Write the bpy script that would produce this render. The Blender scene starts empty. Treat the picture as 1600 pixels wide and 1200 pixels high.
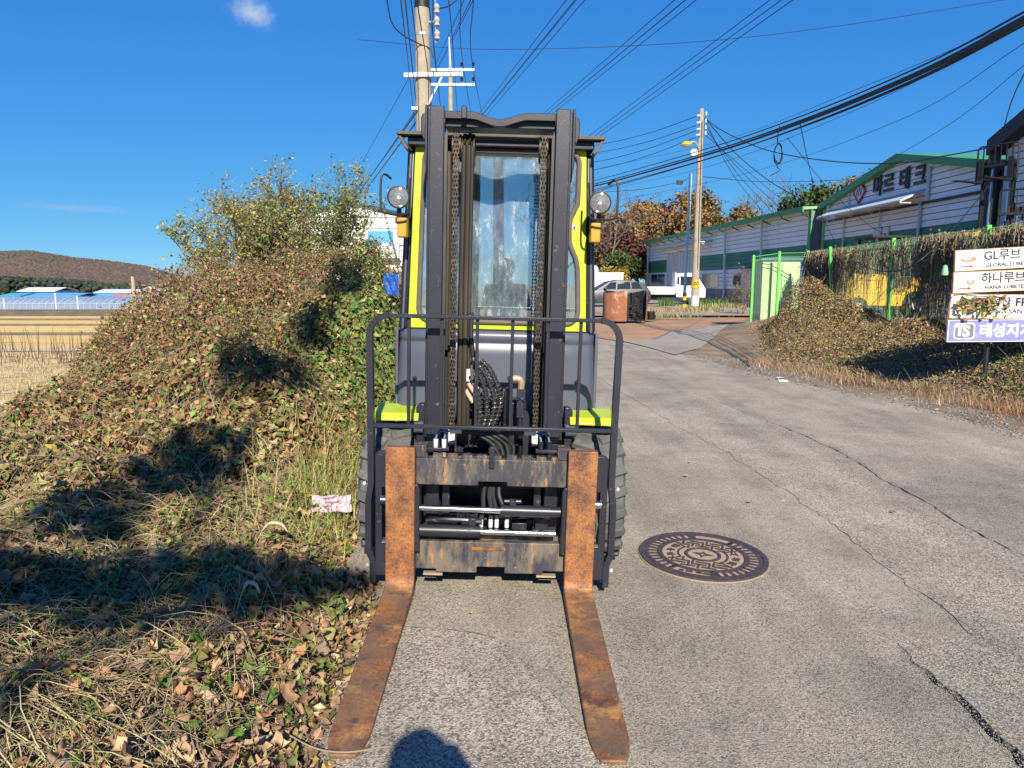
import bpy, bmesh, math, random
import numpy as np
from mathutils import Vector, Matrix, noise as mnoise

random.seed(7)
RNG = np.random.default_rng(7)
R = math.radians
scene = bpy.context.scene
col = scene.collection

# ------------------------------------------------------------------ camera
CAM_H, FPX, PITCH = 1.45, 1120.0, math.atan(160 / 1120)
cam_data = bpy.data.cameras.new("camera")
cam_data.sensor_width = 36.0
cam_data.lens = 36.0 * FPX / 1600.0
cam_data.clip_start = 0.05
cam_data.clip_end = 4000
cam = bpy.data.objects.new("camera", cam_data)
cam.location = (0, 0, CAM_H)
cam.rotation_euler = (math.pi / 2 - PITCH, 0, 0)
col.objects.link(cam)
scene.camera = cam

# ------------------------------------------------------------------ sky and sun
SUN_EL, SUN_AZ = R(34.0), R(6.0)          # the sun stands behind the camera, 6 degrees to the right
world = bpy.data.worlds.new("World")
scene.world = world
world.use_nodes = True
wn = world.node_tree
wn.nodes.clear()
w_out = wn.nodes.new("ShaderNodeOutputWorld")
w_bg = wn.nodes.new("ShaderNodeBackground")
w_sky = wn.nodes.new("ShaderNodeTexSky")
w_sky.sky_type = 'NISHITA'
w_sky.sun_disc = False
w_sky.sun_elevation = SUN_EL
w_sky.sun_rotation = math.pi - SUN_AZ
w_sky.altitude = 4000
w_sky.air_density = 1.0
w_sky.dust_density = 0.0
w_sky.ozone_density = 6.0
w_bg.inputs['Strength'].default_value = 0.105
# tone of the sky as the phone recorded it: each channel of the model keeps its order but is rescaled
w_sep = wn.nodes.new("ShaderNodeSeparateColor")
w_com = wn.nodes.new("ShaderNodeCombineColor")
wn.links.new(w_sky.outputs[0], w_sep.inputs[0])
for i, (ref, val, gam) in enumerate(((.86, .25, .98), (1.81, 1.42, .60), (4.12, 4.10, .25))):
    dv = wn.nodes.new("ShaderNodeMath"); dv.operation = 'DIVIDE'; dv.inputs[1].default_value = ref
    pw = wn.nodes.new("ShaderNodeMath"); pw.operation = 'POWER'; pw.inputs[1].default_value = gam
    ml = wn.nodes.new("ShaderNodeMath"); ml.operation = 'MULTIPLY'; ml.inputs[1].default_value = val
    wn.links.new(w_sep.outputs[i], dv.inputs[0]); wn.links.new(dv.outputs[0], pw.inputs[0])
    wn.links.new(pw.outputs[0], ml.inputs[0]); wn.links.new(ml.outputs[0], w_com.inputs[i])
# a small puff of cloud high on the left and a faint streak low above the hill
w_tc = wn.nodes.new("ShaderNodeTexCoord")
def w_dir(px, py):
    u, v = (px - 800) / FPX, (600 - py) / FPX
    return Vector((u, math.cos(PITCH) + v * math.sin(PITCH), -math.sin(PITCH) + v * math.cos(PITCH))).normalized()
def w_cloud(base, px, py, radius, sc, amount, colour, nscale):
    sbn = wn.nodes.new("ShaderNodeVectorMath"); sbn.operation = 'SUBTRACT'
    wn.links.new(w_tc.outputs['Generated'], sbn.inputs[0]); sbn.inputs[1].default_value = w_dir(px, py)
    mp = wn.nodes.new("ShaderNodeVectorMath"); mp.operation = 'MULTIPLY'
    wn.links.new(sbn.outputs[0], mp.inputs[0]); mp.inputs[1].default_value = sc
    ln = wn.nodes.new("ShaderNodeVectorMath"); ln.operation = 'LENGTH'
    wn.links.new(mp.outputs[0], ln.inputs[0])
    nz = wn.nodes.new("ShaderNodeTexNoise"); nz.inputs['Scale'].default_value = nscale; nz.inputs['Detail'].default_value = 7; nz.inputs['Roughness'].default_value = .65
    wn.links.new(mp.outputs[0], nz.inputs['Vector'])
    ad = wn.nodes.new("ShaderNodeMath"); ad.operation = 'MULTIPLY_ADD'
    wn.links.new(nz.outputs['Fac'], ad.inputs[0]); ad.inputs[1].default_value = radius * 1.9; wn.links.new(ln.outputs['Value'], ad.inputs[2])
    mr = wn.nodes.new("ShaderNodeMapRange"); mr.interpolation_type = 'SMOOTHSTEP'
    mr.inputs['From Min'].default_value = radius * 1.75; mr.inputs['From Max'].default_value = radius * .75
    mr.inputs['To Min'].default_value = 0; mr.inputs['To Max'].default_value = amount
    wn.links.new(ad.outputs[0], mr.inputs['Value'])
    mxn = wn.nodes.new("ShaderNodeMix"); mxn.data_type = 'RGBA'
    wn.links.new(mr.outputs[0], mxn.inputs[0]); wn.links.new(base, mxn.inputs[6]); mxn.inputs[7].default_value = (*colour, 1)
    return mxn.outputs[2]
w_c1 = w_cloud(w_com.outputs[0], 393, 24, .034, (1, 1, 1.1), .75, (3.6, 4.0, 4.6), 22)
w_c2 = w_cloud(w_c1, 110, 326, .085, (1, 1, 9), .28, (3.0, 3.2, 4.2), 9)
w_bg.inputs['Strength'].default_value = 0.10
wn.links.new(w_c2, w_bg.inputs['Color'])
wn.links.new(w_bg.outputs[0], w_out.inputs['Surface'])

sun_data = bpy.data.lights.new("sun", 'SUN')
sun_data.energy = 4.6
sun_data.angle = R(0.53)
sun_data.color = (1.0, 0.92, 0.79)
sun = bpy.data.objects.new("sun", sun_data)
to_sun = Vector((math.sin(SUN_AZ) * math.cos(SUN_EL), -math.cos(SUN_AZ) * math.cos(SUN_EL), math.sin(SUN_EL)))
sun.rotation_euler = to_sun.to_track_quat('Z', 'Y').to_euler()
sun.location = (0, -20, 30)
col.objects.link(sun)

scene.view_settings.view_transform = 'Standard'
scene.view_settings.look = 'None'
scene.view_settings.exposure = 0.85
scene.view_settings.gamma = 1.0
scene.view_settings.use_curve_mapping = False
scene.render.engine = 'CYCLES'
scene.cycles.use_denoising = True
scene.cycles.max_bounces = 8
scene.cycles.diffuse_bounces = 3
scene.cycles.glossy_bounces = 3
scene.cycles.transmission_bounces = 6
scene.cycles.transparent_max_bounces = 12

# ------------------------------------------------------------------ measuring helpers
def P(px, py, Y):
    """world point seen at photo pixel (px, py) standing Y metres ahead"""
    u = (px - 800) / FPX
    v = (600 - py) / FPX
    fy = math.cos(PITCH) + v * math.sin(PITCH)
    fz = -math.sin(PITCH) + v * math.cos(PITCH)
    s = Y / fy
    return Vector((u * s, Y, CAM_H + fz * s))

def PX(px, py, X):
    """world point at photo pixel on the vertical plane x = X"""
    u = (px - 800) / FPX
    v = (600 - py) / FPX
    s = X / u
    return Vector((X, s * (math.cos(PITCH) + v * math.sin(PITCH)), CAM_H + s * (-math.sin(PITCH) + v * math.cos(PITCH))))

def PG(px, py, z=0.0):
    """ground point at a photo pixel, ground at height z"""
    v = (600 - py) / FPX
    fy = math.cos(PITCH) + v * math.sin(PITCH)
    fz = -math.sin(PITCH) + v * math.cos(PITCH)
    s = (z - CAM_H) / fz
    return Vector(((px - 800) / FPX * s, fy * s, z))

def sstep(a, b, x):
    t = np.clip((x - a) / (b - a), 0, 1)
    return t * t * (3 - 2 * t)

def vnoise(x, y, scale, seed=0.0):
    """cheap smooth value noise for numpy arrays"""
    x = np.asarray(x, float) * scale + seed * 17.13
    y = np.asarray(y, float) * scale + seed * 9.71
    xi, yi = np.floor(x), np.floor(y)
    fx, fy = x - xi, y - yi
    fx = fx * fx * (3 - 2 * fx)
    fy = fy * fy * (3 - 2 * fy)
    def h(a, b):
        s = np.sin(a * 127.1 + b * 311.7) * 43758.5453
        return s - np.floor(s)
    return (h(xi, yi) * (1 - fx) + h(xi + 1, yi) * fx) * (1 - fy) + (h(xi, yi + 1) * (1 - fx) + h(xi + 1, yi + 1) * fx) * fy

# ------------------------------------------------------------------ tagging and linking
def tag(o, label=None, cat=None, group=None, kind=None):
    if label: o['label'] = label
    if cat: o['category'] = cat
    if group: o['group'] = group
    if kind: o['kind'] = kind
    return o

def empty(name, loc=(0, 0, 0), label=None, cat=None, group=None, rot=(0, 0, 0), parent=None):
    o = bpy.data.objects.new(name, None)
    o.empty_display_size = 0.2
    o.location = loc
    o.rotation_euler = rot
    col.objects.link(o)
    if parent: o.parent = parent
    return tag(o, label, cat, group)

def link_mesh(name, me, parent=None, loc=None, rot=None):
    o = bpy.data.objects.new(name, me)
    if loc is not None: o.location = loc
    if rot is not None: o.rotation_euler = rot
    if parent: o.parent = parent
    col.objects.link(o)
    return o

def copy_tree(o, parent=None):
    c = o.copy()
    col.objects.link(c)
    c.parent = parent
    for ch in list(o.children):
        copy_tree(ch, c)
    return c

# ------------------------------------------------------------------ mesh builder
class MB:
    def __init__(self):
        self.v = []
        self.f = []
    def add(self, verts, faces):
        n = len(self.v)
        self.v += [tuple(p) for p in verts]
        self.f += [tuple(i + n for i in fc) for fc in faces]
        return self
    def box(self, x0, x1, y0, y1, z0, z1):
        return self.add([(x0, y0, z0), (x1, y0, z0), (x1, y1, z0), (x0, y1, z0), (x0, y0, z1), (x1, y0, z1), (x1, y1, z1), (x0, y1, z1)],
                        [(0, 3, 2, 1), (4, 5, 6, 7), (0, 1, 5, 4), (1, 2, 6, 5), (2, 3, 7, 6), (3, 0, 4, 7)])
    def obox(self, c, s, m=None):
        """box of size s centred at c turned by matrix m"""
        pts = []
        for dz in (-.5, .5):
            for dx, dy in ((-.5, -.5), (.5, -.5), (.5, .5), (-.5, .5)):
                p = Vector((dx * s[0], dy * s[1], dz * s[2]))
                if m is not None: p = m @ p
                pts.append(Vector(c) + p)
        return self.add(pts, [(0, 3, 2, 1), (4, 5, 6, 7), (0, 1, 5, 4), (1, 2, 6, 5), (2, 3, 7, 6), (3, 0, 4, 7)])
    def bar(self, a, b, w, h, up=(0, 0, 1)):
        a, b = Vector(a), Vector(b)
        d = (b - a)
        L = d.length
        d.normalize()
        s = d.cross(Vector(up))
        if s.length < 1e-4: s = d.cross(Vector((1, 0, 0)))
        s.normalize()
        u = s.cross(d)
        pts = []
        for p in (a, b):
            for i, j in ((-.5, -.5), (.5, -.5), (.5, .5), (-.5, .5)):
                pts.append(p + s * i * w + u * j * h)
        return self.add(pts, [(0, 1, 2, 3), (7, 6, 5, 4), (0, 4, 5, 1), (1, 5, 6, 2), (2, 6, 7, 3), (3, 7, 4, 0)])
    def tube(self, pts, r, n=8, closed=False, caps=True):
        pts = [Vector(p) for p in pts]
        m = len(pts)
        rs = r if isinstance(r, (list, tuple)) else [r] * m
        verts, faces = [], []
        prev = None
        for i, p in enumerate(pts):
            if closed:
                d = pts[(i + 1) % m] - pts[i - 1]
            else:
                d = pts[min(i + 1, m - 1)] - pts[max(i - 1, 0)]
            if d.length < 1e-9: d = Vector((0, 0, 1))
            d.normalize()
            if prev is None:
                a = Vector((0, 0, 1)) if abs(d.z) < .9 else Vector((1, 0, 0))
                s = d.cross(a).normalized()
            else:
                s = prev - d * prev.dot(d)
                if s.length < 1e-6: s = d.orthogonal()
                s.normalize()
            prev = s
            t = d.cross(s)
            for k in range(n):
                an = 2 * math.pi * k / n
                verts.append(p + (s * math.cos(an) + t * math.sin(an)) * rs[i])
        seg = m if closed else m - 1
        for i in range(seg):
            j = (i + 1) % m
            for k in range(n):
                k2 = (k + 1) % n
                faces.append((i * n + k, i * n + k2, j * n + k2, j * n + k))
        if caps and not closed:
            faces.append(tuple(range(n - 1, -1, -1)))
            faces.append(tuple((m - 1) * n + k for k in range(n)))
        return self.add(verts, faces)
    def cyl(self, a, b, r, n=16, r2=None):
        return self.tube([a, b], [r, r if r2 is None else r2], n)
    def prism(self, poly, axis, a, b, holes=None):
        """2D polygon swept along axis 'x','y' or 'z' from a to b (poly in the two other axes, in order)"""
        def to3(p, t):
            if axis == 'x': return (t, p[0], p[1])
            if axis == 'y': return (p[0], t, p[1])
            return (p[0], p[1], t)
        n = len(poly)
        if not holes:
            return self.add([to3(p, a) for p in poly] + [to3(p, b) for p in poly],
                            [tuple(range(n - 1, -1, -1)), tuple(range(n, 2 * n))] + [(i, (i + 1) % n, n + (i + 1) % n, n + i) for i in range(n)])
        from mathutils.geometry import tessellate_polygon
        loops = [list(poly)] + [list(h) for h in holes]
        flat = [p for l in loops for p in l]
        tris = tessellate_polygon([[Vector((p[0], p[1], 0)) for p in l] for l in loops])
        N = len(flat)
        faces = [tuple(t) for t in tris] + [tuple(i + N for i in reversed(t)) for t in tris]
        off = 0
        for l in loops:
            m = len(l)
            for i in range(m):
                j = (i + 1) % m
                faces.append((off + i, off + j, N + off + j, N + off + i))
            off += m
        return self.add([to3(p, a) for p in flat] + [to3(p, b) for p in flat], faces)
    def lathe(self, prof, n=24, axis='z', c=(0, 0, 0)):
        """profile of (radius, height) turned round an axis"""
        verts, faces = [], []
        m = len(prof)
        for k in range(n):
            an = 2 * math.pi * k / n
            for r, h in prof:
                x, y = r * math.cos(an), r * math.sin(an)
                if axis == 'z': p = (x, y, h)
                elif axis == 'x': p = (h, x, y)
                else: p = (y, h, x)
                verts.append((p[0] + c[0], p[1] + c[1], p[2] + c[2]))
        for k in range(n):
            k2 = (k + 1) % n
            for i in range(m - 1):
                faces.append((k * m + i, k2 * m + i, k2 * m + i + 1, k * m + i + 1))
        return self.add(verts, faces)
    def sheet(self, grid):
        """grid[i][j] of points"""
        h, w = len(grid), len(grid[0])
        return self.add([p for row in grid for p in row],
                        [(i * w + j, i * w + j + 1, (i + 1) * w + j + 1, (i + 1) * w + j) for i in range(h - 1) for j in range(w - 1)])
    def mesh(self, name, mat=None, smooth=None):
        me = bpy.data.meshes.new(name)
        me.from_pydata(self.v, [], self.f)
        bm = bmesh.new()
        bm.from_mesh(me)
        bmesh.ops.recalc_face_normals(bm, faces=bm.faces)
        bm.to_mesh(me)
        bm.free()
        if smooth:
            me.polygons.foreach_set('use_smooth', [True] * len(me.polygons))
            me.set_sharp_from_angle(angle=R(smooth))
        if mat: me.materials.append(mat)
        return me
    def build(self, name, mat=None, parent=None, smooth=35, bevel=0, loc=None, rot=None, seg=2):
        o = link_mesh(name, self.mesh(name, mat, smooth), parent, loc, rot)
        if bevel:
            b = o.modifiers.new("bevel", 'BEVEL')
            b.width = bevel
            b.segments = seg
            b.limit_method = 'ANGLE'
            b.angle_limit = R(40)
            b.harden_normals = False
        return o

def np_mesh(name, verts, faces, mat=None, colors=None, smooth=False):
    """verts (N,3) and faces (M,k) numpy arrays -> mesh; colors per vertex (N,3)"""
    me = bpy.data.meshes.new(name)
    N, M, k = len(verts), len(faces), faces.shape[1]
    me.vertices.add(N)
    me.vertices.foreach_set('co', np.ascontiguousarray(verts, dtype=np.float32).ravel())
    me.loops.add(M * k)
    me.loops.foreach_set('vertex_index', np.ascontiguousarray(faces, dtype=np.int32).ravel())
    me.polygons.add(M)
    me.polygons.foreach_set('loop_start', np.arange(0, M * k, k, dtype=np.int32))
    me.update(calc_edges=True)
    if colors is not None:
        at = me.color_attributes.new('col', 'FLOAT_COLOR', 'POINT')
        c4 = np.ones((N, 4), dtype=np.float32)
        c4[:, :3] = colors
        at.data.foreach_set('color', c4.ravel())
    if smooth: me.polygons.foreach_set('use_smooth', [True] * M)
    if mat: me.materials.append(mat)
    return me

def curve_pts(ctrl, n=12):
    """Catmull-Rom through control points"""
    c = [Vector(p) for p in ctrl]
    c = [c[0] * 2 - c[1]] + c + [c[-1] * 2 - c[-2]]
    out = []
    for i in range(1, len(c) - 2):
        p0, p1, p2, p3 = c[i - 1], c[i], c[i + 1], c[i + 2]
        for k in range(n):
            t = k / n
            out.append(0.5 * ((2 * p1) + (p2 - p0) * t + (2 * p0 - 5 * p1 + 4 * p2 - p3) * t * t + (3 * p1 - p0 - 3 * p2 + p3) * t ** 3))
    out.append(c[-2])
    return out

# ------------------------------------------------------------------ materials
def new_mat(name):
    m = bpy.data.materials.new(name)
    m.use_nodes = True
    nt = m.node_tree
    b = nt.nodes['Principled BSDF']
    return m, nt, b

def N(nt, typ, **kw):
    n = nt.nodes.new(typ)
    for k, v in kw.items():
        setattr(n, k, v)
    return n

def noise_tex(nt, vec, scale, detail=4, rough=.55):
    n = N(nt, 'ShaderNodeTexNoise')
    n.inputs['Scale'].default_value = scale
    n.inputs['Detail'].default_value = detail
    n.inputs['Roughness'].default_value = rough
    nt.links.new(vec, n.inputs['Vector'])
    return n.outputs['Fac']

def ramp(nt, fac, stops, interp='LINEAR'):
    r = N(nt, 'ShaderNodeValToRGB')
    r.color_ramp.interpolation = interp
    els = r.color_ramp.elements
    while len(els) < len(stops): els.new(0.5)
    for e, (p, c) in zip(els, stops):
        e.position = p
        e.color = (*c, 1) if len(c) == 3 else c
    nt.links.new(fac, r.inputs['Fac'])
    return r.outputs['Color']

def mix(nt, fac, a, b, mode='MIX'):
    m = N(nt, 'ShaderNodeMix', data_type='RGBA', blend_type=mode)
    for val, sock in ((fac, m.inputs[0]), (a, m.inputs[6]), (b, m.inputs[7])):
        if hasattr(val, 'links'): nt.links.new(val, sock)
        elif isinstance(val, (int, float)): sock.default_value = val
        else: sock.default_value = (*val, 1)
    return m.outputs[2]

def mth(nt, op, a, b=None, clamp=False):
    m = N(nt, 'ShaderNodeMath', operation=op)
    m.use_clamp = clamp
    for i, v in enumerate((a, b)):
        if v is None: continue
        if hasattr(v, 'links'): nt.links.new(v, m.inputs[i])
        else: m.inputs[i].default_value = v
    return m.outputs[0]

def coords(nt, which='Object', scale=None):
    t = N(nt, 'ShaderNodeTexCoord').outputs[which]
    if scale:
        mp = N(nt, 'ShaderNodeMapping')
        mp.inputs['Scale'].default_value = scale
        nt.links.new(t, mp.inputs['Vector'])
        t = mp.outputs[0]
    return t

def bump(nt, b, h, strength=.3, dist=.01):
    n = N(nt, 'ShaderNodeBump')
    n.inputs['Strength'].default_value = strength
    n.inputs['Distance'].default_value = dist
    nt.links.new(h, n.inputs['Height'])
    nt.links.new(n.outputs[0], b.inputs['Normal'])

MATS = {}
def pbr(name, c, rough=.5, metal=0.0, var=.12, vs=6.0, c2=None, ms=8.0, lo=.55, hi=.65, rough2=None, bmp=0, bs=60, stretch=None, spec=None, coat=0):
    """painted or plain surface: brightness varies by `var`; colour c2 shows in worn patches"""
    if name in MATS: return MATS[name]
    m, nt, b = new_mat(name)
    v = coords(nt, 'Object', stretch)
    n1 = noise_tex(nt, v, vs, 5)
    lohi = ramp(nt, n1, [(.25, tuple(max(0, x * (1 - var)) for x in c)), (.75, tuple(min(1, x * (1 + var)) for x in c))])
    out = lohi
    if c2:
        n2 = noise_tex(nt, v, ms, 8, .65)
        msk = ramp(nt, n2, [(lo, (0, 0, 0)), (hi, (1, 1, 1))])
        out = mix(nt, msk, out, c2)
        if rough2 is not None:
            rr = N(nt, 'ShaderNodeMapRange')
            rr.inputs['To Min'].default_value = rough
            rr.inputs['To Max'].default_value = rough2
            nt.links.new(msk, rr.inputs['Value'])
            nt.links.new(rr.outputs[0], b.inputs['Roughness'])
    nt.links.new(out, b.inputs['Base Color'])
    if not (c2 and rough2 is not None): b.inputs['Roughness'].default_value = rough
    b.inputs['Metallic'].default_value = metal
    if spec is not None: b.inputs['Specular IOR Level'].default_value = spec
    if coat: b.inputs['Coat Weight'].default_value = coat
    if bmp: bump(nt, b, noise_tex(nt, v, bs, 4), bmp, .01)
    MATS[name] = m
    return m

def leaf_mat(name, transl=.35, rough=.6, attr='col'):
    if name in MATS: return MATS[name]
    m, nt, b = new_mat(name)
    a = N(nt, 'ShaderNodeAttribute', attribute_name=attr)
    v = coords(nt, 'Object')
    n1 = noise_tex(nt, v, 45, 3)
    k = ramp(nt, n1, [(.3, (.72, .72, .72)), (.7, (1.15, 1.15, 1.15))])
    c = mix(nt, 1.0, a.outputs['Color'], k, 'MULTIPLY')
    nt.links.new(c, b.inputs['Base Color'])
    b.inputs['Roughness'].default_value = rough
    b.inputs['Specular IOR Level'].default_value = .3
    tr = N(nt, 'ShaderNodeBsdfTranslucent')
    nt.links.new(c, tr.inputs['Color'])
    mx = N(nt, 'ShaderNodeMixShader')
    mx.inputs[0].default_value = transl
    nt.links.new(b.outputs[0], mx.inputs[1])
    nt.links.new(tr.outputs[0], mx.inputs[2])
    nt.links.new(mx.outputs[0], nt.nodes['Material Output'].inputs['Surface'])
    MATS[name] = m
    return m

def text_mesh(name, s, size, mat, offset=0.0, extrude=.004, align='LEFT'):
    """lettering turned into a mesh; lies in x (right) / y (up), front towards +z"""
    cu = bpy.data.curves.new(name, 'FONT')
    cu.body = s
    cu.size = size
    cu.offset = offset
    cu.extrude = extrude
    cu.align_x = align
    cu.align_y = 'CENTER'
    cu.resolution_u = 3
    o = bpy.data.objects.new(name, cu)
    col.objects.link(o)
    dg = bpy.context.evaluated_depsgraph_get()
    me = bpy.data.meshes.new_from_object(o.evaluated_get(dg))
    me.name = name
    bpy.data.objects.remove(o)
    bpy.data.curves.remove(cu)
    me.materials.clear()
    me.materials.append(mat)
    return me

# frequently used materials
M_STEEL = pbr('dark_violet_grey_paint', (.020, .0198, .029), .38, 0, .25, 5, (.11, .105, .10), 28, .62, .72, .75, .025, 90)
M_BLACK = pbr('black_rubber', (.012, .012, .013), .55, 0, .3, 10)
M_WIRE = pbr('black_cable_sheath', (.010, .010, .012), .6, 0, .2, 3)
M_CHROME = pbr('bright_steel', (.62, .62, .64), .18, 1.0, .06, 20)
M_CONC = pbr('pole_concrete', (.34, .29, .21), .9, 0, .22, 5, (.18, .16, .13), 9, .58, .75, None, .3, 40)
M_WHITE = pbr('white_paint', (.62, .62, .60), .5, 0, .06, 4)
# ================================================================== the ground
def lerp_tab(v, xs, ys):
    return np.interp(v, xs, ys)

def road_left(y):
    return lerp_tab(y, [-8, 0, 2.0, 3.0, 3.6, 30, 70], [-.7, -.62, -.60, -.66, -.95, -1.0, -2.6]) + .03 * np.sin(np.asarray(y) * 5.1)
_re = [PG(px, py, -.08) for px, py in ((1600, 672), (1400, 625), (1200, 588), (1050, 548), (940, 528))]
def road_right(y):
    ys = [-8, 4] + [p.y for p in _re] + [30, 70]
    xs = [5.5, 5.35] + [p.x for p in _re] + [1.7, 1.1]
    return lerp_tab(y, ys, xs) + .05 * np.sin(np.asarray(y) * 2.3) + .03 * np.sin(np.asarray(y) * 7.7)
def road_z(x, y):
    return -.02 * np.clip(np.asarray(x, float) + .1, -1.2, 5.5) * (1 - sstep(18, 40, np.asarray(y, float)))
def fence_x(y):
    return lerp_tab(y, [6, 11.9, 15.4, 19.2, 21.6], [7.6, 7.75, 8.05, 8.6, 8.75])

def field_z(x, y):
    return lerp_tab(y, [-20, 10, 40, 110, 300], [-1.7, -1.8, -2.25, -3.2, -3.4])

def G_right(x, y):
    x = np.asarray(x, float); y = np.asarray(y, float)
    xr = road_right(y)
    xf = fence_x(y)
    up = sstep(xr + .9, xf - .3, x) * (1 - sstep(20.5, 24, y)) * sstep(-6, 3, y)
    return road_z(x, y) + .5 * up + .05 * (vnoise(x, y, 2.0, 8) - .5) * sstep(xr + .1, xr + .6, x) * (1 - sstep(20, 24, y))

def G(x, y):
    """height of the terrain"""
    x = np.asarray(x, float)
    y = np.asarray(y, float)
    z0 = road_z(x, y)
    xl = lerp_tab(y, [-10, 4, 5.5, 7.5, 9, 10, 14, 30], [-4.0, -3.0, -3.15, -3.35, -3.7, -3.9, -4.2, -5])
    bank = lerp_tab(y, [-10, 0, 3, 4.2, 5, 6, 7, 7.8, 8.7, 10, 11, 16, 26, 60], [.12, .08, .10, .16, .22, .32, .42, .55, .95, 1.04, 1.04, .9, .3, 0])
    bank = bank + .10 * (vnoise(x, y, .9, 3) - .5) * sstep(2, 5, y) * 2 + .05 * (vnoise(x, y, 3.1, 5) - .5)
    rise = sstep(0, 1, (road_left(y) - x) / lerp_tab(y, [0, 4, 7, 12], [.5, .6, .8, 1.0]))
    left = z0 + (bank - z0) * rise
    drop = sstep(xl, xl - lerp_tab(y, [0, 5, 7.5, 9.5, 30], [3.0, 3.0, 3.3, 4.2, 4.2]), x)
    left = left * (1 - drop) + field_z(x, y) * drop
    # right hand verge and the raised yard behind the fence
    right = G_right(x, y)
    z = np.where(x < road_left(y), left, right)
    inside = (x > road_left(y) + .02) & (x < road_right(y) - .05)
    z = np.where(inside, z0 - .07, z)
    far = sstep(120, 260, np.hypot(x, y))
    return z * (1 - far) + np.where(x < -4, -3.3, -.6) * far

def axis_samples(dense_lo, dense_hi, step, lo, hi, grow=1.22):
    a = list(np.arange(dense_lo, dense_hi, step))
    s, v = step, dense_hi
    while v < hi:
        a.append(v); s *= grow; v += s
    a.append(hi)
    s, v = step, dense_lo
    pre = []
    while v > lo:
        s *= grow; v -= s; pre.append(max(v, lo))
    return np.array(sorted(set(pre + a)))

def lump(x, y):
    k = sstep(3.2, 6.5, y)
    return (.10 + .34 * k) * vnoise(x, y, 1.5, 21) + (.12 + .34 * k) * vnoise(x, y, 3.3, 22) ** 1.4 + (.11 + .07 * k) * vnoise(x, y, 7.0, 23) ** 1.5
def bank_surface(x, y):
    inset = np.clip((road_left(y) + .02 - x) / .5, 0, 1)
    return G(x, y) + lump(x, y) * (.25 + .75 * inset)

gx = axis_samples(-7, 10.5, .13, -1600, 1600)
gy = axis_samples(.4, 25, .13, -400, 1900)
XX, YY = np.meshgrid(gx, gy)
ZZ = G(XX, YY)
ZZ = ZZ + np.where((XX < road_left(YY) - .05) & (YY > .5) & (YY < 14) & (XX > -8), .55 * (bank_surface(XX, YY) - ZZ), 0)
nv = np.stack([XX.ravel(), YY.ravel(), ZZ.ravel()], 1)
w = len(gx); h = len(gy)
ii, jj = np.meshgrid(np.arange(h - 1), np.arange(w - 1), indexing='ij')
a0 = (ii * w + jj).ravel()
gf = np.stack([a0, a0 + 1, a0 + w + 1, a0 + w], 1)

m, nt, b = new_mat('bare_soil')
v = coords(nt)
n1 = noise_tex(nt, v, 1.3, 6)
n2 = noise_tex(nt, v, 38, 4, .7)
c = ramp(nt, n1, [(.3, (.17, .115, .07)), (.55, (.27, .20, .13)), (.75, (.36, .28, .19))])
c = mix(nt, .55, c, ramp(nt, n2, [(.35, (.35, .33, .31)), (.65, (1.15, 1.12, 1.08))]), 'MULTIPLY')
nt.links.new(c, b.inputs['Base Color'])
b.inputs['Roughness'].default_value = .95
bump(nt, b, n2, .8, .02)
M_SOIL = m
tag(link_mesh('ground', np_mesh('ground', nv, gf, M_SOIL, smooth=True)), kind='structure')

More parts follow.
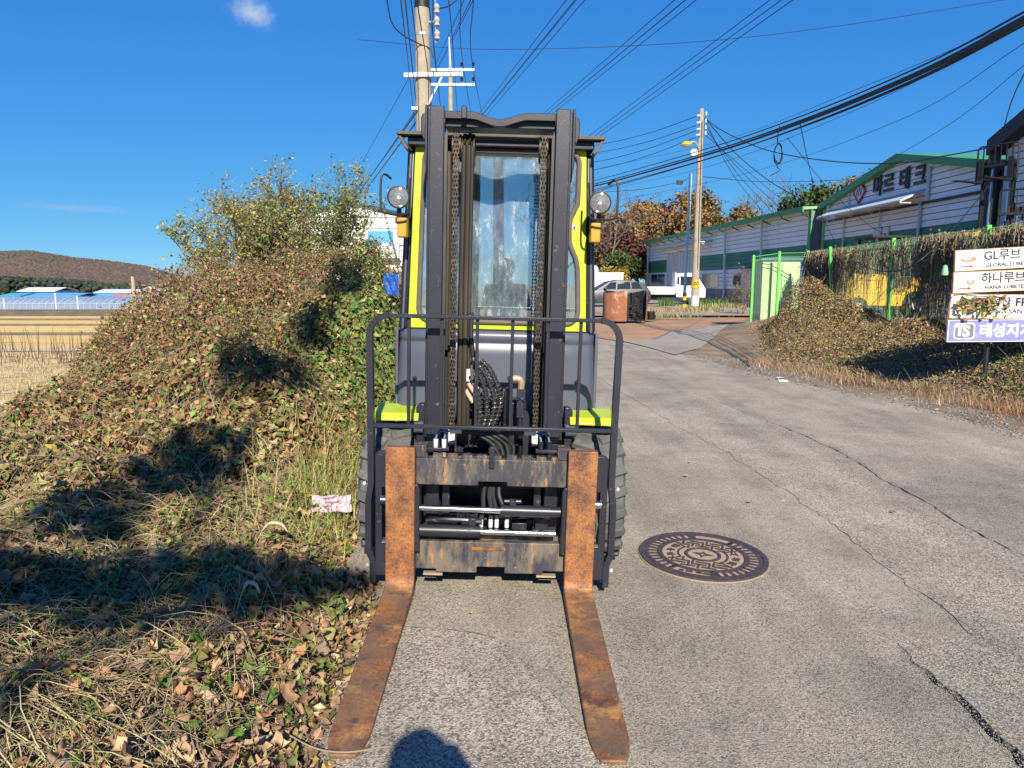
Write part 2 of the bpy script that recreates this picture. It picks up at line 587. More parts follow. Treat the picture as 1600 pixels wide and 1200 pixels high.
# ------------------------------------------------------------------ asphalt
def asphalt(name, light, dark, stone, contrast, blotch=(.75, 1.15), tan=.25):
    m, nt, b = new_mat(name)
    v = coords(nt)
    vo = N(nt, 'ShaderNodeTexVoronoi')
    vo.inputs['Scale'].default_value = stone
    nt.links.new(v, vo.inputs['Vector'])
    sep = N(nt, 'ShaderNodeSeparateColor')
    nt.links.new(vo.outputs['Color'], sep.inputs[0])
    base = ramp(nt, sep.outputs[0], [(0, dark), (contrast, tuple((l + d) / 2 for l, d in zip(light, dark))), (1, light)])
    fine = noise_tex(nt, v, stone * 2.2, 3, .8)
    base = mix(nt, .6, base, ramp(nt, fine, [(.36, (.30, .285, .27)), (.6, (1.18, 1.16, 1.12))]), 'MULTIPLY')
    specks = N(nt, 'ShaderNodeTexVoronoi')
    specks.inputs['Scale'].default_value = stone * .75
    nt.links.new(v, specks.inputs['Vector'])
    sp = N(nt, 'ShaderNodeSeparateColor')
    nt.links.new(specks.outputs['Color'], sp.inputs[0])
    smask = ramp(nt, sp.outputs[1], [(.93, (0, 0, 0)), (.96, (1, 1, 1))])
    base = mix(nt, mth(nt, 'MULTIPLY', smask, .6), base, (.56, .50, .42))
    dmask = ramp(nt, sp.outputs[2], [(.86, (0, 0, 0)), (.90, (1, 1, 1))])
    base = mix(nt, mth(nt, 'MULTIPLY', dmask, .6), base, (.07, .066, .06))
    big = noise_tex(nt, v, .7, 5, .6)
    base = mix(nt, 1.0, base, ramp(nt, big, [(.32, (blotch[0],) * 3), (.68, (blotch[1], blotch[1] * .99, blotch[1] * .97))]), 'MULTIPLY')
    mid_ = noise_tex(nt, v, 2.2, 6, .65)
    base = mix(nt, 1.0, base, ramp(nt, mid_, [(.34, (.80, .80, .81)), (.5, (1, 1, 1)), (.7, (1.08, 1.07, 1.04))]), 'MULTIPLY')
    oil = noise_tex(nt, v, 1.1, 4, .5)
    base = mix(nt, mth(nt, 'MULTIPLY', ramp(nt, oil, [(.64, (0, 0, 0)), (.74, (1, 1, 1))]), .4), base, (.10, .095, .088))
    dust = noise_tex(nt, v, 2.6, 6, .7)
    base = mix(nt, mth(nt, 'MULTIPLY', ramp(nt, dust, [(.52, (0, 0, 0)), (.75, (1, 1, 1))]), tan), base, (.36, .30, .22))
    # long smears left by tyres, running with the road
    st = N(nt, 'ShaderNodeMapping')
    st.inputs['Scale'].default_value = (2.2, .12, 1)
    st.inputs['Rotation'].default_value = (0, 0, R(9))
    nt.links.new(v, st.inputs['Vector'])
    smear = noise_tex(nt, st.outputs[0], 1.6, 5, .6)
    base = mix(nt, .5, base, ramp(nt, smear, [(.36, (.72, .72, .73)), (.58, (1.05, 1.05, 1.05))]), 'MULTIPLY')
    nt.links.new(base, b.inputs['Base Color'])
    b.inputs['Roughness'].default_value = .88
    b.inputs['Specular IOR Level'].default_value = .25
    hgt = mix(nt, .5, vo.outputs['Distance'], fine)
    bump(nt, b, hgt, .9, .007)
    return m

M_ASPH_A = asphalt('asphalt_smooth', (.60, .53, .415), (.25, .222, .178), 210, .5, (.76, 1.14), .4)
M_ASPH_B = asphalt('asphalt_coarse', (.65, .57, .445), (.17, .152, .125), 160, .45, (.76, 1.14), .28)
M_ASPH_C = asphalt('asphalt_old', (.59, .515, .405), (.20, .18, .148), 175, .45, (.76, 1.14), .3)
M_TAR = pbr('dark_crack_bed', (.03, .029, .028), .95, 0, .4, 30, bmp=.5, bs=60)

def ground_line(pts):
    out = []
    for px, py in pts:
        p = PG(px, py)
        for _ in range(3):
            p = PG(px, py, float(road_z(p.x, p.y)))
        out.append((p.y, p.x))
    out.sort()
    return np.array(out)
LA = ground_line([(1600, 868), (1545, 842), (1500, 818), (1440, 780), (1390, 755), (1340, 722), (1290, 696), (1240, 674), (1190, 655), (1140, 635), (1100, 620), (1040, 594), (1000, 575), (950, 552)])
LB = ground_line([(1600, 1196), (1540, 1140), (1480, 1085), (1430, 1040), (1400, 1005), (1440, 1001), (1512, 992), (1490, 970), (1440, 932), (1385, 890), (1330, 842), (1290, 812), (1250, 788), (1210, 755), (1175, 733), (1130, 705), (1060, 668), (1000, 630), (950, 600)])
def line_A(y):
    y = np.asarray(y, float)
    x = np.interp(y, np.r_[-8, LA[:, 0], 30, 70], np.r_[LA[0, 1] + 2.0, LA[:, 1], .9, .4])
    return x + .04 * (vnoise(y, y * 0, 5.0, 1) - .5) + .03 * (vnoise(y, y * 0, 17.0, 2) - .5) + .012 * (vnoise(y, y * 0, 55.0, 3) - .5)
def line_B(y):
    y = np.asarray(y, float)
    x = np.interp(y, np.r_[-8, LB[:, 0], 30, 70], np.r_[LB[0, 1] + 2.4, LB[:, 1], .2, -.6])
    return x + .04 * (vnoise(y, y * 0, 4.0, 3) - .5) + .03 * (vnoise(y, y * 0, 15.0, 4) - .5) + .014 * (vnoise(y, y * 0, 60.0, 5) - .5)
def gap_A(y):
    return .003 + .020 * (1 - sstep(4.5, 13.0, y)) * (.3 + 1.0 * vnoise(y, y * 0, 3.0, 6) * (.6 + .7 * vnoise(y, y * 0, 19.0, 16)))
def gap_B(y):
    return .0006 + .016 * (1 - sstep(2.4, 2.75, y)) * (.45 + .6 * vnoise(y, y * 0, 3.5, 7)) + .003 * sstep(2.6, 3.2, y) * (1 - sstep(5, 8, y)) * np.clip(vnoise(y, y * 0, 5.0, 9) - .55, 0, 1)

ry = np.concatenate([np.arange(-8, 1.2, .25), np.arange(1.2, 9, .022), np.arange(9, 20, .12), np.arange(20, 62, 1.0)])
def slab(name, fl, fr, lift, mat, parent, cols=14):
    xl, xr = fl(ry), fr(ry)
    t = np.linspace(0, 1, cols)
    X = xl[:, None] + (xr - xl)[:, None] * t[None]
    Y = np.repeat(ry[:, None], cols, 1)
    Z = road_z(X, Y) + lift + .010 * (vnoise(X, Y, .8, 11) - .5) + .004 * (vnoise(X, Y, 3.0, 12) - .5)
    # skirt down both edges so that the joint has depth
    X = np.concatenate([X[:, :1], X, X[:, -1:]], 1)
    Y = np.concatenate([Y[:, :1], Y, Y[:, -1:]], 1)
    Z = np.concatenate([Z[:, :1] - .05, Z, Z[:, -1:] - .05], 1)
    c = cols + 2
    V = np.stack([X.ravel(), Y.ravel(), Z.ravel()], 1)
    i, j = np.meshgrid(np.arange(len(ry) - 1), np.arange(c - 1), indexing='ij')
    a = (i * c + j).ravel()
    F = np.stack([a, a + 1, a + c + 1, a + c], 1)
    me = np_mesh(name, V, F, mat, smooth=True)
    me.set_sharp_from_angle(angle=R(40))
    return link_mesh(name, me, parent)

# dark bed that shows in the cracks
bx = MB()
grid = []
for y in list(np.arange(-8, 20, .5)) + list(range(20, 62, 3)):
    xl, xr = float(road_left(y)) + .06, float(road_right(y)) - .08
    grid.append([(xl + (xr - xl) * t, y, float(road_z(xl + (xr - xl) * t, y)) - .03) for t in np.linspace(0, 1, 6)])
bx.sheet(grid)
road = tag(bx.build('road', M_TAR), kind='structure')
tag(slab('asphalt_slab', road_left, lambda y: line_B(y) - gap_B(y), 0.0, M_ASPH_A, road), 'smooth grey asphalt strip that the forklift stands on')
tag(slab('asphalt_slab', lambda y: line_B(y) + gap_B(y), lambda y: np.maximum(line_A(y) - gap_A(y), line_B(y) + gap_B(y) + .05), .004, M_ASPH_B, road), 'coarse strip of asphalt between the two long cracks')
tag(slab('asphalt_slab', lambda y: line_A(y) + gap_A(y), lambda y: road_right(y) + .05 * (vnoise(y, y * 0, 9.0, 5) - .5), -.003, M_ASPH_C, road), 'older asphalt on the far side of the outer crack')

# the rougher patch between the forks, ending in a thin sandy seam
pp = ground_line([(560, 992), (640, 983), (690, 986), (740, 992), (780, 1001), (815, 1035), (850, 1072), (880, 1105), (912, 1142), (960, 1215)])
pp = sorted([(x, y) for y, x in pp])
pxs = np.array([p[0] for p in pp]); pys = np.array([p[1] for p in pp])
xs = np.linspace(-.58, .62, 120)
rows = []
for x in xs:
    ytop = float(np.interp(x, pxs, pys)) + .012 * (float(vnoise(x, 0, 30, 2)) - .5) if x <= pxs[-1] else float(np.interp(x, [pxs[-1], .62], [pys[-1], -1.0]))
    rows.append([(x, y, float(road_z(x, y)) + .010 + .010 * (float(vnoise(x, y, .8, 11)) - .5) - (.012 if k == 9 else 0)) for k, y in enumerate(np.linspace(-2.0, ytop, 9).tolist() + [ytop + .004])])
tag(MB().sheet(rows).build('asphalt_patch', M_ASPH_B, road), 'rough asphalt patch between the fork blades')
seam = MB()
M_SAND = pbr('dry_sand', (.42, .33, .22), .95, 0, .2, 40, bmp=.5, bs=120)
sp = [(x, float(np.interp(x, pxs, pys))) for x in np.linspace(-.55, float(pxs[-1]), 90)]
for i in range(len(sp) - 1):
    (x0, y0), (x1, y1) = sp[i], sp[i + 1]
    wd0 = .004 + .010 * float(vnoise(x0, 0, 25, 3)); wd1 = .004 + .010 * float(vnoise(x1, 0, 25, 3))
    z = float(road_z(x0, y0)) + .0135 + .010 * (float(vnoise(x0, y0, .8, 11)) - .5)
    z1 = float(road_z(x1, y1)) + .0135 + .010 * (float(vnoise(x1, y1, .8, 11)) - .5)
    seam.add([(x0, y0 - wd0 * .3, z), (x1, y1 - wd1 * .3, z1), (x1, y1 + wd1, z1 - .003), (x0, y0 + wd0, z - .003)], [(0, 1, 2, 3)])
seam.build('sand_seam', M_SAND, road)

# ------------------------------------------------------------------ side lane of reddish dirt and its concrete apron
def ground_poly(name, pts, z, mat, n=1, subdiv=0):
    mb = MB()
    P3 = []
    for px, py in pts:
        p = PG(px, py, z)
        P3.append((p.x, p.y))
    bm = bmesh.new()
    vs = [bm.verts.new((x, y, 0)) for x, y in P3]
    bm.faces.new(vs)
    bmesh.ops.triangulate(bm, faces=bm.faces)
    for _ in range(subdiv):
        bmesh.ops.subdivide_edges(bm, edges=bm.edges, cuts=1, use_grid_fill=True)
    for vv in bm.verts:
        vv.co.z = float(G_right(vv.co.x, vv.co.y)) + z
    bmesh.ops.recalc_face_normals(bm, faces=bm.faces)
    me = bpy.data.meshes.new(name)
    bm.to_mesh(me); bm.free()
    me.materials.append(mat)
    return link_mesh(name, me)
M_REDDIRT = pbr('reddish_dirt', (.36, .20, .10), .95, 0, .3, .8, (.22, .17, .13), 1.6, .5, .62, None, .5, 25)
M_APRON = pbr('worn_concrete', (.26, .235, .20), .92, 0, .22, .9, (.36, .27, .17), 1.5, .5, .65, None, .4, 40)
tag(ground_poly('dirt_lane', [(930, 524), (965, 529), (1010, 527), (1060, 515), (1110, 506), (1150, 500), (1190, 494), (1240, 484), (1240, 474), (1172, 480), (1100, 488), (1040, 496), (1010, 501), (930, 503)], .010, M_REDDIRT, subdiv=4), kind='structure')
tag(ground_poly('lane_apron', [(968, 528), (1010, 537), (1055, 549), (1100, 535), (1150, 512), (1175, 500), (1130, 503), (1070, 513), (1015, 527)], .016, M_APRON, subdiv=4), kind='structure')
M_YARD = pbr('yard_ground', (.30, .25, .19), .95, 0, .25, .5, (.36, .24, .14), 1.0, .5, .65, None, .4, 20)
yb = MB().sheet([[(x, y, .05) for x in (0.9, 6, 12, 22, 40)] for y in (30, 40, 55, 75, 95)])
tag(yb.build('factory_yard', M_YARD), kind='structure')

# loose stones and sand along the right edge of the road
def pebble_batch(name, pts, sizes, mat, seed=1):
    r = np.random.default_rng(seed)
    base = np.array([(1, 0, 0), (-1, 0, 0), (0, 1, 0), (0, -1, 0), (0, 0, .7), (0, 0, -.7)], float)
    tri = np.array([(0, 2, 4), (2, 1, 4), (1, 3, 4), (3, 0, 4), (2, 0, 5), (1, 2, 5), (3, 1, 5), (0, 3, 5)])
    n = len(pts)
    jit = 1 + .35 * r.uniform(-1, 1, (n, 6, 3))
    an = r.uniform(0, 6.28, n)
    V = base[None] * jit * sizes[:, None, None]
    ca, sa = np.cos(an)[:, None], np.sin(an)[:, None]
    x = V[..., 0] * ca - V[..., 1] * sa
    y = V[..., 0] * sa + V[..., 1] * ca
    V = np.stack([x, y, V[..., 2]], -1) + pts[:, None, :]
    F = tri[None] + (np.arange(n) * 6)[:, None, None]
    g = r.uniform(.10, .34, n)[:, None] * np.array([[1, .93, .84]])
    C = np.repeat(g[:, None], 6, 1).reshape(-1, 3)
    return np_mesh(name, V.reshape(-1, 3), F.reshape(-1, 3), mat, C)
M_STONE = leaf_mat('loose_stone', 0.0, .9)
n = 5200
py_ = RNG.uniform(4.5, 15, n)
px_ = road_right(py_) + RNG.normal(.35, .42, n)
ok = px_ > road_right(py_) - .25
px_, py_ = px_[ok], py_[ok]
sz = RNG.uniform(.005, .015, len(px_)) * (1 + .8 * (RNG.random(len(px_)) > .95))
pz = np.maximum(G(px_, py_), np.where(px_ < road_right(py_), road_z(px_, py_), -9))
tag(link_mesh('gravel', pebble_batch('gravel', np.stack([px_, py_, pz + sz * .3], 1), sz, M_STONE)), 'loose grey stones strewn along the right edge of the road', 'gravel', kind='stuff')

# grit broken from the edges of the two cracks
n = 2600
py_ = np.where(RNG.random(n) < .6, RNG.uniform(3.6, 9.5, n), RNG.uniform(1.9, 2.75, n))
onA = py_ > 3.2
px_ = np.where(onA, line_A(py_), line_B(py_)) + RNG.normal(0, .018, n)
sz = RNG.uniform(.001, .0035, n)
tag(link_mesh('crack_grit', pebble_batch('crack_grit', np.stack([px_, py_, road_z(px_, py_) + .002], 1), sz, M_STONE, 9)), 'crumbled grit lying along the two cracks in the road', 'grit', kind='stuff')

# ------------------------------------------------------------------ rice fields, levee, hills on the left
M_GOLD = pbr('rice_stubble', (.62, .42, .14), .95, 0, .18, .25, (.40, .27, .11), .8, .55, .7, None, .6, 12, stretch=(.25, 1.6, 1))
M_STRAW = pbr('pale_straw', (.58, .43, .19), .95, 0, .3, .6, (.27, .19, .11), 1.2, .5, .6, None, .8, 18)
M_LEVEE = pbr('levee_weeds', (.16, .115, .06), .95, 0, .35, .7, (.10, .10, .04), 2, .5, .6, None, .8, 10)
M_TRACK = pbr('farm_track', (.48, .41, .30), .95, 0, .2, 1)
def strip(name, y0, y1, z, mat, x0=-260, x1=-6.5, n=6, bow=0):
    g = [[(x, y + bow * (x + 20) * .02, z + field_z(0, y) - field_z(0, y0) ) for x in np.linspace(x0, x1, 12)] for y in np.linspace(y0, y1, n)]
    return tag(MB().sheet([[(p[0], p[1], float(p[2])) for p in r] for r in g]).build(name, mat), kind='structure')
strip('straw_field', 11, 37.5, float(field_z(0, 11)) + .03, M_STRAW, -40)
strip('field_path', 37.4, 39, float(field_z(0, 37.4)) + .06, M_TRACK, -70)
strip('rice_field', 38.9, 92, float(field_z(0, 38.9)) + .04, M_GOLD)
lv = MB().sheet([[(x, y, z) for x in np.linspace(-300, -8, 10)] for y, z in ((91.5, -3.0), (95, -2.35), (98, -2.3), (99, -2.9), (108, -3.05))])
tag(lv.build('levee', M_LEVEE), kind='structure')
for k, yy in enumerate((52, 66, 79)):
    zz = float(field_z(0, yy))
    tag(MB().sheet([[(x, y, z) for x in np.linspace(-200, -8, 6)] for y, z in ((yy - .4, zz + .05), (yy, zz + .22), (yy + .4, zz + .05))]).build('field_ridge', M_LEVEE), kind='structure')

def hill_ridge(u):
    return np.interp(u, [-2.5, -1.3, -.9, -.74, -.66, -.60, -.545, -.50, -.47, -.40, -.2], [12, 21, 26, 30, 30, 23.5, 20, 15, 8, 2, 0])
def hill_z(x, y):
    u = x / y
    prof = sstep(330, 690, y) * (1 - .6 * sstep(690, 1000, y))
    return -3.4 + (hill_ridge(u) * y / 700) * prof + 2.5 * (vnoise(x, y, .012, 3) - .5) * prof
hx = np.linspace(-1500, -60, 150)
hy = np.linspace(320, 1000, 70)
HX, HY = np.meshgrid(hx, hy)
HZ = hill_z(HX, HY)
a0 = (np.arange(69)[:, None] * 150 + np.arange(149)[None]).ravel()
M_HILL = pbr('autumn_hillside', (.10, .065, .045), .95, 0, .4, .02)
tag(link_mesh('hill', np_mesh('hill', np.stack([HX.ravel(), HY.ravel(), HZ.ravel()], 1), np.stack([a0, a0 + 1, a0 + 151, a0 + 150], 1), M_HILL, smooth=True)), kind='structure')

def blob_batch(name, pts, sizes, cols, mat, seed=1, squash=.8):
    r = np.random.default_rng(seed)
    bm = bmesh.new()
    bmesh.ops.create_icosphere(bm, subdivisions=1, radius=1)
    base = np.array([vv.co[:] for vv in bm.verts]); tri = np.array([[vv.index for vv in f.verts] for f in bm.faces])
    bm.free()
    n, k = len(pts), len(base)
    jit = 1 + .35 * r.uniform(-1, 1, (n, k, 1))
    V = base[None] * jit * sizes[:, None, None] * np.array([1, 1, squash]) + pts[:, None, :]
    F = tri[None] + (np.arange(n) * k)[:, None, None]
    C = np.repeat(cols[:, None], k, 1) * (1 + .25 * r.uniform(-1, 1, (n, k, 1)))
    return np_mesh(name, V.reshape(-1, 3), F.reshape(-1, 3), mat, np.clip(C.reshape(-1, 3), 0, 1))
M_FARWOOD = leaf_mat('far_foliage', .1, .9)
n = 17000
wy = RNG.uniform(380, 760, n)
wx = wy * RNG.uniform(-.78, -.44, n)
wz = hill_z(wx, wy)
pal = np.array([(.135, .09, .068), (.125, .088, .07), (.15, .095, .066), (.12, .09, .066), (.10, .09, .06), (.14, .10, .08)])
pick = np.where(vnoise(wx, wy, .012, 2) + .35 * RNG.random(n) > .95, 4, RNG.integers(0, 6, n))
s = RNG.uniform(1.2, 2.7, n)
tag(link_mesh('hill_wood', blob_batch('hill_wood', np.stack([wx, wy, wz + 1.5], 1), s, pal[pick], M_FARWOOD)), 'russet and brown autumn wood covering the distant hill', 'wood', kind='stuff')
n = 1300
wy = RNG.uniform(228, 250, n)
wx = wy * np.where(RNG.random(n) < .75, RNG.uniform(-.71, -.575, n), RNG.uniform(-.57, -.46, n))
hh = .6 + 7.0 * vnoise(wx, wy * 0, .03, 4) * RNG.random(n)
tag(link_mesh('pine_belt', blob_batch('pine_belt', np.stack([wx, wy, -3.2 + hh], 1), RNG.uniform(.5, 1.2, n), np.array([(.035, .05, .03)]) * RNG.uniform(.7, 1.5, (n, 1)), M_FARWOOD, 5)), 'dark green belt of pines behind the low blue roofed sheds', 'wood', kind='stuff')
# ================================================================== the forklift
M_RUST = pbr('rusty_steel', (.32, .125, .035), .78, .15, .30, 7, (.115, .055, .028), 16, .50, .62, .85, .45, 70)
def fork_material():
    m, nt, b = new_mat('rusty_fork_steel')
    v = coords(nt)
    c = ramp(nt, noise_tex(nt, v, 9, 8, .7), [(.32, (.06, .036, .028)), (.42, (.18, .08, .04)), (.54, (.33, .135, .048)), (.66, (.40, .18, .065)), (.78, (.38, .26, .16))])
    fine = noise_tex(nt, v, 95, 5, .85)
    c = mix(nt, .8, c, ramp(nt, fine, [(.36, (.16, .13, .12)), (.52, (1, 1, 1)), (.72, (1.35, 1.25, 1.1))]), 'MULTIPLY')
    pit = noise_tex(nt, v, 24, 8, .8)
    c = mix(nt, mth(nt, 'MULTIPLY', ramp(nt, pit, [(.56, (0, 0, 0)), (.68, (1, 1, 1))]), .7), c, (.06, .042, .036))
    # grey worn steel where loads slide along the blade
    sx = N(nt, 'ShaderNodeSeparateXYZ'); nt.links.new(v, sx.inputs[0])
    blade = mth(nt, 'LESS_THAN', sx.outputs['Z'], .06)
    worn = ramp(nt, noise_tex(nt, v, 5.5, 7, .7), [(.42, (0, 0, 0)), (.55, (1, 1, 1))])
    c = mix(nt, mth(nt, 'MULTIPLY', mth(nt, 'MULTIPLY', worn, blade), .6), c, (.16, .11, .07))
    gold = ramp(nt, noise_tex(nt, v, 7.0, 7, .7), [(.55, (0, 0, 0)), (.66, (1, 1, 1))])
    c = mix(nt, mth(nt, 'MULTIPLY', mth(nt, 'MULTIPLY', gold, blade), .75), c, (.50, .27, .085))
    blot = ramp(nt, noise_tex(nt, v, 11.0, 6, .6), [(.62, (0, 0, 0)), (.68, (1, 1, 1))])
    c = mix(nt, mth(nt, 'MULTIPLY', mth(nt, 'MULTIPLY', blot, blade), .7), c, (.045, .036, .03))
    nt.links.new(c, b.inputs['Base Color'])
    b.inputs['Roughness'].default_value = .62
    b.inputs['Metallic'].default_value = .2
    bump(nt, b, mix(nt, .5, fine, pit), .45, .006)
    return m
M_FORK = fork_material()
def streaked_paint():
    """dark paint rubbed through to rust and pale scrapes, in vertical runs"""
    m, nt, b = new_mat('scraped_carriage_paint')
    v = coords(nt, 'Object', (1, 1, .28))
    v2 = coords(nt)
    c = ramp(nt, noise_tex(nt, v2, 6, 4), [(.3, (.024, .024, .032)), (.7, (.05, .048, .055))])
    a = ramp(nt, noise_tex(nt, v, 9, 8, .7), [(.45, (0, 0, 0)), (.56, (1, 1, 1))])
    c = mix(nt, mth(nt, 'MULTIPLY', a, .8), c, (.17, .135, .095))
    r_ = ramp(nt, noise_tex(nt, v, 17, 8, .75), [(.55, (0, 0, 0)), (.60, (1, 1, 1))])
    c = mix(nt, mth(nt, 'MULTIPLY', r_, .85), c, (.34, .17, .06))
    p = ramp(nt, noise_tex(nt, v2, 30, 8, .8), [(.63, (0, 0, 0)), (.68, (1, 1, 1))])
    c = mix(nt, mth(nt, 'MULTIPLY', p, .7), c, (.40, .36, .30))
    nt.links.new(c, b.inputs['Base Color'])
    b.inputs['Roughness'].default_value = .6
    bump(nt, b, noise_tex(nt, v2, 60, 5), .15, .004)
    return m
M_CARR = streaked_paint()
M_LIME = pbr('lime_yellow_paint', (.42, .52, .022), .45, 0, .12, 4, (.30, .31, .07), 12, .60, .8, .65, .04, 80)
M_GREYP = pbr('slate_grey_paint', (.085, .092, .122), .38, 0, .16, 3, (.28, .28, .29), 30, .70, .78, .6, .05, 120, coat=.12)
M_SEAL = pbr('weathered_seal', (.11, .095, .08), .7, 0, .2, 20)
M_RUBBER = pbr('dusty_tyre', (.085, .088, .086), .92, 0, .25, 9, (.14, .135, .12), 14, .5, .7, None, .35, 60)
M_GREASE = pbr('greasy_chain', (.045, .035, .026), .5, .5, .35, 40, (.16, .12, .08), 60, .52, .62, .7)
M_GREASE2 = pbr('greasy_rail', (.055, .044, .032), .48, .35, .35, 9, (.035, .03, .026), 14, .5, .6, .5, stretch=(1, 1, .2))
M_AMBER = pbr('amber_lens', (.52, .26, .03), .35, 0, .15, 12)
M_TAN = pbr('tan_fitting', (.42, .32, .22), .55, .3, .15, 20)
M_SEAT = pbr('seat_vinyl', (.035, .036, .04), .45, 0, .2, 8)
M_RUSTEDGE = pbr('roof_brown_paint', (.095, .07, .055), .65, 0, .2, 6, (.2, .12, .07), 12, .6, .7)
M_DIRTYW = pbr('pale_plastic', (.55, .56, .54), .5, 0, .1, 14)
M_BLUE = pbr('blue_sleeve', (.07, .15, .26), .5, 0, .1, 10)

def glass_mat(name, tint, refl, rough=.02, haze=0.0, hazecol=(.7, .75, .8)):
    m, nt, b = new_mat(name)
    nt.nodes.remove(b)
    tr = N(nt, 'ShaderNodeBsdfTransparent'); tr.inputs[0].default_value = (*tint, 1)
    gl = N(nt, 'ShaderNodeBsdfGlossy'); gl.inputs['Roughness'].default_value = rough
    fr = N(nt, 'ShaderNodeFresnel'); fr.inputs['IOR'].default_value = 1.5
    f = mth(nt, 'ADD', fr.outputs[0], refl, True)
    mx = N(nt, 'ShaderNodeMixShader')
    nt.links.new(f, mx.inputs[0]); nt.links.new(tr.outputs[0], mx.inputs[1]); nt.links.new(gl.outputs[0], mx.inputs[2])
    out = mx.outputs[0]
    if haze:
        df = N(nt, 'ShaderNodeBsdfDiffuse'); df.inputs[0].default_value = (*hazecol, 1)
        tl = N(nt, 'ShaderNodeBsdfTranslucent'); tl.inputs[0].default_value = (*hazecol, 1)
        add = N(nt, 'ShaderNodeMixShader'); add.inputs[0].default_value = .5
        nt.links.new(df.outputs[0], add.inputs[1]); nt.links.new(tl.outputs[0], add.inputs[2])
        v = coords(nt, 'Object', (1.0, 1.0, .35))
        msk = ramp(nt, noise_tex(nt, v, 16, 8, .8), [(.42, (haze * .35,) * 3), (.56, (haze * .8,) * 3), (.64, (min(1, haze * 3.0),) * 3)])
        m2 = N(nt, 'ShaderNodeMixShader')
        nt.links.new(msk, m2.inputs[0]); nt.links.new(out, m2.inputs[1]); nt.links.new(add.outputs[0], m2.inputs[2])
        out = m2.outputs[0]
    nt.links.new(out, nt.nodes['Material Output'].inputs['Surface'])
    return m
M_GLASS = glass_mat('cab_glass', (.80, .90, .95), .42, .012, .30, (.66, .78, .82))
M_FILM = glass_mat('blue_rear_glass', (.45, .72, .88), .06, .05, .30, (.35, .62, .78))
M_ROOFG = glass_mat('milky_roof_panel', (.75, .82, .82), .03, .2, .9, (.8, .86, .84))
M_LENS = glass_mat('lamp_lens', (.95, .95, .95), .12, .05, .12)

FX, FY = -.108, 3.14
fl = empty('forklift', (FX, FY, float(road_z(FX, FY)) + .004), 'lime and slate forklift with rusty forks parked on the road edge', 'forklift', rot=(0, R(1.5), R(.25)))

def sym(fn):
    for s in (-1, 1): fn(s)

# ---- forks
def rounded(pts, r=0, n=1): return pts
for s in (-1, 1):
    x0 = s * .412
    prof = [(.045, .70), (0, .70), (0, .085), (-.008, .062), (-.028, .050), (-.06, .046), (-.6, .036), (-1.15, .016), (-1.17, .010), (-1.17, .002), (-.1, .002), (-.02, .004), (.02, .014), (.04, .04), (.045, .09)]
    # the blade narrows and rounds off towards the tip: sections across the width
    mb = MB()
    stations = []
    wid = .066
    for y, z in prof:
        if y < -1.0:
            t = (-1.0 - y) / .17
            wx = wid * (1 - .48 * t ** 3.2)
        else: wx = wid
        stations.append((y, z, wx))
    # finer stations near the tip
    top = [(.045, .70), (0, .70)] + [(0, z) for z in (.5, .3, .12, .085)] + [(-.008, .062), (-.028, .050), (-.06, .046)] + [(-d, .046 - .030 * d / 1.15) for d in (.3, .6, .9, .98, 1.02, 1.06, 1.09, 1.115, 1.135, 1.148)]
    bot = [(-d, .002) for d in (1.148, 1.135, 1.115, 1.09, 1.06, 1.02, .98, .9, .6, .3, .06)] + [(-.02, .004), (.02, .014), (.04, .04), (.045, .085), (.045, .12), (.045, .3), (.045, .5)]
    def hw(y):
        if y > -.98: return wid
        t = min(1, (-.98 - y) / .168)
        return wid * (1 - .42 * t ** 3)
    loop = top + bot
    vs = [(x0 - hw(y), y, z) for y, z in loop] + [(x0 + hw(y), y, z) for y, z in loop]
    n = len(loop)
    fc = [(i, (i + 1) % n, n + (i + 1) % n, n + i) for i in range(n)]
    mb.add(vs, fc)
    # side caps as strips between top and bottom chains
    for side in (0, n):
        a = list(range(0, len(top)))
        bb = list(range(n - 1, len(top) - 1, -1))
        # pair by walking both chains
        i = j = 0
        while i < len(a) - 1 or j < len(bb) - 1:
            if j >= len(bb) - 1 or (i < len(a) - 1 and i / (len(a) - 1) <= j / (len(bb) - 1)):
                mb.add([], [(side + a[i], side + a[i + 1], side + bb[j])] if False else []); mb.f.append((side + a[i], side + a[i + 1], side + bb[j])); i += 1
            else:
                mb.f.append((side + a[i], side + bb[j + 1], side + bb[j])); j += 1
    fk = mb.build('fork', M_FORK, fl, 40, .004)
    fk['label'] = 'rusty orange fork, blade flat on the road' if s > 0 else 'rusty orange fork with its tip in the dry vines'

# ---- carriage
cg = MB()
cg.prism([(-.53, .515), (-.06, .515), (-.06, .505 + .03), (.07, .535), (.07, .515), (.53, .515), (.53, .64), (-.53, .64)], 'y', .055, .105)
ub = cg.build('upper_carriage_bar', M_CARR, fl, 35, .004)
tb = MB()
for x in np.arange(-.34, .35, .068):
    tb.box(x, x + .045, .062, .10, .638, .655)
tb.build('notch_rail', M_CARR, ub, 35, .002)
cg = MB()
cg.prism([(-.53, .11), (-.25, .11), (-.25, .095), (-.06, .095), (-.06, .125), (.07, .125), (.07, .095), (.25, .095), (.25, .11), (.53, .11), (.53, .245), (-.53, .245)], 'y', .055, .10)
cg.box(-.38, .38, .10, .17, .225, .262)
lb = cg.build('lower_carriage_bar', M_CARR, fl, 35, .004)
MB().box(-.085, .07, .0515, .058, .207, .222).build('rusty_stop', M_RUST, lb)
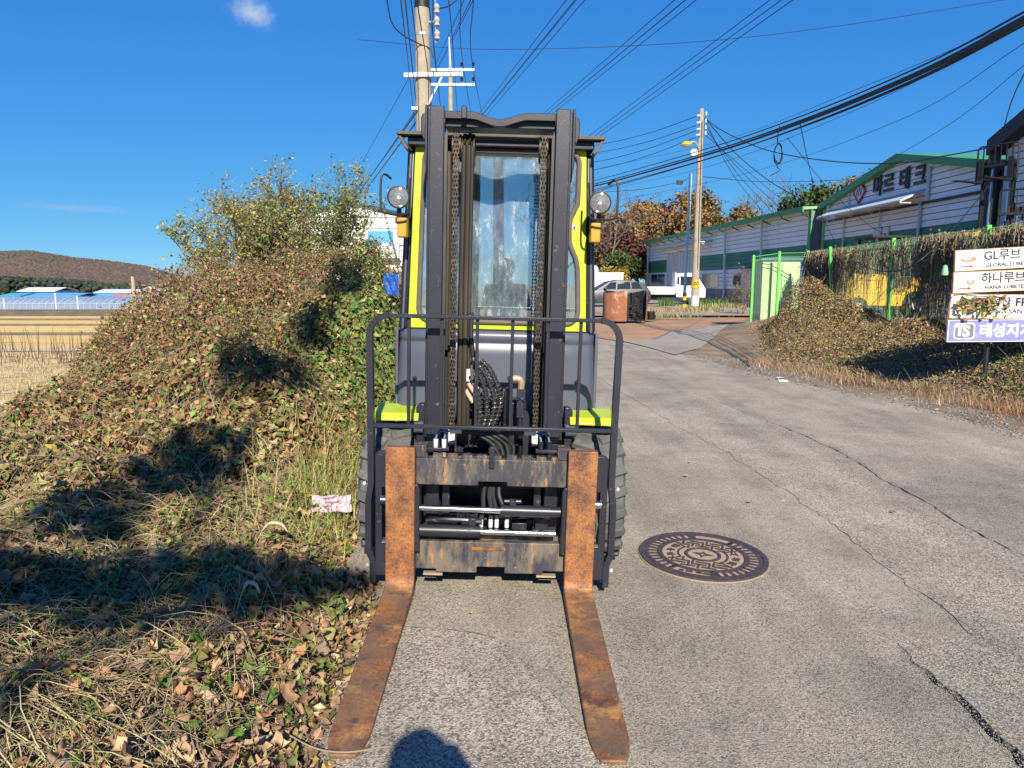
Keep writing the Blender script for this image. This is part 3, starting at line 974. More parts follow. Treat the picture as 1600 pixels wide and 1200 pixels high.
for s in (-1, 1):
    hole = [(s * .470, .24), (s * .502, .24), (s * .502, .50), (s * .470, .50)]
    outer = [(s * .345, .075), (s * .533, .075), (s * .533, .655), (s * .515, .668), (s * .345, .668)]
    inner2 = [(s * .36, .262), (s * .455, .262), (s * .455, .50), (s * .36, .50)]
    MB().prism(outer, 'y', .047, .085, [hole, inner2]).build('carriage_side_plate', M_STEEL, fl, 35, .004)
    MB().prism([(s * .325, .205), (s * .36, .205), (s * .36, .52), (s * .335, .525), (s * .325, .50)], 'y', .02, .10).build('positioner_ear', M_STEEL, fl, 35, .004)
    for z in (.24, .30, .36, .42):
        MB().cyl((s * .3425, .0185, z), (s * .3425, .03, z), .0075, 10).build('ear_hole', M_BLACK, fl)
    MB().box(s * .36, s * .30, .06, .13, .64, .70).build('hose_block', M_CARR, fl, 35, .004)
    MB().cyl((s * .507, .05, .44), (s * .46, .05, .44), .022, 14).build('pivot_pin', M_CHROME, fl)
    MB().box(s * .455, s * .475, .05, .075, .2, .38).build('wear_strip', M_STEEL, fl)
    # short brown feet under the lower bar
    MB().box(s * .22, s * .31, .056, .085, .079, .088).build('lower_hook_lip', M_TAN, fl)
# side shift cylinders
MB().cyl((-.325, .045, .408), (.05, .045, .404), .0145, 18).build('cylinder_rod', M_CHROME, fl)
cb = MB().cyl((.045, .045, .404), (.27, .045, .402), .027, 22).cyl((.27, .045, .402), (.32, .045, .402), .0245, 22).cyl((.262, .045, .402), (.272, .045, .402), .0295, 22).build('cylinder_barrel', M_STEEL, fl)
MB().box(.085, .115, .03, .07, .428, .455).cyl((.06, .05, .447), (.14, .05, .447), .011, 8).build('port_fitting', M_STEEL, cb, 35, .002)
MB().cyl((-.325, .045, .302), (-.045, .045, .300), .027, 22).build('cylinder_barrel', M_STEEL, fl)
MB().cyl((-.05, .045, .300), (.30, .045, .298), .0145, 18).build('cylinder_rod', M_CHROME, fl)
MB().tube(curve_pts([(-.30, .08, .335), (-.22, .06, .35), (-.14, .055, .352), (-.09, .055, .35)], 6), .011, 8).build('steel_pipe', M_STEEL, fl)
MB().obox((-.085, .055, .345), (.035, .03, .035)).cyl((-.07, .055, .345), (-.04, .055, .345), .013, 10).build('port_fitting', M_STEEL, fl, 35, .003)
for x in (-.045, .0, .028, .075):
    MB().cyl((x, .07, .315), (x, .07, .355), .010, 10).build('white_hose_end', M_DIRTYW, fl)
    MB().tube(curve_pts([(x, .07, .35), (x * .8, .09, .40), (x * .6 - .01, .11, .46), (x * .5, .16, .53)], 5), .011, 8).build('carriage_hose', M_BLACK, fl)
for x in (-.155, -.13, -.11):
    MB().cyl((x, .13, .335), (x, .13, .365), .008, 8).build('brass_nipple', M_TAN, fl)
# plates and brackets behind the positioner
bp = MB()
for s in (-1, 1):
    bp.box(s * .20, s * .235, .16, .22, .12, .62)
    bp.box(s * .10, s * .14, .16, .2, .12, .33)
bp.box(-.30, .30, .23, .25, .08, .30)
bp.box(-.3, -.16, .14, .2, .26, .33).box(.10, .17, .12, .18, .25, .32).box(.21, .27, .12, .18, .24, .34)
bp.box(-.3, .3, .2, .25, .5, .62)
bp.build('carriage_back_plates', M_STEEL, fl, 35, .003)

# ---- load backrest
br = empty('load_backrest', (0, 0, 0), parent=fl)
frame = []
W = .555
for s in (-1, 1):
    side = [(s * (W - .012), .06, .045), (s * (W - .012), .06, .15), (s * (W + .008), .06, .20), (s * (W + .008), .06, .44), (s * (W - .004), .06, .52), (s * (W - .002), .06, .80), (s * (W + .004), .065, 1.20)]
    mb = MB()
    for a, b2 in zip(side[:-1], side[1:]):
        mb.bar(a, b2, .042, .028, up=(1, 0, 0))
    arc = [(s * (W + .004 - .085 * (1 - math.cos(t))), .067, 1.20 + .085 * math.sin(t)) for t in np.linspace(0, math.pi / 2, 8)]
    for a, b2 in zip(arc[:-1], arc[1:]):
        mb.bar(a, b2, .040, .026, up=(1, 0, 0) if abs(b2[2] - a[2]) > abs(b2[0] - a[0]) else (0, 0, 1))
    mb.build('side_bar', M_STEEL, br, 35)
    for z in (.115, .135):
        pass
    MB().cyl((s * (W + .012), .035, .13), (s * (W + .012), .05, .13), .008, 8).build('bolt', M_DIRTYW, br)
    MB().cyl((s * (W + .025), .035, .52), (s * (W + .025), .05, .52), .007, 8).build('bolt', M_DIRTYW, br)
MB().bar((-.475, .067, 1.285), (.475, .067, 1.285), .030, .017).build('top_bar', M_STEEL, br, 35, .003)
MB().bar((-W + .01, .064, .785), (W - .01, .064, .785), .030, .017).build('lower_bar', M_STEEL, br, 35, .003)
for x in (-.385, -.238, -.079, .079, .238, .385):
    MB().bar((x, .075, .79), (x, .075, 1.28), .015, .015, up=(0, 1, 0)).build('backrest_rod', M_STEEL, br, 35, .002)

# ---- mast
TILT = .012      # metres back per metre up
def mx_(y, z): return y + TILT * z
def rail(mb, s, xin, xout, y0, y1, z0, z1, t=.016):
    """C channel, web on the outside"""
    def seg(xa, xb, ya, yb):
        pts = []
        for z in (z0, z1):
            for x, y in ((xa, ya), (xb, ya), (xb, yb), (xa, yb)):
                pts.append((s * x, mx_(y, z), z))
        mb.add(pts, [(0, 3, 2, 1), (4, 5, 6, 7), (0, 1, 5, 4), (1, 2, 6, 5), (2, 3, 7, 6), (3, 0, 4, 7)])
    seg(xin, xout, y0, y0 + t)
    seg(xout - t, xout, y0 + t, y1 - t)
    seg(xin, xout, y1 - t, y1)
for s in (-1, 1):
    mb = MB(); rail(mb, s, .250, .315, .165, .27, .07, 2.215)
    inr = mb.build('inner_mast_rail', M_STEEL, fl, 35, .004)
    mb = MB(); rail(mb, s, .275, .327, .195, .33, .05, 2.205)
    mb.build('outer_mast_rail', M_STEEL, fl, 35, .004)
    # greasy running strip on the inner flange
    MB().bar((s * .240, mx_(.175, .75), .75), (s * .240, mx_(.175, 2.1), 2.1), .012, .02, up=(0, 1, 0)).build('greasy_strip', M_GREASE2, inr)
    # bracket plates at the head of the outer rail
    br_ = MB().prism([(s * .340, 2.20), (s * .355, 2.192), (s * .362, 2.175), (s * .362, 2.11), (s * .352, 2.085), (s * .340, 2.075)], 'y', .255, .40).build('mast_head_bracket', M_STEEL, fl, 35, .004)
    MB().prism([(s * .328, 2.225), (s * .339, 2.225), (s * .340, 1.98), (s * .330, 1.90)], 'y', .222, .36).build('mast_head_plate', M_STEEL, fl, 35, .003)
    # lift cylinder behind the rail
    MB().cyl((s * .243, mx_(.37, .15), .15), (s * .243, mx_(.37, 1.25), 1.25), .034, 16).build('lift_cylinder', M_STEEL, fl)
    MB().cyl((s * .243, mx_(.37, 1.25), 1.25), (s * .243, mx_(.37, 2.1), 2.1), .022, 16).build('lift_rod', M_GREASE2, fl)
# curved cross head of the inner mast
prof = []
for x in np.linspace(-.25, .25, 41):
    dip = .030 * (math.cos(min(1, max(0, (abs(x + .005) / .135))) * math.pi) + 1) / 2
    prof.append((x, 2.200 - dip))
poly = prof + [(.25, 2.148), (-.25, 2.148)]
poly = prof + [(x, z - .034) for x, z in reversed(prof)]
ch = MB().prism(poly, 'y', .215, .245).build('mast_cross_head', M_STEEL, fl, 50, .003)
MB().prism([(x, z - .012) for x, z in prof] + [(.25, 2.136), (-.25, 2.136)], 'y', .2455, .38).build('cross_head_plate', M_STEEL, ch, 35, .003)
MB().prism([(-.175, 2.165), (-.15, 2.165), (-.15, 2.215), (-.157, 2.222), (-.170, 2.222), (-.175, 2.215)], 'y', .20, .235).build('lifting_lug', M_STEEL, ch, 35, .003)
MB().box(-.26, .26, .33, .36, .42, .60).build('mast_cross_tie', M_STEEL, fl, 35, .004)

# chains and pulleys
for s in (-1, 1):
    xc = s * .202
    mb = MB()
    zz = .74
    k = 0
    while zz < 2.115:
        y = mx_(.262, zz)
        if k % 2 == 0:
            for dx in (-.0115, .0, .0115):
                mb.box(xc + dx - .0022, xc + dx + .0022, y - .010, y + .010, zz - .004, zz + .0255)
        else:
            for dx in (-.006, .006):
                mb.box(xc + dx - .0025, xc + dx + .0025, y - .0085, y + .0085, zz - .004, zz + .0255)
        mb.cyl((xc - .0145, y, zz), (xc + .0145, y, zz), .005, 6)
        zz += .0195
        k += 1
    mb.build('lift_chain', M_GREASE, fl, 35)
    MB().lathe([(.001, -.02), (.062, -.02), (.062, -.014), (.05, -.012), (.05, .012), (.062, .014), (.062, .02), (.001, .02)], 24, 'x', (xc, mx_(.318, 2.06), 2.06)).build('chain_pulley', M_GREASE, fl)
    MB().box(xc - .016, xc + .016, mx_(.262, .7) - .016, mx_(.262, .7) + .016, .66, .735).build('chain_anchor', M_DIRTYW, fl, 35, .003)
    MB().tube([(s * .222, mx_(.30, .75), .75), (s * .226, mx_(.30, 1.45), 1.45), (s * .226, mx_(.30, 1.82), 1.82)], .006, 8).build('mast_pipe', M_GREASE2, fl)
# hose column on the left of the mast
for k, (x, y, r) in enumerate(((-.165, .25, .011), (-.143, .246, .013), (-.128, .262, .011))):
    MB().tube([(x, mx_(y, .80), .72), (x - .002, mx_(y, 1.4), 1.4), (x, mx_(y, 2.04), 2.06), (x + .002, mx_(y + .05, 2.1), 2.115), (x + .003, mx_(y + .12, 2.04), 2.04)], r, 10).build('mast_hose', M_GREASE2, fl)
lh = MB().lathe([(.001, -.03), (.07, -.03), (.07, -.025), (.05, -.018), (.06, -.008), (.06, .008), (.05, .018), (.07, .025), (.07, .03), (.001, .03)], 24, 'x', (-.148, mx_(.325, 2.06), 2.045)).build('hose_pulley', M_GREASE2, fl)

# ---- hydraulic hoses with spiral guard, pipes and couplings in the middle
def spiral(ctrl, r, name='spiral_hose'):
    pts = curve_pts(ctrl, 14)
    h = MB().tube(pts, r, 10).build(name, M_BLACK, fl)
    # spiral guard: helix round the centre line
    hel = []
    L = 0
    prev = pts[0]
    frames = []
    for i, p in enumerate(pts):
        d = (pts[min(i + 1, len(pts) - 1)] - pts[max(0, i - 1)]).normalized()
        s = d.cross(Vector((0, 1, 0)))
        s.normalize()
        frames.append((p, s, d.cross(s)))
    for i in range((len(frames) - 1) * 6):
        k = i // 6; t = (i % 6) / 6
        p = frames[k][0].lerp(frames[k + 1][0], t)
        if hel: L += (p - prev).length
        prev = p
        an = L / .021 * 2 * math.pi
        hel.append(p + (frames[k][1] * math.cos(an) + frames[k][2] * math.sin(an)) * (r + .001))
    MB().tube(hel, .0042, 5).build('spiral_guard', M_SPIRAL, h)
M_SPIRAL = pbr('hose_guard_plastic', (.04, .04, .043), .25, 0, .2, 30, (.14, .14, .145), 60, .55, .62, .3)
for o in ((.0, 0, 0), (.026, .012, -.01), (-.024, -.008, -.02), (.045, .03, .005)):
    ox, oy, oz = o
    spiral([(-.115 + ox, .30 + oy, 1.06 + oz), (-.085 + ox * 1.3, .285 + oy, 1.02 + oz), (-.045 + ox * 1.4, .275 + oy, .93 + oz), (-.035 + ox * 1.4, .27 + oy, .84), (-.05 + ox, .26 + oy, .75), (-.085 + ox, .22 + oy, .66)], .0115)
for ctrl in ([(-.118, .275, 1.30), (-.116, .26, 1.18), (-.105, .255, 1.10), (-.10, .26, 1.05)], [(-.135, .27, 1.02), (-.112, .262, .98), (-.09, .265, .93)]):
    MB().tube(curve_pts(ctrl, 8), .012, 10).build('carriage_hose', M_BLACK, fl)
MB().cyl((-.112, .25, 1.05), (-.108, .25, .98), .009, 10).cyl((-.112, .25, 1.0), (-.111, .25, .985), .013, 6).build('hose_coupling', M_CHROME, fl)
for a, b2, r in (((-.10, .255, 1.085), (-.085, .25, 1.065), .013), ((-.125, .262, .96), (-.095, .25, .92), .012), ((-.10, .25, .965), (-.08, .25, .935), .011), ((-.14, .26, .93), (-.10, .25, .87), .012)):
    MB().cyl(a, b2, r, 10).build('brass_nipple', M_TAN, fl)
MB().box(-.135, -.118, .25, .27, .97, 1.03).build('clamp_plate', M_DIRTYW, fl, 35, .002)
# right hand valve block with elbow and corrugated sleeve
MB().tube(curve_pts([(.065, .24, .985), (.09, .235, .992), (.118, .235, .99), (.128, .24, .97), (.128, .245, .945)], 5), .016, 10).build('elbow_fitting', M_TAN, fl)
MB().box(.108, .145, .235, .275, .80, .945).cyl((.127, .255, .80), (.127, .255, .74), .013, 10).build('valve_block', M_STEEL, fl, 35, .004)
MB().tube([(.105, .23, .90), (.118, .228, .905), (.135, .228, .895), (.148, .232, .905)], .0025, 5).tube([(.107, .23, .885), (.125, .228, .90), (.147, .23, .878)], .002, 5).build('tie_wire', M_CHROME, fl)
MB().cyl((.062, .25, .93), (.062, .25, .70), .016, 12).cyl((.062, .25, .945), (.062, .25, .93), .011, 8).build('steel_pipe', M_STEEL, fl)
cor = []
zz = .735
pts, rr = [], []
for i in range(40):
    t = i / 39
    pts.append((.127 + .006 * math.sin(t * 3), .24 - .05 * t, .735 - .13 * t)); rr.append(.014 if i % 2 else .010)
MB().tube(pts, rr, 10).build('corrugated_sleeve', M_BLACK, fl)
MB().tube(curve_pts([(.07, .22, .78), (.055, .19, .71), (.06, .15, .645)], 8), .015, 10).build('carriage_hose', M_BLACK, fl)
# hoses running out to both sides under the backrest bar, with pale sleeves and blue tails
for s in (-1, 1):
    MB().tube(curve_pts([(s * .005, .13, .74), (s * .08, .125, .752), (s * .15, .12, .757)], 8), .0125, 10).build('carriage_hose', M_BLACK, fl)
    MB().tube([(s * .145, .12, .757), (s * .175, .118, .759), (s * .20, .116, .755)], .014, 10).build('pale_sleeve', M_DIRTYW, fl)
    for dx in (.0, .038):
        MB().tube(curve_pts([(s * (.195 + dx * .3), .115, .757), (s * (.212 + dx), .11, .752), (s * (.222 + dx), .105, .73), (s * (.224 + dx), .10, .715)], 6), .005, 6).build('blue_tail', M_BLUE, fl)
        MB().cyl((s * (.224 + dx), .10, .72), (s * (.224 + dx), .10, .682), .0115, 8, .010).build('white_hose_end' if s < 0 else 'dark_hose_end', M_DIRTYW if s < 0 else M_STEEL, fl)
        MB().cyl((s * (.224 + dx), .10, .655), (s * (.224 + dx), .10, .615), .011, 8).build('brass_nipple', M_TAN if s < 0 else M_STEEL, fl)
    MB().box(s * .20, s * .345, .085, .115, .668, .682).build('hose_shelf', M_STEEL, fl, 35, .002)
for k in range(4):
    MB().tube(curve_pts([(-.13 + .01 * k, .2, .74), (-.06 + .025 * k, .13 - .008 * k, .735 + .006 * k), (.0 + .03 * k, .115, .70), (.03 + .022 * k, .11, .65)], 8), .0105, 8).build('carriage_hose', M_BLACK, fl)
MB().prism([(-.012, .60), (.012, .60), (.012, .70), (-.012, .70)], 'y', .045, .06).build('centre_hook', M_STEEL, fl, 35, .003)

# ---- front axle, frame and wheels
MB().box(-.42, .42, .45, .85, .16, .42).box(-.16, .16, .42, .52, .42, .86).build('front_axle', M_STEEL, fl, 35, .008)
MB().prism([(-.30, .55), (.30, .55), (.30, .68), (.20, .70), (.17, .80), (.12, .845), (.05, .85), (.03, .80), (-.03, .80), (-.05, .85), (-.12, .845), (-.17, .80), (-.20, .70), (-.30, .68)], 'y', .40, .43).build('mast_mount', M_STEEL, fl, 35, .004)
for s in (-1, 1):
    whl = empty('wheel', (s * .535, .61, .345), parent=fl)
    prof = [(.20, -.125), (.235, -.132), (.30, -.13), (.325, -.115), (.332, -.08), (.334, 0), (.332, .08), (.325, .115), (.30, .13), (.235, .132), (.20, .125)]
    ty = MB().lathe(prof, 48, 'x').build('tyre', M_RUBBER, whl, 40)
    lug = MB()
    for k in range(20):
        for side in (-1, 1):
            an = 2 * math.pi * (k + (.25 if side > 0 else -.25)) / 20
            mat = Matrix.Rotation(an, 4, 'X') @ Matrix.Translation((side * .068, 0, .336)) @ Matrix.Rotation(side * .35, 4, 'Z')
            pts = []
            for z, sc in ((-.02, 1.0), (.014, .86)):
                for dx, dy in ((-.068, -.031), (.068, -.024), (.068, .024), (-.068, .031)):
                    pts.append((mat @ Vector((dx * side * sc, dy * sc, z)))[:])
            lug.add(pts, [(0, 3, 2, 1), (4, 5, 6, 7), (0, 1, 5, 4), (1, 2, 6, 5), (2, 3, 7, 6), (3, 0, 4, 7)])
    lug.build('tread_lugs', M_RUBBER, whl, 30, .004)['kind'] = 'stuff'
    MB().lathe([(.04, s * .06), (.12, s * .06), (.17, s * .10), (.20, s * .125), (.20, -s * .12), (.04, -s * .12)], 32, 'x').build('rim', M_DIRTYW, whl)
    # fender of lime sheet above the wheel
    fo, fi = s * .625, s * .385
    f1 = [(fi, .44, .775), (fo, .44, .785), (fo, .80, .80), (fi, .80, .80)]
    mb = MB()
    mb.add([(fi, .43, .748), (fo, .42, .748), (fo, .45, .772), (fi, .45, .772), (fo, .70, .778), (fi, .70, .778), (fi, .43, .735), (fo, .42, .735), (fo, .70, .745), (fi, .70, .745)],
           [(0, 1, 2, 3), (3, 2, 4, 5), (6, 7, 1, 0), (7, 8, 4, 2, 1), (6, 0, 3, 5, 9), (6, 9, 8, 7), (9, 5, 4, 8)])
    mb.build('fender', M_LIME, fl, 30, .004)
    MB().prism([(.46, .735), (1.0, .755), (1.0, .62), (.94, .66), (.86, .71), (.40 + .21, .735)], 'x', fi - s * .004, fi + s * .012).build('fender_inner', M_BLACK, fl)
    # slate bracket between mast and fender
    MB().prism([(s * .355, .62), (s * .40, .62), (s * .40, .80), (s * .385, .82), (s * .355, .82)], 'y', .46, .52).build('cowl_bracket', M_STEEL, fl, 35, .006)
    MB().cyl((s * .36, .45, .70), (s * .42, .45, .70), .03, 14).build('tilt_pin', M_GREYP, fl)
    # rear steer wheels, small
    rw = empty('wheel', (s * .50, 2.15, .27), parent=fl)
    MB().lathe([(.14, -.09), (.24, -.095), (.265, -.07), (.27, 0), (.265, .07), (.24, .095), (.14, .09)], 32, 'x').build('tyre', M_RUBBER, rw)
    MB().lathe([(.03, .05), (.14, .07), (.14, -.07), (.03, -.05)], 24, 'x').build('rim', M_DIRTYW, rw)
    # step behind the front wheel
    MB().box(s * .50, s * .60, 1.05, 1.45, .40, .44).build('step', M_STEEL, fl, 35, .006)

# ---- cab
cab = fl
# lower front panel with a pressed ridge
hwz = lambda z: .545 - (z - .72) / .46 * .022
rows = []
for z, dy in ((.715, .0), (.80, -.004), (1.06, -.006), (1.105, -.004), (1.118, .006), (1.128, .006), (1.138, -.004), (1.165, -.006), (1.178, .004), (1.19, .018)):
    wz = hwz(z)
    row = []
    for t in (-1, -.985, -.96, -.9, -.5, 0, .5, .9, .96, .985, 1):
        curve = .10 * max(0, (abs(t) - .88) / .12) ** 2
        row.append((wz * t, .64 + dy + curve, z))
    rows.append(row)
lp = MB().sheet(rows).build('front_panel', M_GREYP, cab, 60)
sl = lp.modifiers.new('solid', 'SOLIDIFY'); sl.thickness = .006; sl.offset = 0
for s in (-1, 1):
    for z in (.76, .93):
        MB().cyl((s * .43, .622, z), (s * .43, .64, z), .011, 10, .011).cyl((s * .43, .616, z), (s * .43, .622, z), .006, 6).build('panel_bolt', M_STEEL, lp)
    # side sheets of the lower cab and door skins
    MB().prism([(.70, .72), (1.75, .72), (1.75, 1.18), (.70, 1.18)], 'x', s * .528, s * .545).build('lower_side_panel', M_GREYP, cab, 35, .006)
# yellow windscreen surround with its window opening (right side steps in round the key lock)
zt, zb = 2.118, 1.195
outer = [(-.470, zb), (.470, zb), (.436, zt), (-.436, zt)]
def arc2(cx, cz, r, a0, a1, n=6):
    return [(cx + r * math.cos(R(a)), cz + r * math.sin(R(a))) for a in np.linspace(a0, a1, n)]
hole = arc2(-.352, 1.295, .062, 180, 270) + arc2(.362, 1.295, .062, 270, 360) + [(.418, 1.45), (.412, 1.53), (.402, 1.575), (.378, 1.625), (.366, 1.66), (.362, 1.72), (.366, 1.775), (.384, 1.815), (.40, 1.85), (.402, 1.90)] + arc2(.350, 2.052, .052, 0, 90) + arc2(-.338, 2.052, .052, 90, 180)
ws = MB().prism(outer, 'y', .645, .675, [hole]).build('windscreen_surround', M_LIME, cab, 35, .004)
MB().tube([(x, .643, z) for x, z in hole], .0125, 8, closed=True).build('window_seal', M_SEAL, ws)
MB().prism(hole, 'y', .657, .661).build('windscreen', M_GLASS, cab, None)
MB().cyl((.388, .640, 1.735), (.388, .646, 1.735), .013, 14).build('key_lock', M_DIRTYW, ws)
MB().cyl((.388, .634, 1.735), (.388, .641, 1.735), .006, 10).build('key_slot', M_RUST, ws)
# lower part of the surround seen below the glass
for s in (-1, 1):
    # black front posts outside the surround, flaring towards the foot
    MB().add([(s * .472, .650, 1.19), (s * .522, .665, 1.19), (s * .522, .78, 1.19), (s * .472, .78, 1.19), (s * .438, .650, 2.10), (s * .478, .665, 2.10), (s * .478, .78, 2.10), (s * .438, .78, 2.10)],
             [(0, 3, 2, 1), (4, 5, 6, 7), (0, 1, 5, 4), (1, 2, 6, 5), (2, 3, 7, 6), (3, 0, 4, 7)]).build('front_post', M_STEEL, cab, 35, .012)
    MB().bar((s * .498, .655, 1.19), (s * .459, .655, 2.08), .01, .012, up=(0, 1, 0)).build('post_trim', M_GREYP, cab)
    MB().bar((s * .505, 1.70, 1.18), (s * .46, 1.62, 2.10), .06, .06, up=(0, 1, 0)).build('rear_post', M_STEEL, cab, 35, .01)
    MB().add([(s * .515, .78, 1.19), (s * .51, 1.68, 1.19), (s * .466, 1.60, 2.08), (s * .47, .78, 2.08)], [(0, 1, 2, 3)]).build('side_window', M_GLASS, cab)
    MB().bar((s * .512, 1.22, 1.19), (s * .468, 1.22, 2.08), .03, .03, up=(0, 1, 0)).build('window_divider', M_BLACK, cab)
# roof with visor lips, milky panel in the middle
rf = MB()
rf.box(-.47, -.35, .60, 1.72, 2.115, 2.155).box(.35, .47, .60, 1.72, 2.115, 2.155).box(-.35, .35, 1.50, 1.72, 2.115, 2.155).box(-.35, .35, .60, .66, 2.118, 2.152)
roof = rf.build('roof', M_STEEL, cab, 35, .006)
MB().box(-.345, .345, .665, 1.495, 2.126, 2.136).build('roof_panel', M_ROOFG, roof, None)
MB().prism([(-.52, 2.168), (-.515, 2.176), (.515, 2.176), (.52, 2.168), (.512, 2.158), (-.512, 2.158)], 'y', .56, .64).build('visor', M_RUSTEDGE, roof, 35, .003)
for s in (-1, 1):
    MB().prism([(s * .522, 2.166), (s * .512, 2.172), (s * .462, 2.10), (s * .466, 2.085), (s * .485, 2.10)], 'y', .57, 1.72).build('drip_edge', M_RUSTEDGE, roof, 35, .003)
MB().cyl((-.42, .645, 2.138), (.42, .645, 2.138), .012, 10).build('gutter_pipe', M_SEAL, roof)
# rear wall with arched window
arch = [(-.36, 1.22), (.36, 1.22), (.36, 1.86)] + [(.36 * math.cos(R(a)) * 1.0, 1.86 + .12 * math.sin(R(a))) for a in np.linspace(8, 172, 12)] + [(-.36, 1.86)]
MB().prism([(-.50, .72), (.50, .72), (.455, 2.11), (-.455, 2.11)], 'y', 1.66, 1.70, [arch]).build('rear_wall', M_BLACK, cab)
MB().prism(arch, 'y', 1.675, 1.681).build('rear_window', M_FILM, cab, None)
MB().box(-.49, .49, .70, 1.66, .70, .73).build('cab_floor', M_BLACK, cab)
MB().prism([(.70, .75), (.70, 1.22), (.78, 1.22), (.90, 1.12), (.90, .75)], 'x', -.45, .45).build('dashboard', M_SEAT, cab, 35, .01)
# steering wheel on its column
stw = empty('steering_wheel', (.0, .98, 1.27), parent=cab, rot=(R(-38), 0, 0))
MB().tube([(.165 * math.cos(a), .165 * math.sin(a), 0) for a in np.linspace(0, 2 * math.pi, 33)[:-1]], .015, 8, closed=True).build('wheel_rim', M_BLACK, stw)
sp_ = MB()
for a in (90, 210, 330): sp_.bar((0, 0, -.01), (.16 * math.cos(R(a)), .16 * math.sin(R(a)), 0), .025, .01)
sp_.cyl((0, 0, -.02), (0, 0, .015), .04, 16)
sp_.build('spokes', M_BLACK, stw)
MB().cyl((0, 0, -.02), (0, -.02, -.38), .03, 12).build('column', M_SEAT, stw)
# seat wrapped in clear film
def cushion(x0, x1, y0, y1, z0, z1, lean=0):
    mb = MB(); nx, nz = 9, 9
    mb.prism([(x0, z0), (x1, z0), (x1, z1 - .06), (x1 - .06, z1), (x0 + .06, z1), (x0, z1 - .06)], 'y', y0, y1)
    return mb
st = empty('seat', (0, 0, 0), parent=cab)
cushion(-.24, .24, 1.42, 1.54, 1.06, 1.60).build('backrest', M_SEAT, st, 35, .035, seg=3)
MB().box(-.25, .25, 1.02, 1.46, .96, 1.09).build('cushion', M_SEAT, st, 35, .035, seg=3)
M_WRAP = glass_mat('clear_wrap', (.93, .96, .98), .12, .12, .35, (.7, .75, .78))
wr = cushion(-.25, .25, 1.405, 1.55, 1.05, 1.615).build('clear_wrap', M_WRAP, st, 35, .03)
lever = MB()
for x in (.26, .31, .36): lever.tube([(x, .86, 1.1), (x, .84, 1.26), (x, .83, 1.33)], [.006, .006, .012], 8)
lever.build('control_levers', M_BLACK, cab)
# counterweight and engine hood
MB().prism([(1.10, .34), (2.42, .34), (2.50, .55), (2.50, .98), (2.40, 1.08), (1.72, 1.10), (1.10, .75)], 'x', -.50, .50).build('counterweight', M_GREYP, fl, 35, .04)
MB().box(-.47, .47, .85, 1.8, .30, .72).build('chassis', M_STEEL, fl, 35, .01)

# ---- lamps, guards and indicators
for s in (-1, 1):
    lamp = empty('head_lamp', (s * .497, .49, 1.845), parent=fl, rot=(0, 0, R(-4 * s)))
    MB().lathe([(.001, .075), (.030, .07), (.050, .03), (.056, .0), (.056, -.012), (.050, -.014), (.048, -.004)], 28, 'y').build('lamp_housing', M_BLACK, lamp)
    MB().lathe([(.001, .03), (.02, .026), (.04, .008), (.049, -.008)], 28, 'y').build('reflector', M_CHROME, lamp)
    MB().lathe([(.001, -.016), (.03, -.013), (.049, -.008)], 28, 'y').build('lens', M_LENS, lamp)
    MB().cyl((0, .02, .0), (0, -.002, 0), .010, 10).build('bulb', M_DIRTYW, lamp)
    g = [(s * .035, -.02, .085), (s * .06, -.05, .10), (s * .078, -.06, .085), (s * .082, -.06, 0), (s * .078, -.06, -.07), (s * .05, -.055, -.085), (s * -.03, -.05, -.085), (s * -.052, -.045, -.06), (s * -.055, -.04, .03), (s * -.058, -.02, .09)]
    MB().tube(curve_pts(g, 5), .0055, 6).build('guard_wire', M_BLACK, lamp)
    MB().cyl((0, .03, -.05), (0, .04, -.10), .012, 8).box(-.02, .02, .03, .12, -.12, -.095).build('lamp_bracket', M_BLACK, lamp)
    ind = empty('indicator', (s * .482, .52, 1.70), parent=fl)
    MB().box(-.024, .024, -.03, .03, -.048, .048).build('amber_lens', M_AMBER, ind, 35, .006)
    MB().box(-.02, .02, .03, .13, -.04, .07).build('indicator_base', M_BLACK, ind, 35, .004)
    MB().tube([(s * .482, .53, 1.75), (s * .485, .50, 1.765), (s * .49, .50, 1.74)], .004, 6).build('lamp_wire', M_BLACK, fl)
# ================================================================== factory buildings, fence, signs, vehicles on the right
M_SIDING = pbr('white_siding', (.86, .83, .78), .55, 0, .06, .6, (.52, .49, .44), 2.2, .58, .8, None, .05, 30, stretch=(1, 1, .12))
M_GSIDING = pbr('green_siding', (.02, .19, .085), .5, 0, .12, .8, (.03, .10, .07), 2, .6, .8)
M_GTRIM = pbr('green_trim', (.06, .27, .10), .5, 0, .1, 1.5)
M_GROOF = pbr('pale_green_roof', (.22, .48, .20), .5, 0, .1, 1.0)
M_SHEET = pbr('corrugated_sheet', (.52, .54, .57), .5, 0, .06, 1.0)
M_WINDOWP = pbr('dark_window_pane', (.03, .04, .045), .12, 0, .3, 1.0)
M_FRAMEW = pbr('white_window_frame', (.62, .62, .60), .5, 0, .04, 2)
M_STONEW = pbr('grey_stone_block', (.27, .26, .25), .9, 0, .25, 2.5, bmp=.4, bs=12)
M_PIPE = pbr('white_downpipe', (.60, .60, .58), .45, 0, .06, 2)
M_DARKROOF = pbr('dark_brown_verge', (.035, .03, .03), .6, 0, .2, 2)
M_LETTER = pbr('black_letter', (.015, .015, .018), .5, 0, .1, 5)
M_REDP = pbr('red_print', (.55, .03, .03), .5, 0, .1, 5)
M_BLUEP = pbr('blue_print', (.05, .10, .36), .5, 0, .1, 5)
M_CANOPY = pbr('canopy_sheet', (.50, .52, .54), .5, 0, .06, 1)

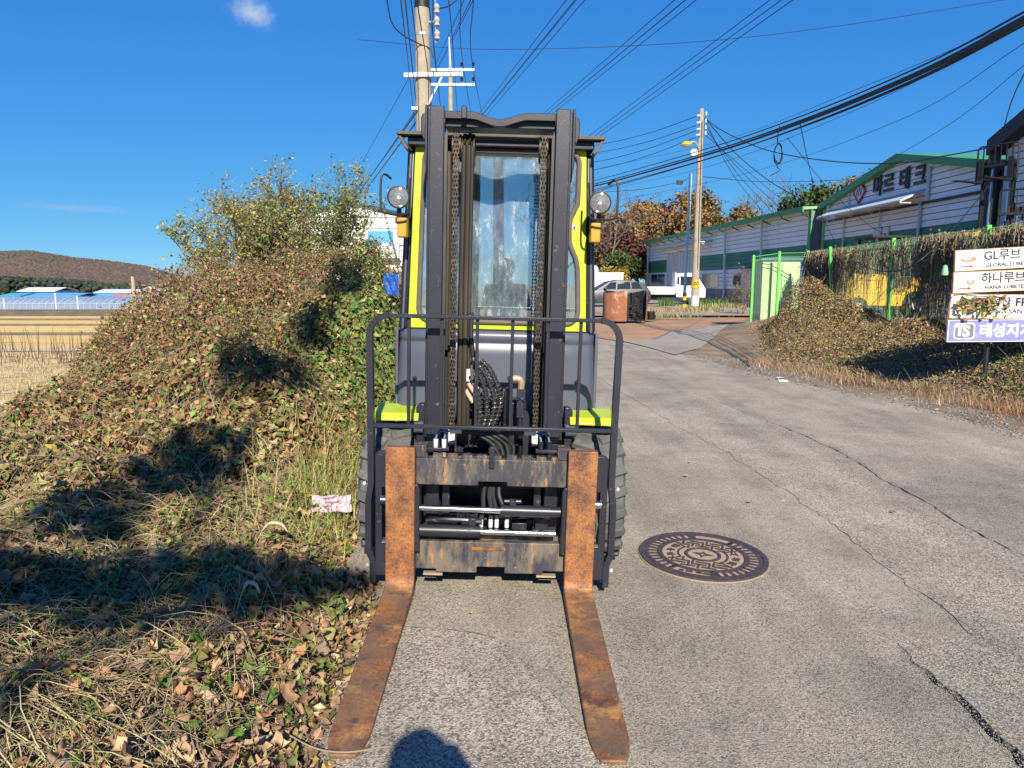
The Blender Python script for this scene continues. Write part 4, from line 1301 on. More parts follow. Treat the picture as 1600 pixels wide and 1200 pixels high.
M_GAP = pbr('dark_wall_core', (.22, .22, .23), .8, 0, .1, 2)  # darker core, shows as dark joints between the boards
def row_boards(parent, poly_fn, z0, z1, step, origin, dvec, out, mat_fn, name='siding_board', th=.055):
    """horizontal boards on a wall: poly_fn(za, zb) gives the run [s0, s1] at both heights"""
    z = z0
    while z < z1 - .02:
        zb = min(z + step, z1)
        (a0, a1), (b0, b1) = poly_fn(z), poly_fn(zb - .028)
        if b1 - b0 < .05: break
        pts = []
        # lapped board: the foot stands proud of the head
        for s_, zz, o_ in ((a0, z, th), (a1, z, th), (b1, zb - .028, th * .45), (b0, zb - .028, th * .45)):
            p = origin + dvec * s_ + out * o_
            pts.append((p.x, p.y, zz))
        for s_, zz in ((a0, z), (a1, z), (b1, zb - .028), (b0, zb - .028)):
            p = origin + dvec * s_ - out * .01
            pts.append((p.x, p.y, zz))
        MB().add(pts, [(0, 1, 2, 3), (7, 6, 5, 4), (0, 4, 5, 1), (1, 5, 6, 2), (2, 6, 7, 3), (3, 7, 4, 0)]).build(name, mat_fn((z + zb) / 2), parent, None)
        z = zb

def on_wall(mb, origin, dvec, out, s0, s1, z0, z1, o0, o1):
    pts = []
    for o_ in (o0, o1):
        for s_, zz in ((s0, z0), (s1, z0), (s1, z1), (s0, z1)):
            p = origin + dvec * s_ + out * o_
            pts.append((p.x, p.y, zz))
    return mb.add(pts, [(0, 1, 2, 3), (7, 6, 5, 4), (0, 4, 5, 1), (1, 5, 6, 2), (2, 6, 7, 3), (3, 7, 4, 0)])

# ------------------------------------------------------------------ long warehouse (eaves towards the road)
A1 = Vector((11.6, 62.0, 0)); B1 = Vector((13.7, 33.5, 0))
d1 = (B1 - A1); L1 = d1.length; d1.normalize()
o1 = Vector((-d1.y, d1.x, 0))
if o1.x > 0: o1 = -o1
wh = empty('warehouse', (11.6, 62, 0), 'long white and green warehouse with a corrugated sliding door', 'warehouse')
def W1(s, z, o=0):
    p = A1 + d1 * s + o1 * o
    return Vector((p.x, p.y, z))
_inv = -Vector((11.6, 62, 0))
A1 = Vector((0, 0, 0))       # local to the empty
def s1_of_px(px):            # distance along the wall that shows at photo column px
    u = (px - 800) / FPX
    # (11.6 + d1.x s) = u * t ; (62 + d1.y s) ~ t * cos-ish (depth); small pitch term ignored
    t = 1.0
    return (u * 62 * 1.005 - 11.6) / (d1.x - u * d1.y * 1.005)
core = MB()
core.add([(W1(0, -.3)), W1(L1, -.3), W1(L1, 4.8), W1(0, 4.8), W1(0, -.3, -9), W1(L1, -.3, -9), W1(L1, 4.8, -9), W1(0, 4.8, -9), W1(0, 4.95, -4.5), W1(L1, 4.95, -4.5)],
         [(0, 1, 2, 3), (4, 7, 6, 5), (0, 3, 8, 7, 4), (1, 5, 6, 9, 2), (0, 4, 5, 1), (3, 2, 9, 8), (8, 9, 6, 7)])
core.build('wall_core', M_GAP, wh, None)
def green1(z): return M_GSIDING if 2.08 < z < 3.1 else M_SIDING
doors = [(s1_of_px(1039), s1_of_px(1084))]
row_boards(wh, lambda z: (0, L1), 1.02, 4.72, .235, A1, d1, o1, green1)
# stone block plinth
bs = MB().box(-.29, .29, -.02, .05, -.17, .17).mesh('stone_block', M_STONEW, None)
ang1 = math.atan2(d1.y, d1.x)
for r_ in range(3):
    s_ = .3 + (r_ % 2) * .3
    while s_ < L1 - .3:
        p = A1 + d1 * s_ + o1 * .03
        link_mesh('stone_block', bs, wh, (p.x, p.y, .12 + r_ * .35), (0, 0, ang1))
        s_ += .61 if s_ > 8 else 1e9 if False else .61
roofm = MB()
for q in ((0, 1),):
    roofm.add([W1(-.4, 4.70, .45), W1(L1 + .12, 4.70, .45), W1(L1 + .12, 4.98, -4.5), W1(-.4, 4.98, -4.5), W1(-.4, 4.82, .45), W1(L1 + .12, 4.82, .45), W1(L1 + .12, 5.08, -4.5), W1(-.4, 5.08, -4.5)],
              [(0, 3, 2, 1), (4, 5, 6, 7), (0, 1, 5, 4), (1, 2, 6, 5), (2, 3, 7, 6), (3, 0, 4, 7)])
    roofm.add([W1(-.4, 4.98, -4.5), W1(L1 + .12, 4.98, -4.5), W1(L1 + .12, 4.70, -9.4), W1(-.4, 4.70, -9.4), W1(-.4, 5.08, -4.5), W1(L1 + .12, 5.08, -4.5), W1(L1 + .12, 4.82, -9.4), W1(-.4, 4.82, -9.4)],
              [(0, 3, 2, 1), (4, 5, 6, 7), (0, 1, 5, 4), (1, 2, 6, 5), (2, 3, 7, 6), (3, 0, 4, 7)])
rf1 = roofm.build('roof', M_GROOF, wh, None)
s_ = 0
while s_ < L1:
    on_wall(MB(), A1, d1, o1, s_, min(s_ + 2.35, L1 + .12), 4.60, 4.84, .455, .52).build('gutter_length', M_GTRIM, rf1, None)
    s_ += 2.4
for s_ in np.arange(1.2, L1, 2.1):
    MB().tube([W1(s_, 4.62, .48), W1(s_, 4.5, .42), W1(s_, 4.36, .06)], .03, 5).build('gutter_bracket', M_DARKROOF, rf1, None)
for px in (1012, 1131, 1187):
    s_ = s1_of_px(px)
    pts = [W1(s_, 4.6, .25), W1(s_, .7, .16), W1(s_, .35, .25), W1(s_, .12, .75)] if px == 1131 else [W1(s_, 4.6, .25), W1(s_, .1, .16)]
    MB().tube(pts, .075, 8).build('downpipe', M_PIPE, wh)
# corner trims
for s_ in (0, L1):
    on_wall(MB(), A1, d1, o1, s_ - .12, s_ + .12, 0, 4.7, .02, .09).build('corner_trim', M_GTRIM, wh, None)
# sliding door of corrugated sheet
sd0, sd1 = s1_of_px(1039), s1_of_px(1084)
door = empty('sliding_door', (0, 0, 0), parent=wh)
k = 0
ss = sd0
while ss < sd1:
    on_wall(MB(), A1, d1, o1, ss, ss + .34, .05, 3.55, .05, .11 if k % 2 else .085).build('door_sheet', M_SHEET, door, None)
    ss += .35; k += 1
cn = MB(); on_wall(cn, A1, d1, o1, sd0 - 1.2, sd1 + 3.0, 3.92, 3.98, .05, 1.0)
cn.build('canopy', M_CANOPY, wh, None)
for s_ in (sd0 - 1.1, sd1 + 2.9, (sd0 + sd1) / 2):
    MB().tube([W1(s_, 3.6, .06), W1(s_, 3.93, .9)], .025, 5).build('canopy_strut', M_CANOPY, wh, None)
def window1(px0, px1, z0, z1, panes=2):
    a, b2 = sorted((s1_of_px(px0), s1_of_px(px1)))
    w_ = on_wall(MB(), A1, d1, o1, a, b2, z0, z1, .03, .06).build('window', M_FRAMEW, wh, None)
    n_ = panes
    for i in range(n_):
        f0 = a + .08 + (b2 - a - .08) * i / n_
        f1 = a + (b2 - a - .0) * (i + 1) / n_ - .08
        on_wall(MB(), A1, d1, o1, f0, f1, z0 + .08, z1 - .08, .058, .066).build('pane', M_WINDOWP, w_, None)
window1(1093, 1119, 1.05, 2.0)
window1(1141, 1154, 1.05, 2.0, 1)
window1(1015, 1036, 1.1, 2.1)
dd = on_wall(MB(), A1, d1, o1, s1_of_px(1156), s1_of_px(1172), .02, 2.05, .04, .085).build('door', M_FRAMEW, wh, None)
on_wall(MB(), A1, d1, o1, s1_of_px(1160), s1_of_px(1163), 1.1, 1.8, .083, .095).build('door_pane', M_WINDOWP, dd, None)
on_wall(MB(), A1, d1, o1, s1_of_px(1150), s1_of_px(1175), 2.2, 2.26, .05, .8).build('door_canopy', M_BLUE, wh, None)

# ------------------------------------------------------------------ gabled workshop with the black lettering
X2 = 14.2
Y2a, Y2b, Y2m = 33.2, 21.6, 26.86          # far end, near end, ridge
E2, R2 = 4.83, 5.84
ws2 = empty('workshop', (X2, Y2m, 0), 'white gabled workshop with black lettering and a green band', 'workshop')
O2 = Vector((0, Y2a - Y2m, 0)); d2 = Vector((0, -1, 0)); out2 = Vector((-1, 0, 0))
L2 = Y2a - Y2b
sm = Y2a - Y2m
def W2(s, z, o=0): return Vector((-o, (Y2a - Y2m) - s, z))
MB().add([W2(0, 0), W2(L2, 0), W2(L2, E2), W2(sm, R2), W2(0, E2), W2(0, 0, -14), W2(L2, 0, -14), W2(L2, E2, -14), W2(sm, R2, -14), W2(0, E2, -14)],
         [(0, 1, 2, 3, 4), (9, 8, 7, 6, 5), (0, 5, 6, 1), (1, 6, 7, 2), (4, 3, 8, 9), (3, 2, 7, 8), (0, 4, 9, 5)]).build('wall_core', M_GAP, ws2, None)
def run2(z):
    if z <= E2: return (0, L2)
    t = (z - E2) / (R2 - E2)
    return (sm * t, L2 - (L2 - sm) * t)
row_boards(ws2, run2, .3, R2 - .06, .215, O2, d2, out2, lambda z: M_GSIDING if 1.6 < z < 3.3 else M_SIDING)
vg = MB()
for (sa, za), (sb, zb) in (((-.45, E2 - .09), (sm, R2 + .06)), ((sm, R2 + .06), (L2 + .45, E2 - .09))):
    vg.add([W2(sa, za - .12, .30), W2(sb, zb - .12, .30), W2(sb, zb + .14, .30), W2(sa, za + .14, .30), W2(sa, za - .12, -.1), W2(sb, zb - .12, -.1), W2(sb, zb + .14, -14.4), W2(sa, za + .14, -14.4)],
           [(0, 1, 2, 3), (0, 4, 5, 1), (3, 2, 6, 7), (4, 7, 6, 5), (0, 3, 7, 4), (1, 5, 6, 2)])
vg.build('roof', M_GTRIM, ws2, None)
for s_ in (0, L2):
    on_wall(MB(), O2, d2, out2, s_ - .10, s_ + .10, .1, E2 - .15, .02, .10).build('corner_trim', M_GROOF, ws2, None)
def s2_of_px(px): return Y2a - X2 / ((px - 800) / FPX) * .995 if False else Y2a - PX(px, 340, X2).y
def z2(px, py): return PX(px, py, X2).z
# horizontal rail under the gable, downpipes
on_wall(MB(), O2, d2, out2, .05, L2 - .3, z2(1278, 349) - .05, z2(1278, 349) + .04, .03, .12).build('wall_rail', M_DARKROOF, ws2, None)
for px, za, zb, r_ in ((1328, 4.3, 5.35, .035), (1323, 2.0, 4.15, .035), (1379, 2.0, 4.2, .03), (1441, 2.0, 4.1, .06), (1451, 4.2, 5.3, .06)):
    s_ = s2_of_px(px)
    MB().cyl(W2(s_, za, .10), W2(s_, zb, .10), r_, 8).build('downpipe', M_PIPE, ws2)
# sloping canopy
c0, c1 = s2_of_px(1308), s2_of_px(1445)
zc = z2(1308, 334) + .02
cv = MB().add([W2(c0, zc - .25, .9), W2(c1, zc - .25, .9), W2(c1, zc + .12, .08), W2(c0, zc + .12, .08), W2(c0, zc - .18, .9), W2(c1, zc - .18, .9), W2(c1, zc + .19, .08), W2(c0, zc + .19, .08)],
               [(0, 3, 2, 1), (4, 5, 6, 7), (0, 1, 5, 4), (1, 2, 6, 5), (2, 3, 7, 6), (3, 0, 4, 7)]).build('canopy', M_CANOPY, ws2, None)
for s_ in np.linspace(c0 + .05, c1 - .05, 5):
    MB().tube([W2(s_, zc - .28, .1), W2(s_, zc - .27, .88), W2(s_, zc - .2, .9)], .025, 5).build('canopy_strut', M_CANOPY, cv, None)
# lettering, standing proud of the boards; the text reads from the far end towards the near end
rot_face = (R(90), 0, R(-90))
def wall_text(s_, px, py, size, off=.012):
    p = PX(px, py, X2 - .10)
    me = text_mesh('letter', s_, size, M_LETTER, off, .02, 'CENTER')
    return link_mesh('letter', me, ws2, (p.x - X2, p.y - Y2m, p.z), rot_face)
for ch_, px, py, sz_ in (('마', 1371, 293, .82), ('르', 1388, 288.5, .82), ('테', 1413, 281.5, .82), ('크', 1437, 276.5, .82)):
    wall_text(ch_, px, py, sz_, .018)
# red diamond emblem with blue strokes
pc = PX(1343, 300, X2 - .08)
em = empty('emblem', (pc.x - X2, pc.y - Y2m, pc.z), parent=ws2)
r0, r1 = .52, .40
dm = lambda r: [(0, r * .95), (r * 1.05, 0), (0, -r * .95), (-r * 1.05, 0)]
MB().prism(dm(r0), 'x', -.03, 0, [dm(r1)]).build('emblem_frame', M_REDP, em, None)
MB().prism(dm(r1), 'x', -.015, 0).build('emblem_field', M_FRAMEW, em, None)
for k in (-1, 0, 1):
    MB().add([(-.022, .10 + k * .17, -.16 + .04 * abs(k)), (-.022, .02 + k * .17, -.16 + .04 * abs(k)), (-.022, -.10 + k * .17, .16 - .04 * abs(k)), (-.022, -.02 + k * .17, .16 - .04 * abs(k))], [(0, 1, 2, 3)]).build('emblem_stroke', M_BLUEP, em, None)
# two white notices on the wall
for px0, px1, py0, py1 in ((1364, 1377, 356, 373), (1379, 1389, 355, 370)):
    a = PX(px0, py1, X2 - .09); b2 = PX(px1, py0, X2 - .09)
    nb = MB().box(-.11, -.05, b2.y - Y2m, a.y - Y2m, a.z, b2.z).build('notice_board', M_FRAMEW, ws2, None)
    yc, zc_ = (a.y + b2.y) / 2 - Y2m, (a.z + b2.z) / 2
    for k in range(3):
        MB().box(-.115, -.105, yc - .08 + k * .06, yc - .04 + k * .06, a.z + .06, a.z + .12).build('notice_print', M_LETTER, nb, None)
# string of white insulators down the far corner
for k in range(4):
    p = W2(.55, 4.75 - .22 * k, .14)
    MB().lathe([(.01, -.06), (.07, -.05), (.05, 0), (.07, .05), (.01, .06)], 10, 'z', p).build('wall_insulator', M_FRAMEW, ws2)

# ------------------------------------------------------------------ dark roofed building at the right edge
X3 = 14.0
b3 = empty('grey_building', (X3, 14, 0), 'grey sided building with dark brown roof edge at the right', 'building')
Y3a = PX(1577, 260, X3).y
E3 = PX(1562, 226, X3).z
O3 = Vector((0, Y3a - 14, 0))
def W3(s, z, o=0): return Vector((-o, Y3a - 14 - s, z))
L3, R3 = 16.0, E3 + 3.0
MB().add([W3(0, 0), W3(L3, 0), W3(L3, E3), W3(L3 / 2, R3), W3(0, E3), W3(0, 0, -10), W3(L3, 0, -10), W3(L3, E3, -10), W3(L3 / 2, R3, -10), W3(0, E3, -10)],
         [(0, 1, 2, 3, 4), (9, 8, 7, 6, 5), (0, 5, 6, 1), (1, 6, 7, 2), (0, 4, 9, 5), (4, 3, 8, 9), (3, 2, 7, 8)]).build('wall_core', M_GAP, b3, None)
def run3(z):
    if z <= E3: return (0, L3)
    t = (z - E3) / (R3 - E3)
    return (L3 / 2 * t, L3 - L3 / 2 * t)
row_boards(b3, run3, .2, R3 - .1, .2, O3, d2, out2, lambda z: M_SIDING)
vg = MB()
for (sa, za), (sb, zb) in (((-.38, E3 - .2), (L3 / 2, R3 + .05)), ((L3 / 2, R3 + .05), (L3 + .5, E3 - .2))):
    vg.add([W3(sa, za - .12, .45), W3(sb, zb - .12, .45), W3(sb, zb + .30, .45), W3(sa, za + .30, .45), W3(sa, za - .12, -.1), W3(sb, zb - .12, -.1), W3(sb, zb + .30, -10.4), W3(sa, za + .30, -10.4)],
           [(0, 1, 2, 3), (0, 4, 5, 1), (3, 2, 6, 7), (4, 7, 6, 5), (0, 3, 7, 4), (1, 5, 6, 2)])
vg.build('roof', M_DARKROOF, b3, None)
on_wall(MB(), O3, d2, out2, -.06, .16, .1, E3 - .2, .02, .09).build('corner_trim', M_PIPE, b3, None)
MB().tube([W3(-.35, E3 - .25, .2), W3(-.3, .4, .25)], .16, 8).build('downpipe', M_DARKROOF, b3)

# ------------------------------------------------------------------ green mesh fence overgrown with dry vines
M_FENCE = pbr('bright_green_fence', (.14, .55, .10), .45, 0, .12, 5, (.30, .22, .10), 8, .66, .74)
M_MESHW = pbr('faded_green_wire', (.22, .36, .15), .5, 0, .15, 5)
fz = .48
fpts = [Vector((7.44, 22.4, fz - .1)), Vector((8.12, 22.1, fz)), Vector((8.78, 21.6, fz)), Vector((8.6, 19.2, fz)), Vector((8.05, 15.4, fz)), Vector((7.75, 11.9, fz)), Vector((7.62, 8.6, fz)), Vector((7.5, 5.2, fz))]
fence = empty('mesh_fence', fpts[3], 'bright green welded mesh fence hung with dry vines', 'fence')
inv = -fpts[3]
FH = 1.82
for k, p in enumerate(fpts):
    q = p + inv
    lean = Vector((.0, 0, 0)) if k != 3 else Vector((-.22, .0, 0))
    MB().bar(q + Vector((0, 0, -.5)), q + lean + Vector((0, 0, FH + .06)), .07, .07, up=(0, 1, 0)).build('fence_post', M_FENCE, fence, 35, .006)
for k in range(len(fpts) - 1):
    a, c2_ = fpts[k] + inv, fpts[k + 1] + inv
    L = (c2_ - a).length
    d = (c2_ - a) / L
    pm = MB()
    nwire = int(L / .055)
    sd = Vector((-d.y, d.x, 0)) * .05
    for i in range(1, nwire):
        p = a + d * (L * i / nwire)
        pm.tube([p + Vector((0, 0, .02)), p + Vector((0, 0, FH - .12)), p + sd + Vector((0, 0, FH - .04)), p + Vector((0, 0, FH + .02))], .0026, 3, caps=False)
    for z in np.arange(.1, FH + .03, .3):
        pm.tube([a + Vector((0, 0, z)), c2_ + Vector((0, 0, z))], .003, 3, caps=False)
    pn = pm.build('mesh_panel', M_MESHW, fence, None)
    pn['kind'] = 'stuff'
    for z in (FH - .12, FH - .0):
        MB().tube([a + Vector((0, 0, z)), c2_ + Vector((0, 0, z))], .011, 5).build('fence_rail', M_FENCE, fence)

# pale cabin with a blue top behind the fence corner
M_CABIN = pbr('pale_green_panel', (.42, .60, .30), .6, 0, .06, 2)
cbn = empty('site_cabin', (8.35, 23.1, .1), 'pale cabin with blue roof edge behind the fence corner', 'cabin')
MB().box(-.55, .05, -.5, .5, 0, 2.0).build('panel', M_CABIN, cbn, None)
MB().box(.07, .62, -.5, .5, 0, 2.0).build('panel', M_CABIN, cbn, None)
MB().box(.05, .07, -.52, .5, 0, 2.0).build('post', M_FENCE, cbn, None)
MB().box(-.6, .68, -.56, .56, 2.0, 2.08).build('roof', M_BLUE, cbn, None)
cn2 = MB().lathe([(.001, 0), (.11, 0), (.12, .02), (.11, .28), (.05, .33), (.05, .38), (.001, .38)], 16, 'z').build('water_drum', pbr('blue_plastic', (.06, .22, .42), .4, 0, .1, 4), None, loc=(8.55, 22.45, .62))
tag(cn2, 'small blue plastic drum in front of the pale cabin', 'drum')

# ------------------------------------------------------------------ four stacked sign boards
SY = 9.6
M_SIGNW = pbr('white_sign_face', (.80, .80, .76), .35, 0, .04, 3, (.62, .42, .24), 3.5, .70, .80)
M_SIGNC = pbr('cream_sign_face', (.78, .72, .60), .4, 0, .08, 3, (.55, .36, .2), 3, .62, .8)
M_SIGNB = pbr('violet_blue_sign_face', (.22, .23, .58), .45, 0, .08, 4, (.42, .43, .66), 6, .55, .7)
M_SIGNR = pbr('rusted_sign_edge', (.42, .22, .10), .7, 0, .3, 8)
M_NAVY = pbr('navy_print', (.02, .022, .06), .5, 0, .1, 5)
M_GREYPR = pbr('grey_print', (.16, .17, .2), .5, 0, .1, 5)
M_REDA = pbr('red_arrow_print', (.65, .02, .04), .5, 0, .1, 5)
M_FLAKE = pbr('flaked_metal', (.45, .47, .50), .45, .3, .2, 8)
def sign(name, label, corners, face, group='sign boards stacked beside the fence', ylean=0):
    """corners: photo pixels of the left edge (top, bottom); the board runs on past the frame to the right"""
    (xt, yt), (xb, yb) = corners
    t = P(xt, yt, SY + ylean); b2 = P(xb, yb, SY + ylean)
    hgt = (t - b2).length
    e = empty(name, b2, label, 'sign', group, rot=(0, math.atan2(t.x - b2.x, t.z - b2.z), R(-3)))
    Wd = 2.4
    MB().box(0, Wd, 0, .03, 0, hgt - .004).build('board', face, e, None)
    fr_ = MB()
    fr_.box(-.006, Wd, -.004, .034, -.004, .004); fr_.box(-.006, Wd, -.004, .034, hgt - .008, hgt - .001); fr_.box(-.006, .005, -.0045, .0345, .004, hgt - .008)
    fr_.build('board_frame', M_SIGNR if face is not M_SIGNB else M_SIGNW, e, None)
    return e, hgt
def put_text(e, s, x, z, size, mat, off=.002, sq=1.0, shear=0):
    for word in s.split(' '):
        me = text_mesh('lettering', word, size, mat, off, .001, 'LEFT')
        o = link_mesh('lettering', me, e, (x, -.003, z), (R(90), 0, 0))
        o.scale = (sq, 1, 1)
        x += (max(vv.co.x for vv in me.vertices) + size * .30) * sq
    return o
def arrow(e, x, z, L=.17, h=.018):
    MB().prism([(x, z - h * .35), (x + L * .68, z - h * .35), (x + L * .68, z - h), (x + L, z), (x + L * .68, z + h), (x + L * .68, z + h * .35), (x, z + h * .35)], 'y', -.004, .002).build('arrow', M_REDA, e, None)
def emblem(e, x, z, W_, H_, part):
    pts = [(x + W_ * .5 + W_ * .5 * math.cos(a), z + H_ * .5 * math.sin(a) * (1 if math.sin(a) < 0 else .55)) for a in np.linspace(0, 2 * math.pi, 19)[:-1]]
    MB().prism(pts, 'y', -.004, .002).build('emblem', M_SIGNR, e, None)
    pts = [(x + W_ * .42 + W_ * .32 * math.cos(a), z + H_ * .02 + H_ * .34 * math.sin(a) * (1 if math.sin(a) < 0 else .7)) for a in np.linspace(0, 2 * math.pi, 17)[:-1]]
    MB().prism(pts, 'y', -.0065, -.001).build('emblem_patch', M_FLAKE, e, None)
e, hh = sign('sign_board', 'white sign board with GL lettering, topmost of the stack', ((1493, 391), (1492, 424)), M_SIGNW)
put_text(e, 'GL루브', .36, hh * .64, .155, M_NAVY, .0022)
put_text(e, 'GLOBAL LUBETE', .385, hh * .20, .064, M_NAVY, .0012, 1.2)
arrow(e, .075, hh * .20); emblem(e, .065, hh * .56, .21, .085, 0)
e, hh = sign('sign_board', 'cream rust-edged sign board with HANA lettering, second in the stack', ((1490.5, 425), (1489, 458)), M_SIGNC)
put_text(e, '하나루브', .35, hh * .62, .155, M_NAVY, .0022)
put_text(e, 'HANA LUBETEC', .40, hh * .20, .064, M_NAVY, .0012, 1.2)
arrow(e, .075, hh * .20); emblem(e, .17, hh * .52, .10, .085, 1)
e, hh = sign('sign_board', 'white sign board half hidden by creeper, third in the stack', ((1486.5, 459), (1483, 497)), M_SIGNW)
put_text(e, '성산', .52, hh * .66, .14, M_NAVY, .003)
put_text(e, 'FR', .83, hh * .66, .155, M_NAVY, .004)
put_text(e, 'SUNG SAN', .47, hh * .30, .088, M_NAVY, .001, 1.1)
MB().prism([(.20, hh * .17), (.26, hh * .17), (.25, hh * .20), (.21, hh * .205)], 'y', -.004, .002).build('arrow', M_REDA, e, None)
e, hh = sign('sign_board', 'violet blue sign board with white TS emblem, lowest of the stack', ((1482.5, 500), (1480, 534)), M_SIGNB)
rr_ = lambda x, z, w_, h_, r: [(x + w_ - r + r * math.cos(a), z + h_ - r + r * math.sin(a)) for a in np.linspace(0, math.pi / 2, 5)] + [(x + r - r * math.sin(a), z + h_ - r + r * math.cos(a)) for a in np.linspace(0, math.pi / 2, 5)] + [(x + r - r * math.cos(a), z + r - r * math.sin(a)) for a in np.linspace(0, math.pi / 2, 5)] + [(x + w_ - r + r * math.sin(a), z + r - r * math.cos(a)) for a in np.linspace(0, math.pi / 2, 5)]
MB().prism(rr_(.075, hh * .12, .27, hh * .74, .04), 'y', -.004, .002).build('emblem', M_SIGNW, e, None)
MB().prism(rr_(.09, hh * .17, .24, hh * .64, .035), 'y', -.006, -.002).build('emblem_patch', M_GREYPR, e, None)
o = put_text(e, 'T', .085, hh * .50, .20, M_SIGNW, .010); o.location.y = -.008
o = put_text(e, 'S', .185, hh * .46, .20, M_SIGNW, .009); o.location.y = -.0095
put_text(e, '태성지게', .40, hh * .46, .19, M_SIGNW, .006)
# posts behind the boards
for k, x in enumerate((6.45, 7.75)):
    tag(MB().cyl((x, SY + .10, .0), (x + .04, SY + .16, 1.75), .03, 10).build('sign_post', M_STEEL, None), 'round steel post behind the sign boards, ' + ('near their left end' if k == 0 else 'towards their right end'), 'post')
# green and amber reflector hung on the fence left of the boards
rfl = tag(MB().lathe([(.001, .14), (.03, .12), (.045, .05), (.05, .0), (.045, -.02), (.001, -.03)], 12, 'z').build('plastic_beacon', pbr('faded_green_plastic', (.25, .55, .33), .5, 0, .2, 12, (.6, .4, .1), 6, .55, .7), None, loc=P(1476, 428, 11.2)), 'small faded green beacon hanging on the fence left of the signs', 'beacon')

# ------------------------------------------------------------------ other forklifts in the yard behind the fence
M_YELLOW = pbr('yellow_machine_paint', (.62, .40, .02), .45, 0, .1, 3, (.3, .2, .05), 6, .65, .75)
M_SILVER = pbr('silver_rod', (.6, .62, .66), .2, .9, .05, 10)
M_BRBLUE = pbr('blue_rod_sleeve', (.06, .18, .5), .4, 0, .1, 6)
M_ORANGE = pbr('orange_red_lens', (.65, .10, .02), .4, 0, .2, 6)
def yard_forklift(loc, heading, label, body, mast_h, lift, forks=True, backw=1.05, bh=1.2):
    """truck whose forks point along local -y"""
    e = empty('yard_forklift', loc, label, 'forklift', 'forklifts kept in the yard', rot=(0, 0, heading))
    for s in (-1, 1):
        MB().box(s * .34, s * .40, .0, .14, .1, mast_h).build('mast_rail', M_BLACK, e, None, .008)
        MB().box(s * .25, s * .31, -.02, .10, .1 + lift, mast_h + .06).build('inner_mast_rail', M_BLACK, e, None, .006)
        MB().cyl((s * .22, .16, .2), (s * .22, .16, mast_h * .62), .05, 10).build('lift_cylinder', M_BRBLUE, e)
        MB().cyl((s * .22, .16, mast_h * .62), (s * .22, .16, mast_h), .035, 10).build('lift_rod', M_SILVER, e)
        MB().cyl((s * .10, .05, .5), (s * .10, .05, mast_h), .018, 6).build('lift_chain', M_BLACK, e)
        if forks:
            MB().prism([(-.10, lift + .6), (-.14, lift + .6), (-.14, lift + .09), (-.18, lift + .05), (-1.25, lift + .02), (-1.25, lift), (-.1, lift)], 'x', s * .30, s * .43).build('fork', M_BLACK, e, None)
        w_ = empty('wheel', (s * .50, .62, .36), parent=e)
        MB().lathe([(.18, -.11), (.33, -.115), (.36, -.08), (.365, 0), (.36, .08), (.33, .115), (.18, .11)], 24, 'x').build('tyre', M_BLACK, w_)
        MB().lathe([(.03, .05), (.18, .09), (.18, -.09), (.03, -.05)], 16, 'x').build('rim', M_DIRTYW, w_)
        w_ = empty('wheel', (s * .46, 2.2, .28), parent=e)
        MB().lathe([(.14, -.09), (.25, -.095), (.275, -.07), (.28, 0), (.275, .07), (.25, .095), (.14, .09)], 24, 'x').build('tyre', M_BLACK, w_)
        MB().lathe([(.03, .05), (.14, .07), (.14, -.07), (.03, -.05)], 16, 'x').build('rim', M_DIRTYW, w_)
        MB().bar((s * .50, .66, 1.1), (s * .46, .85, 2.12), .06, .06, up=(0, 1, 0)).build('front_post', M_BLACK, e, None)
        MB().bar((s * .48, 1.9, 1.1), (s * .46, 1.8, 2.12), .06, .06, up=(0, 1, 0)).build('rear_post', M_BLACK, e, None)
        MB().cyl((s * .40, 2.02, 1.25), (s * .40, 2.02, 1.33), .05, 10).build('tail_lamp', M_ORANGE, e)
    MB().box(-.34, .34, .02, .12, mast_h - .12, mast_h - .02).box(-.34, .34, .05, .12, .35, .5).build('mast_cross_tie', M_BLACK, e, None)
    br2 = MB()
    hb = backw / 2
    br2.tube([(-hb, -.06, lift), (-hb, -.06, lift + bh - .06), (-hb + .06, -.06, lift + bh), (hb - .06, -.06, lift + bh), (hb, -.06, lift + bh - .06), (hb, -.06, lift)], .022, 6)
    br2.bar((-hb, -.05, lift + bh * .45), (hb, -.05, lift + bh * .45), .12, .06).bar((-hb, -.05, lift + .1), (hb, -.05, lift + .1), .12, .06)
    bo = br2.build('load_backrest', M_BLACK, e, 35)
    for x in np.linspace(-hb, hb, 8)[1:-1]:
        MB().bar((x, -.06, lift + bh * .48), (x, -.06, lift + bh), .022, .022, up=(0, 1, 0)).build('backrest_rod', M_BLACK, bo, None)
    MB().prism([(.35, .30), (.35, .95), (.62, 1.12), (.72, 1.10), (.78, .80), (1.05, .62), (1.3, .62), (1.3, 1.05), (1.55, 1.16), (2.3, 1.18), (2.52, 1.02), (2.55, .45), (2.4, .32)], 'x', -.45, .45).build('body', body, e, 35, .03)
    MB().box(-.50, .50, .78, 1.92, 2.12, 2.18).build('overhead_guard', M_BLACK, e, None, .01)
    st_ = empty('seat', (0, 1.45, 1.1), parent=e)
    MB().box(-.22, .22, -.22, .2, 0, .12).build('cushion', M_BLACK, st_, None, .02)
    MB().box(-.22, .22, .14, .26, .1, .55).build('backrest', M_BLACK, st_, None, .02)
    return e
yard_forklift((11.5, 19.9, .48), R(90), 'yellow forklift standing behind the vine covered fence', M_YELLOW, 2.0, .1)
pB = P(1556, 300, 19.2)
yard_forklift((pB.x, 19.2, .5), R(-62), 'black forklift with raised carriage and tall mast beside the grey building', M_STEEL, 4.05, 3.5, True, 1.0, .95)
pC = P(1596, 300, 16.2)
